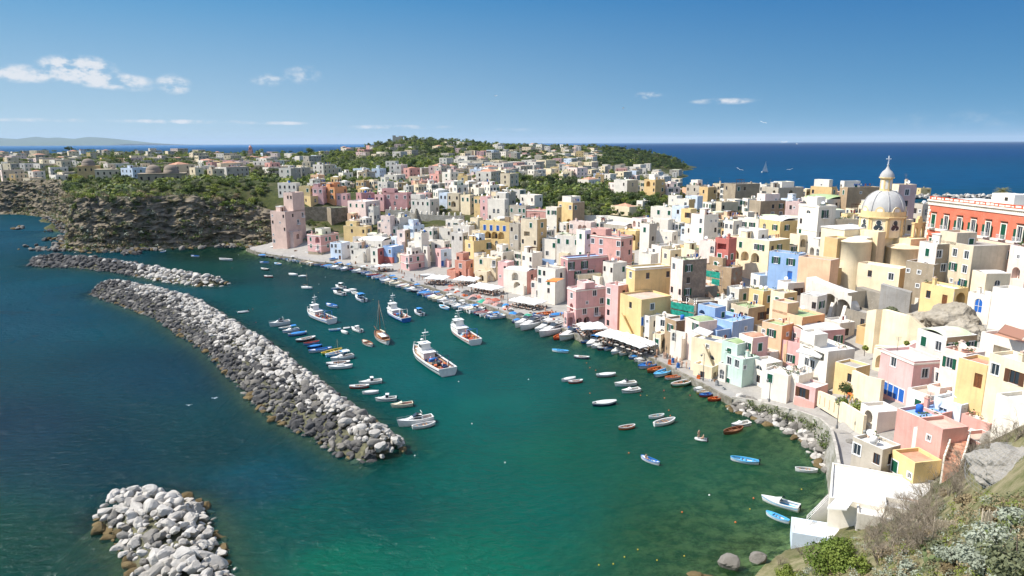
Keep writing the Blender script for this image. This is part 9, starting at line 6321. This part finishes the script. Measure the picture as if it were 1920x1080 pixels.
# the white restaurant at the water, steps, scaffolds, small things
house(1553,1556,1632,932,6,'white','','.K.s','w','white flat roofed restaurant building at the water edge',t=-26,wa=11,Y=82,clut=False,cat='restaurant',name='restaurant',roofz=.28)
house(1482,1486,1560,998,3.6,'paleblue','','w.Dw','w','low white lean-to with windows at the shore left of the restaurant',t=-20,wa=4,Y=80.5,clut=False,roofz=.1,sh=2.6)
house(1632,1636,1686,930,4.5,'white','','.W.','w','white terrace room with a railing right of the restaurant',t=-30,wa=6,Y=84,clut=False,roofz=.3)
house(1604,1608,1700,962,4,'white2','','d..w','w','long low white roof behind the bare twigs',t=-24,wa=4.5,Y=78.5,clut=False,roofz=.3,up=[(.2,.8,.1,.3,1.2,'white','','d','k')])
house(1690,1694,1752,958,4,'palepink','','d.','t','low pinkish annex right of the long white roof',t=-24,wa=4,Y=78,clut=False,roofz=.25)
def railing(P,h,lab):
 o_=empty('railing',P[0]);b=MB()
 for k in range(len(P)-1):
  q0,q1=P[k]-P[0],P[k+1]-P[0];n=max(2,int((q1-q0).length/1.1))
  for z in (.35,.7,h):b.tube([tuple(q0+Vector((0,0,z))),tuple(q1+Vector((0,0,z)))],.035,5)
  for i in range(n+1):q=q0.lerp(q1,i/n);b.tube([tuple(q),tuple(q+Vector((0,0,h)))],.035,5)
 b.build('bars',[RAILW],o_);tag(o_,lab,'railing')
railing([atY(1631,912,88),atY(1686,930,84.5)],1,'white railing of the terrace right of the restaurant');railing([atY(1512,980,82.5),atY(1552,940,87)],1,'railing of the small sea terrace left of the restaurant')
for px,py in ((1640,902),(1655,905),(1668,910)):p=atY(px,py,88.5);o=link('cafe_table',CTAB,None,(p.x,p.y,p.z-.6));tag(o,'cafe table on the terrace right of the restaurant','cafe table','tables of the restaurant terrace')
def steps(pts,w,mat,name,label):
 root=empty(name,pts[0]);o=Vector(pts[0]);b=MB();tot=sum((Vector(pts[i+1])-Vector(pts[i])).length for i in range(len(pts)-1));n=max(8,int(abs(pts[-1].z-pts[0].z)/.17));
 P=[Vector(p) for p in pts];S=[0]
 for i in range(len(P)-1):S.append(S[-1]+(P[i+1]-P[i]).length)
 f=lambda s:P[max(0,min(len(P)-2,next((i for i in range(len(P)-1) if S[i+1]>=s),len(P)-2)))].lerp(P[min(len(P)-1,next((i for i in range(len(P)-1) if S[i+1]>=s),len(P)-2)+1)],(s-S[next((i for i in range(len(P)-1) if S[i+1]>=s),
  len(P)-2)])/max(.01,
  S[next((i for i in range(len(P)-1) if S[i+1]>=s),
  len(P)-2)+1]-S[next((i for i in range(len(P)-1) if S[i+1]>=s),
  len(P)-2)]))
 for k in range(n):
  a,c=f(S[-1]*k/n)-o,f(S[-1]*(k+1)/n)-o;d=c-a;d.z=0;d.normalize();nn=Vector((-d.y,d.x,0));z=c.z
  for y0,y1,dz,mi in ((-w/2,w/2,0,0),(-w/2-.2,-w/2,.8,1),(w/2,w/2+.2,.8,1)):
   q=[a+nn*y0,c+nn*y0,c+nn*y1,a+nn*y1];b.mesh([(p.x,p.y,-4) for p in q]+[(p.x,p.y,z+dz) for p in q],[(4,5,6,7),(0,1,5,4),(1,2,6,5),(2,3,7,6),(3,0,4,7)],mi)
 b.build('steps',[roofmat('k') if mat=='k' else roofmat('r'),paint('white')],root);tag(root,label,'staircase')
steps([atY(1662,828,106),atY(1663,810,107),atY(1672,792,109),atY(1690,768,112)],1.6,'k','staircase','curving white walled steps climbing from the lane')
steps([atY(1785,872,84),atY(1795,842,87),atY(1803,810,91)],1.8,'r','staircase','straight terracotta steps between white walls at right')
NETM=simple('green debris net',(.03,.3,.22),.9,.1,var=.35,scale=1.5)
def scaffold(px0,py0,px1,py1,Y,Y1,h,lab):
 A,B=atY(px0,py0,Y),atY(px1,py1,Y1);d=B-A;d.z=0;L=d.length;root=empty('scaffold',(A.x,A.y,A.z-h));u=d.normalized();n=Vector((-u.y,u.x,0));b=MB();k=max(3,int(L/2)+1)
 for i in range(k):
  for o in (0,1.1):q=u*(L*i/(k-1))+n*o;b.tube([(q.x,q.y,-3),(q.x,q.y,h)],.035,5)
 for j in range(int(h/2)+1):
  z=j*2.0
  for o in (0,1.1):q=n*o;e=u*L+n*o;b.tube([(q.x,q.y,z),(e.x,e.y,z)],.03,5)
 b.build('poles',[STEEL],root);b=MB()
 for j in range(1,int(h/2)+1):z=j*2.0-.05;q0,q1,q2,q3=Vector((0,0,z)),u*L,u*L+n*1.05,n*1.05;b.mesh([(0,0,z),(q1.x,q1.y,z),(q2.x,q2.y,z),(q3.x,q3.y,z),(0,0,z+.06),(q1.x,q1.y,z+.06),(q2.x,q2.y,z+.06),(q3.x,q3.y,z+.06)],[(0,
  3,
  2,
  1),
  (4,
  5,
  6,
  7),
  (0,
  1,
  5,
  4),
  (1,
  2,
  6,
  5),
  (2,
  3,
  7,
  6),
  (3,
  0,
  4,
  7)],
  0)
 b.build('planks',[BC['wood']],root);b=MB();sr_=random.Random(int(px0))
 for i in range(k-1):
  for j in range(int(h/2)):
   if sr_.random()<.25:continue
   x0,x1=L*i/(k-1),L*(i+1)/(k-1);p0,p1=u*x0-n*.06,u*x1-n*.06;b.face([(p0.x,p0.y,j*2.0),(p1.x,p1.y,j*2.0),(p1.x,p1.y,j*2+1.7),(p0.x,p0.y,j*2+1.7)],0)
 b.build('netting',[NETM],root);tag(root,lab,'scaffold')
hy=lambda s:next(h for h in HOUSES if s in h['lab'])['Y']
Y1_=hy('upper green scaffold');Y2_=hy('behind the lower net')
scaffold(1321,504,1350,512,Y1_+1,Y1_-3,8,'upper scaffold with torn green netting on the brick house');scaffold(1259,552,1302,564,Y2_+2,Y2_-3,9.5,'lower scaffold wrapped in green netting above the quay')
def awning(px0,py0,px1,py1,Y,depth,c,lab):
 A,B=atY(px0,py0,Y),atY(px1,py1,Y-1.5);d=B-A;root=empty('awning',A);n=Vector((-.75,-.66,0));b=MB();b.mesh([(0,0,0),tuple(d),tuple(d+n*depth+Vector((0,0,-.5))),tuple(n*depth+Vector((0,0,-.5)))],[(0,1,2,3)],0);b.mesh([tuple(n*depth+Vector((0,
  0,
  -.5))),
  tuple(d+n*depth+Vector((0,
  0,
  -.5))),
  tuple(d+n*depth+Vector((0,
  0,
  -.75))),
  tuple(n*depth+Vector((0,
  0,
  -.75)))],
  [(0,
  1,
  2,
  3)],
  0);b.build('canvas',
  [simple('awning '+lab[:6],
  c,
  .85)],
  root)
 b=MB();[b.tube([tuple(q),tuple(q+n*depth+Vector((0,0,-.5)))],.03,4) for q in (Vector((0,0,0)),d)];b.build('frame',[STEEL],root);tag(root,lab,'awning')
awning(1037,521,1058,522,196,3,(.62,.2,.05),'orange awning on the terrace of the tall white house');awning(1310,612,1338,622,150,2.5,(.7,.69,.66),'white awning over the blue house terrace');awning(1502,650,1548,662,131,2.0,
 (.68,
 .7,
 .74),
 'white shade cloth over the loggia of blue cushions');awning(520,
 459,
 540,
 459,
 338,
 4,
 (.72,
 .71,
 .68),
 'white awning at the foot of the pink tower');awning(1566,
 934,
 1603,
 936,
 81.6,
 2.2,
 (.7,
 .69,
 .66),
 'white canvas over the opening of the white restaurant');awning(1885,
 608,
 1930,
 622,
 108,
 4,
 (.36,
 .18,
 .12),
 'brown slatted terrace cover at the right edge')
p=hit(1596,760);root=empty('playground_slide',p);b=MB()
for s in (-1,1):b.tube([(s*.6,0,0),(s*.1,0,2)],.06,6,0);b.tube([(s*.6,1.2,0),(s*.1,1.2,2)],.06,6,1)
b.mesh([(.2,.2,1.9),(.2,.9,1.9),(2.6,.9,.2),(2.6,.2,.2)],[(0,1,2,3)],2);b.box(-.3,.3,0,1.2,1.9,2.0,1);b.build('frame',[BC['yellow'],BC['orange'],BC['lblue']],root);tag(root,'colourful yellow and blue playground slide in the walled garden',
 'playground slide')
p=hit(1630,766);root=empty('play_panel',p);b=MB();b.box(-1.4,1.4,-.05,.05,0,1.3,0);b.lathe([(0,-.09),(.55,-.09),(.55,-.06),(0,-.06)],(0,0,0),16,1);b.build('panel',[BC['white'],BC['orange']],root);tag(root,'bright play panel against the stair wall of the garden',
 'play panel')
# past three hundred houses the smallest become one mass
hs_=[h for h in HOUSES if h['root'] and h['root'].name.split('.')[0]=='house']
def area_(h):return max(4,(h['x1']-h['x0']))*max(3,h['yb']-h['y0'])
fill_=sorted([h for h in hs_ if h.get('fill')],key=lambda h:-area_(h));nnamed=len(hs_)-len(fill_)
rest=fill_[max(0,296-nnamed):];mats_=[];mv,mf,mmi=[],[],[];off=0;big={}
bpy.context.view_layer.update()
def gather(o):
 yield o
 for c in o.children:yield from gather(c)
dead=[]
MV,MF,MM=[],[],[]
for h in rest:
 for o in list(gather(h['root'])):
  if o.type=='MESH':
   M=o.matrix_world;base=len(MV);MV+=[tuple(M@v.co) for v in o.data.vertices]
   for p_ in o.data.polygons:
    mt=o.data.materials[p_.material_index]
    if mt.name not in big:big[mt.name]=len(mats_);mats_.append(mt)
    MF.append(tuple(base+i for i in p_.vertices));MM.append(big[mt.name])
  dead.append(o)
me=bpy.data.meshes.new('houses');me.from_pydata(MV,[],MF)
for mt in mats_:me.materials.append(mt)
me.polygons.foreach_set('material_index',MM);me.update();tag(link('houses',me),kind='stuff')
bpy.data.batch_remove(dead)
# the air between here and the far island
HZ=1.5e-5
m_,t=new_mat('haze air');v=t.n('ShaderNodeVolumePrincipled');v.inputs['Color'].default_value=(.62,.78,.95,1);v.inputs['Density'].default_value=HZ
o_=t.n('ShaderNodeOutputMaterial');t.l(v.outputs[0],o_.inputs['Volume'])
b=MB();b.box(-330000,330000,-200,92000,-16,640,0);tag(b.build('haze',[m_]),kind='stuff')
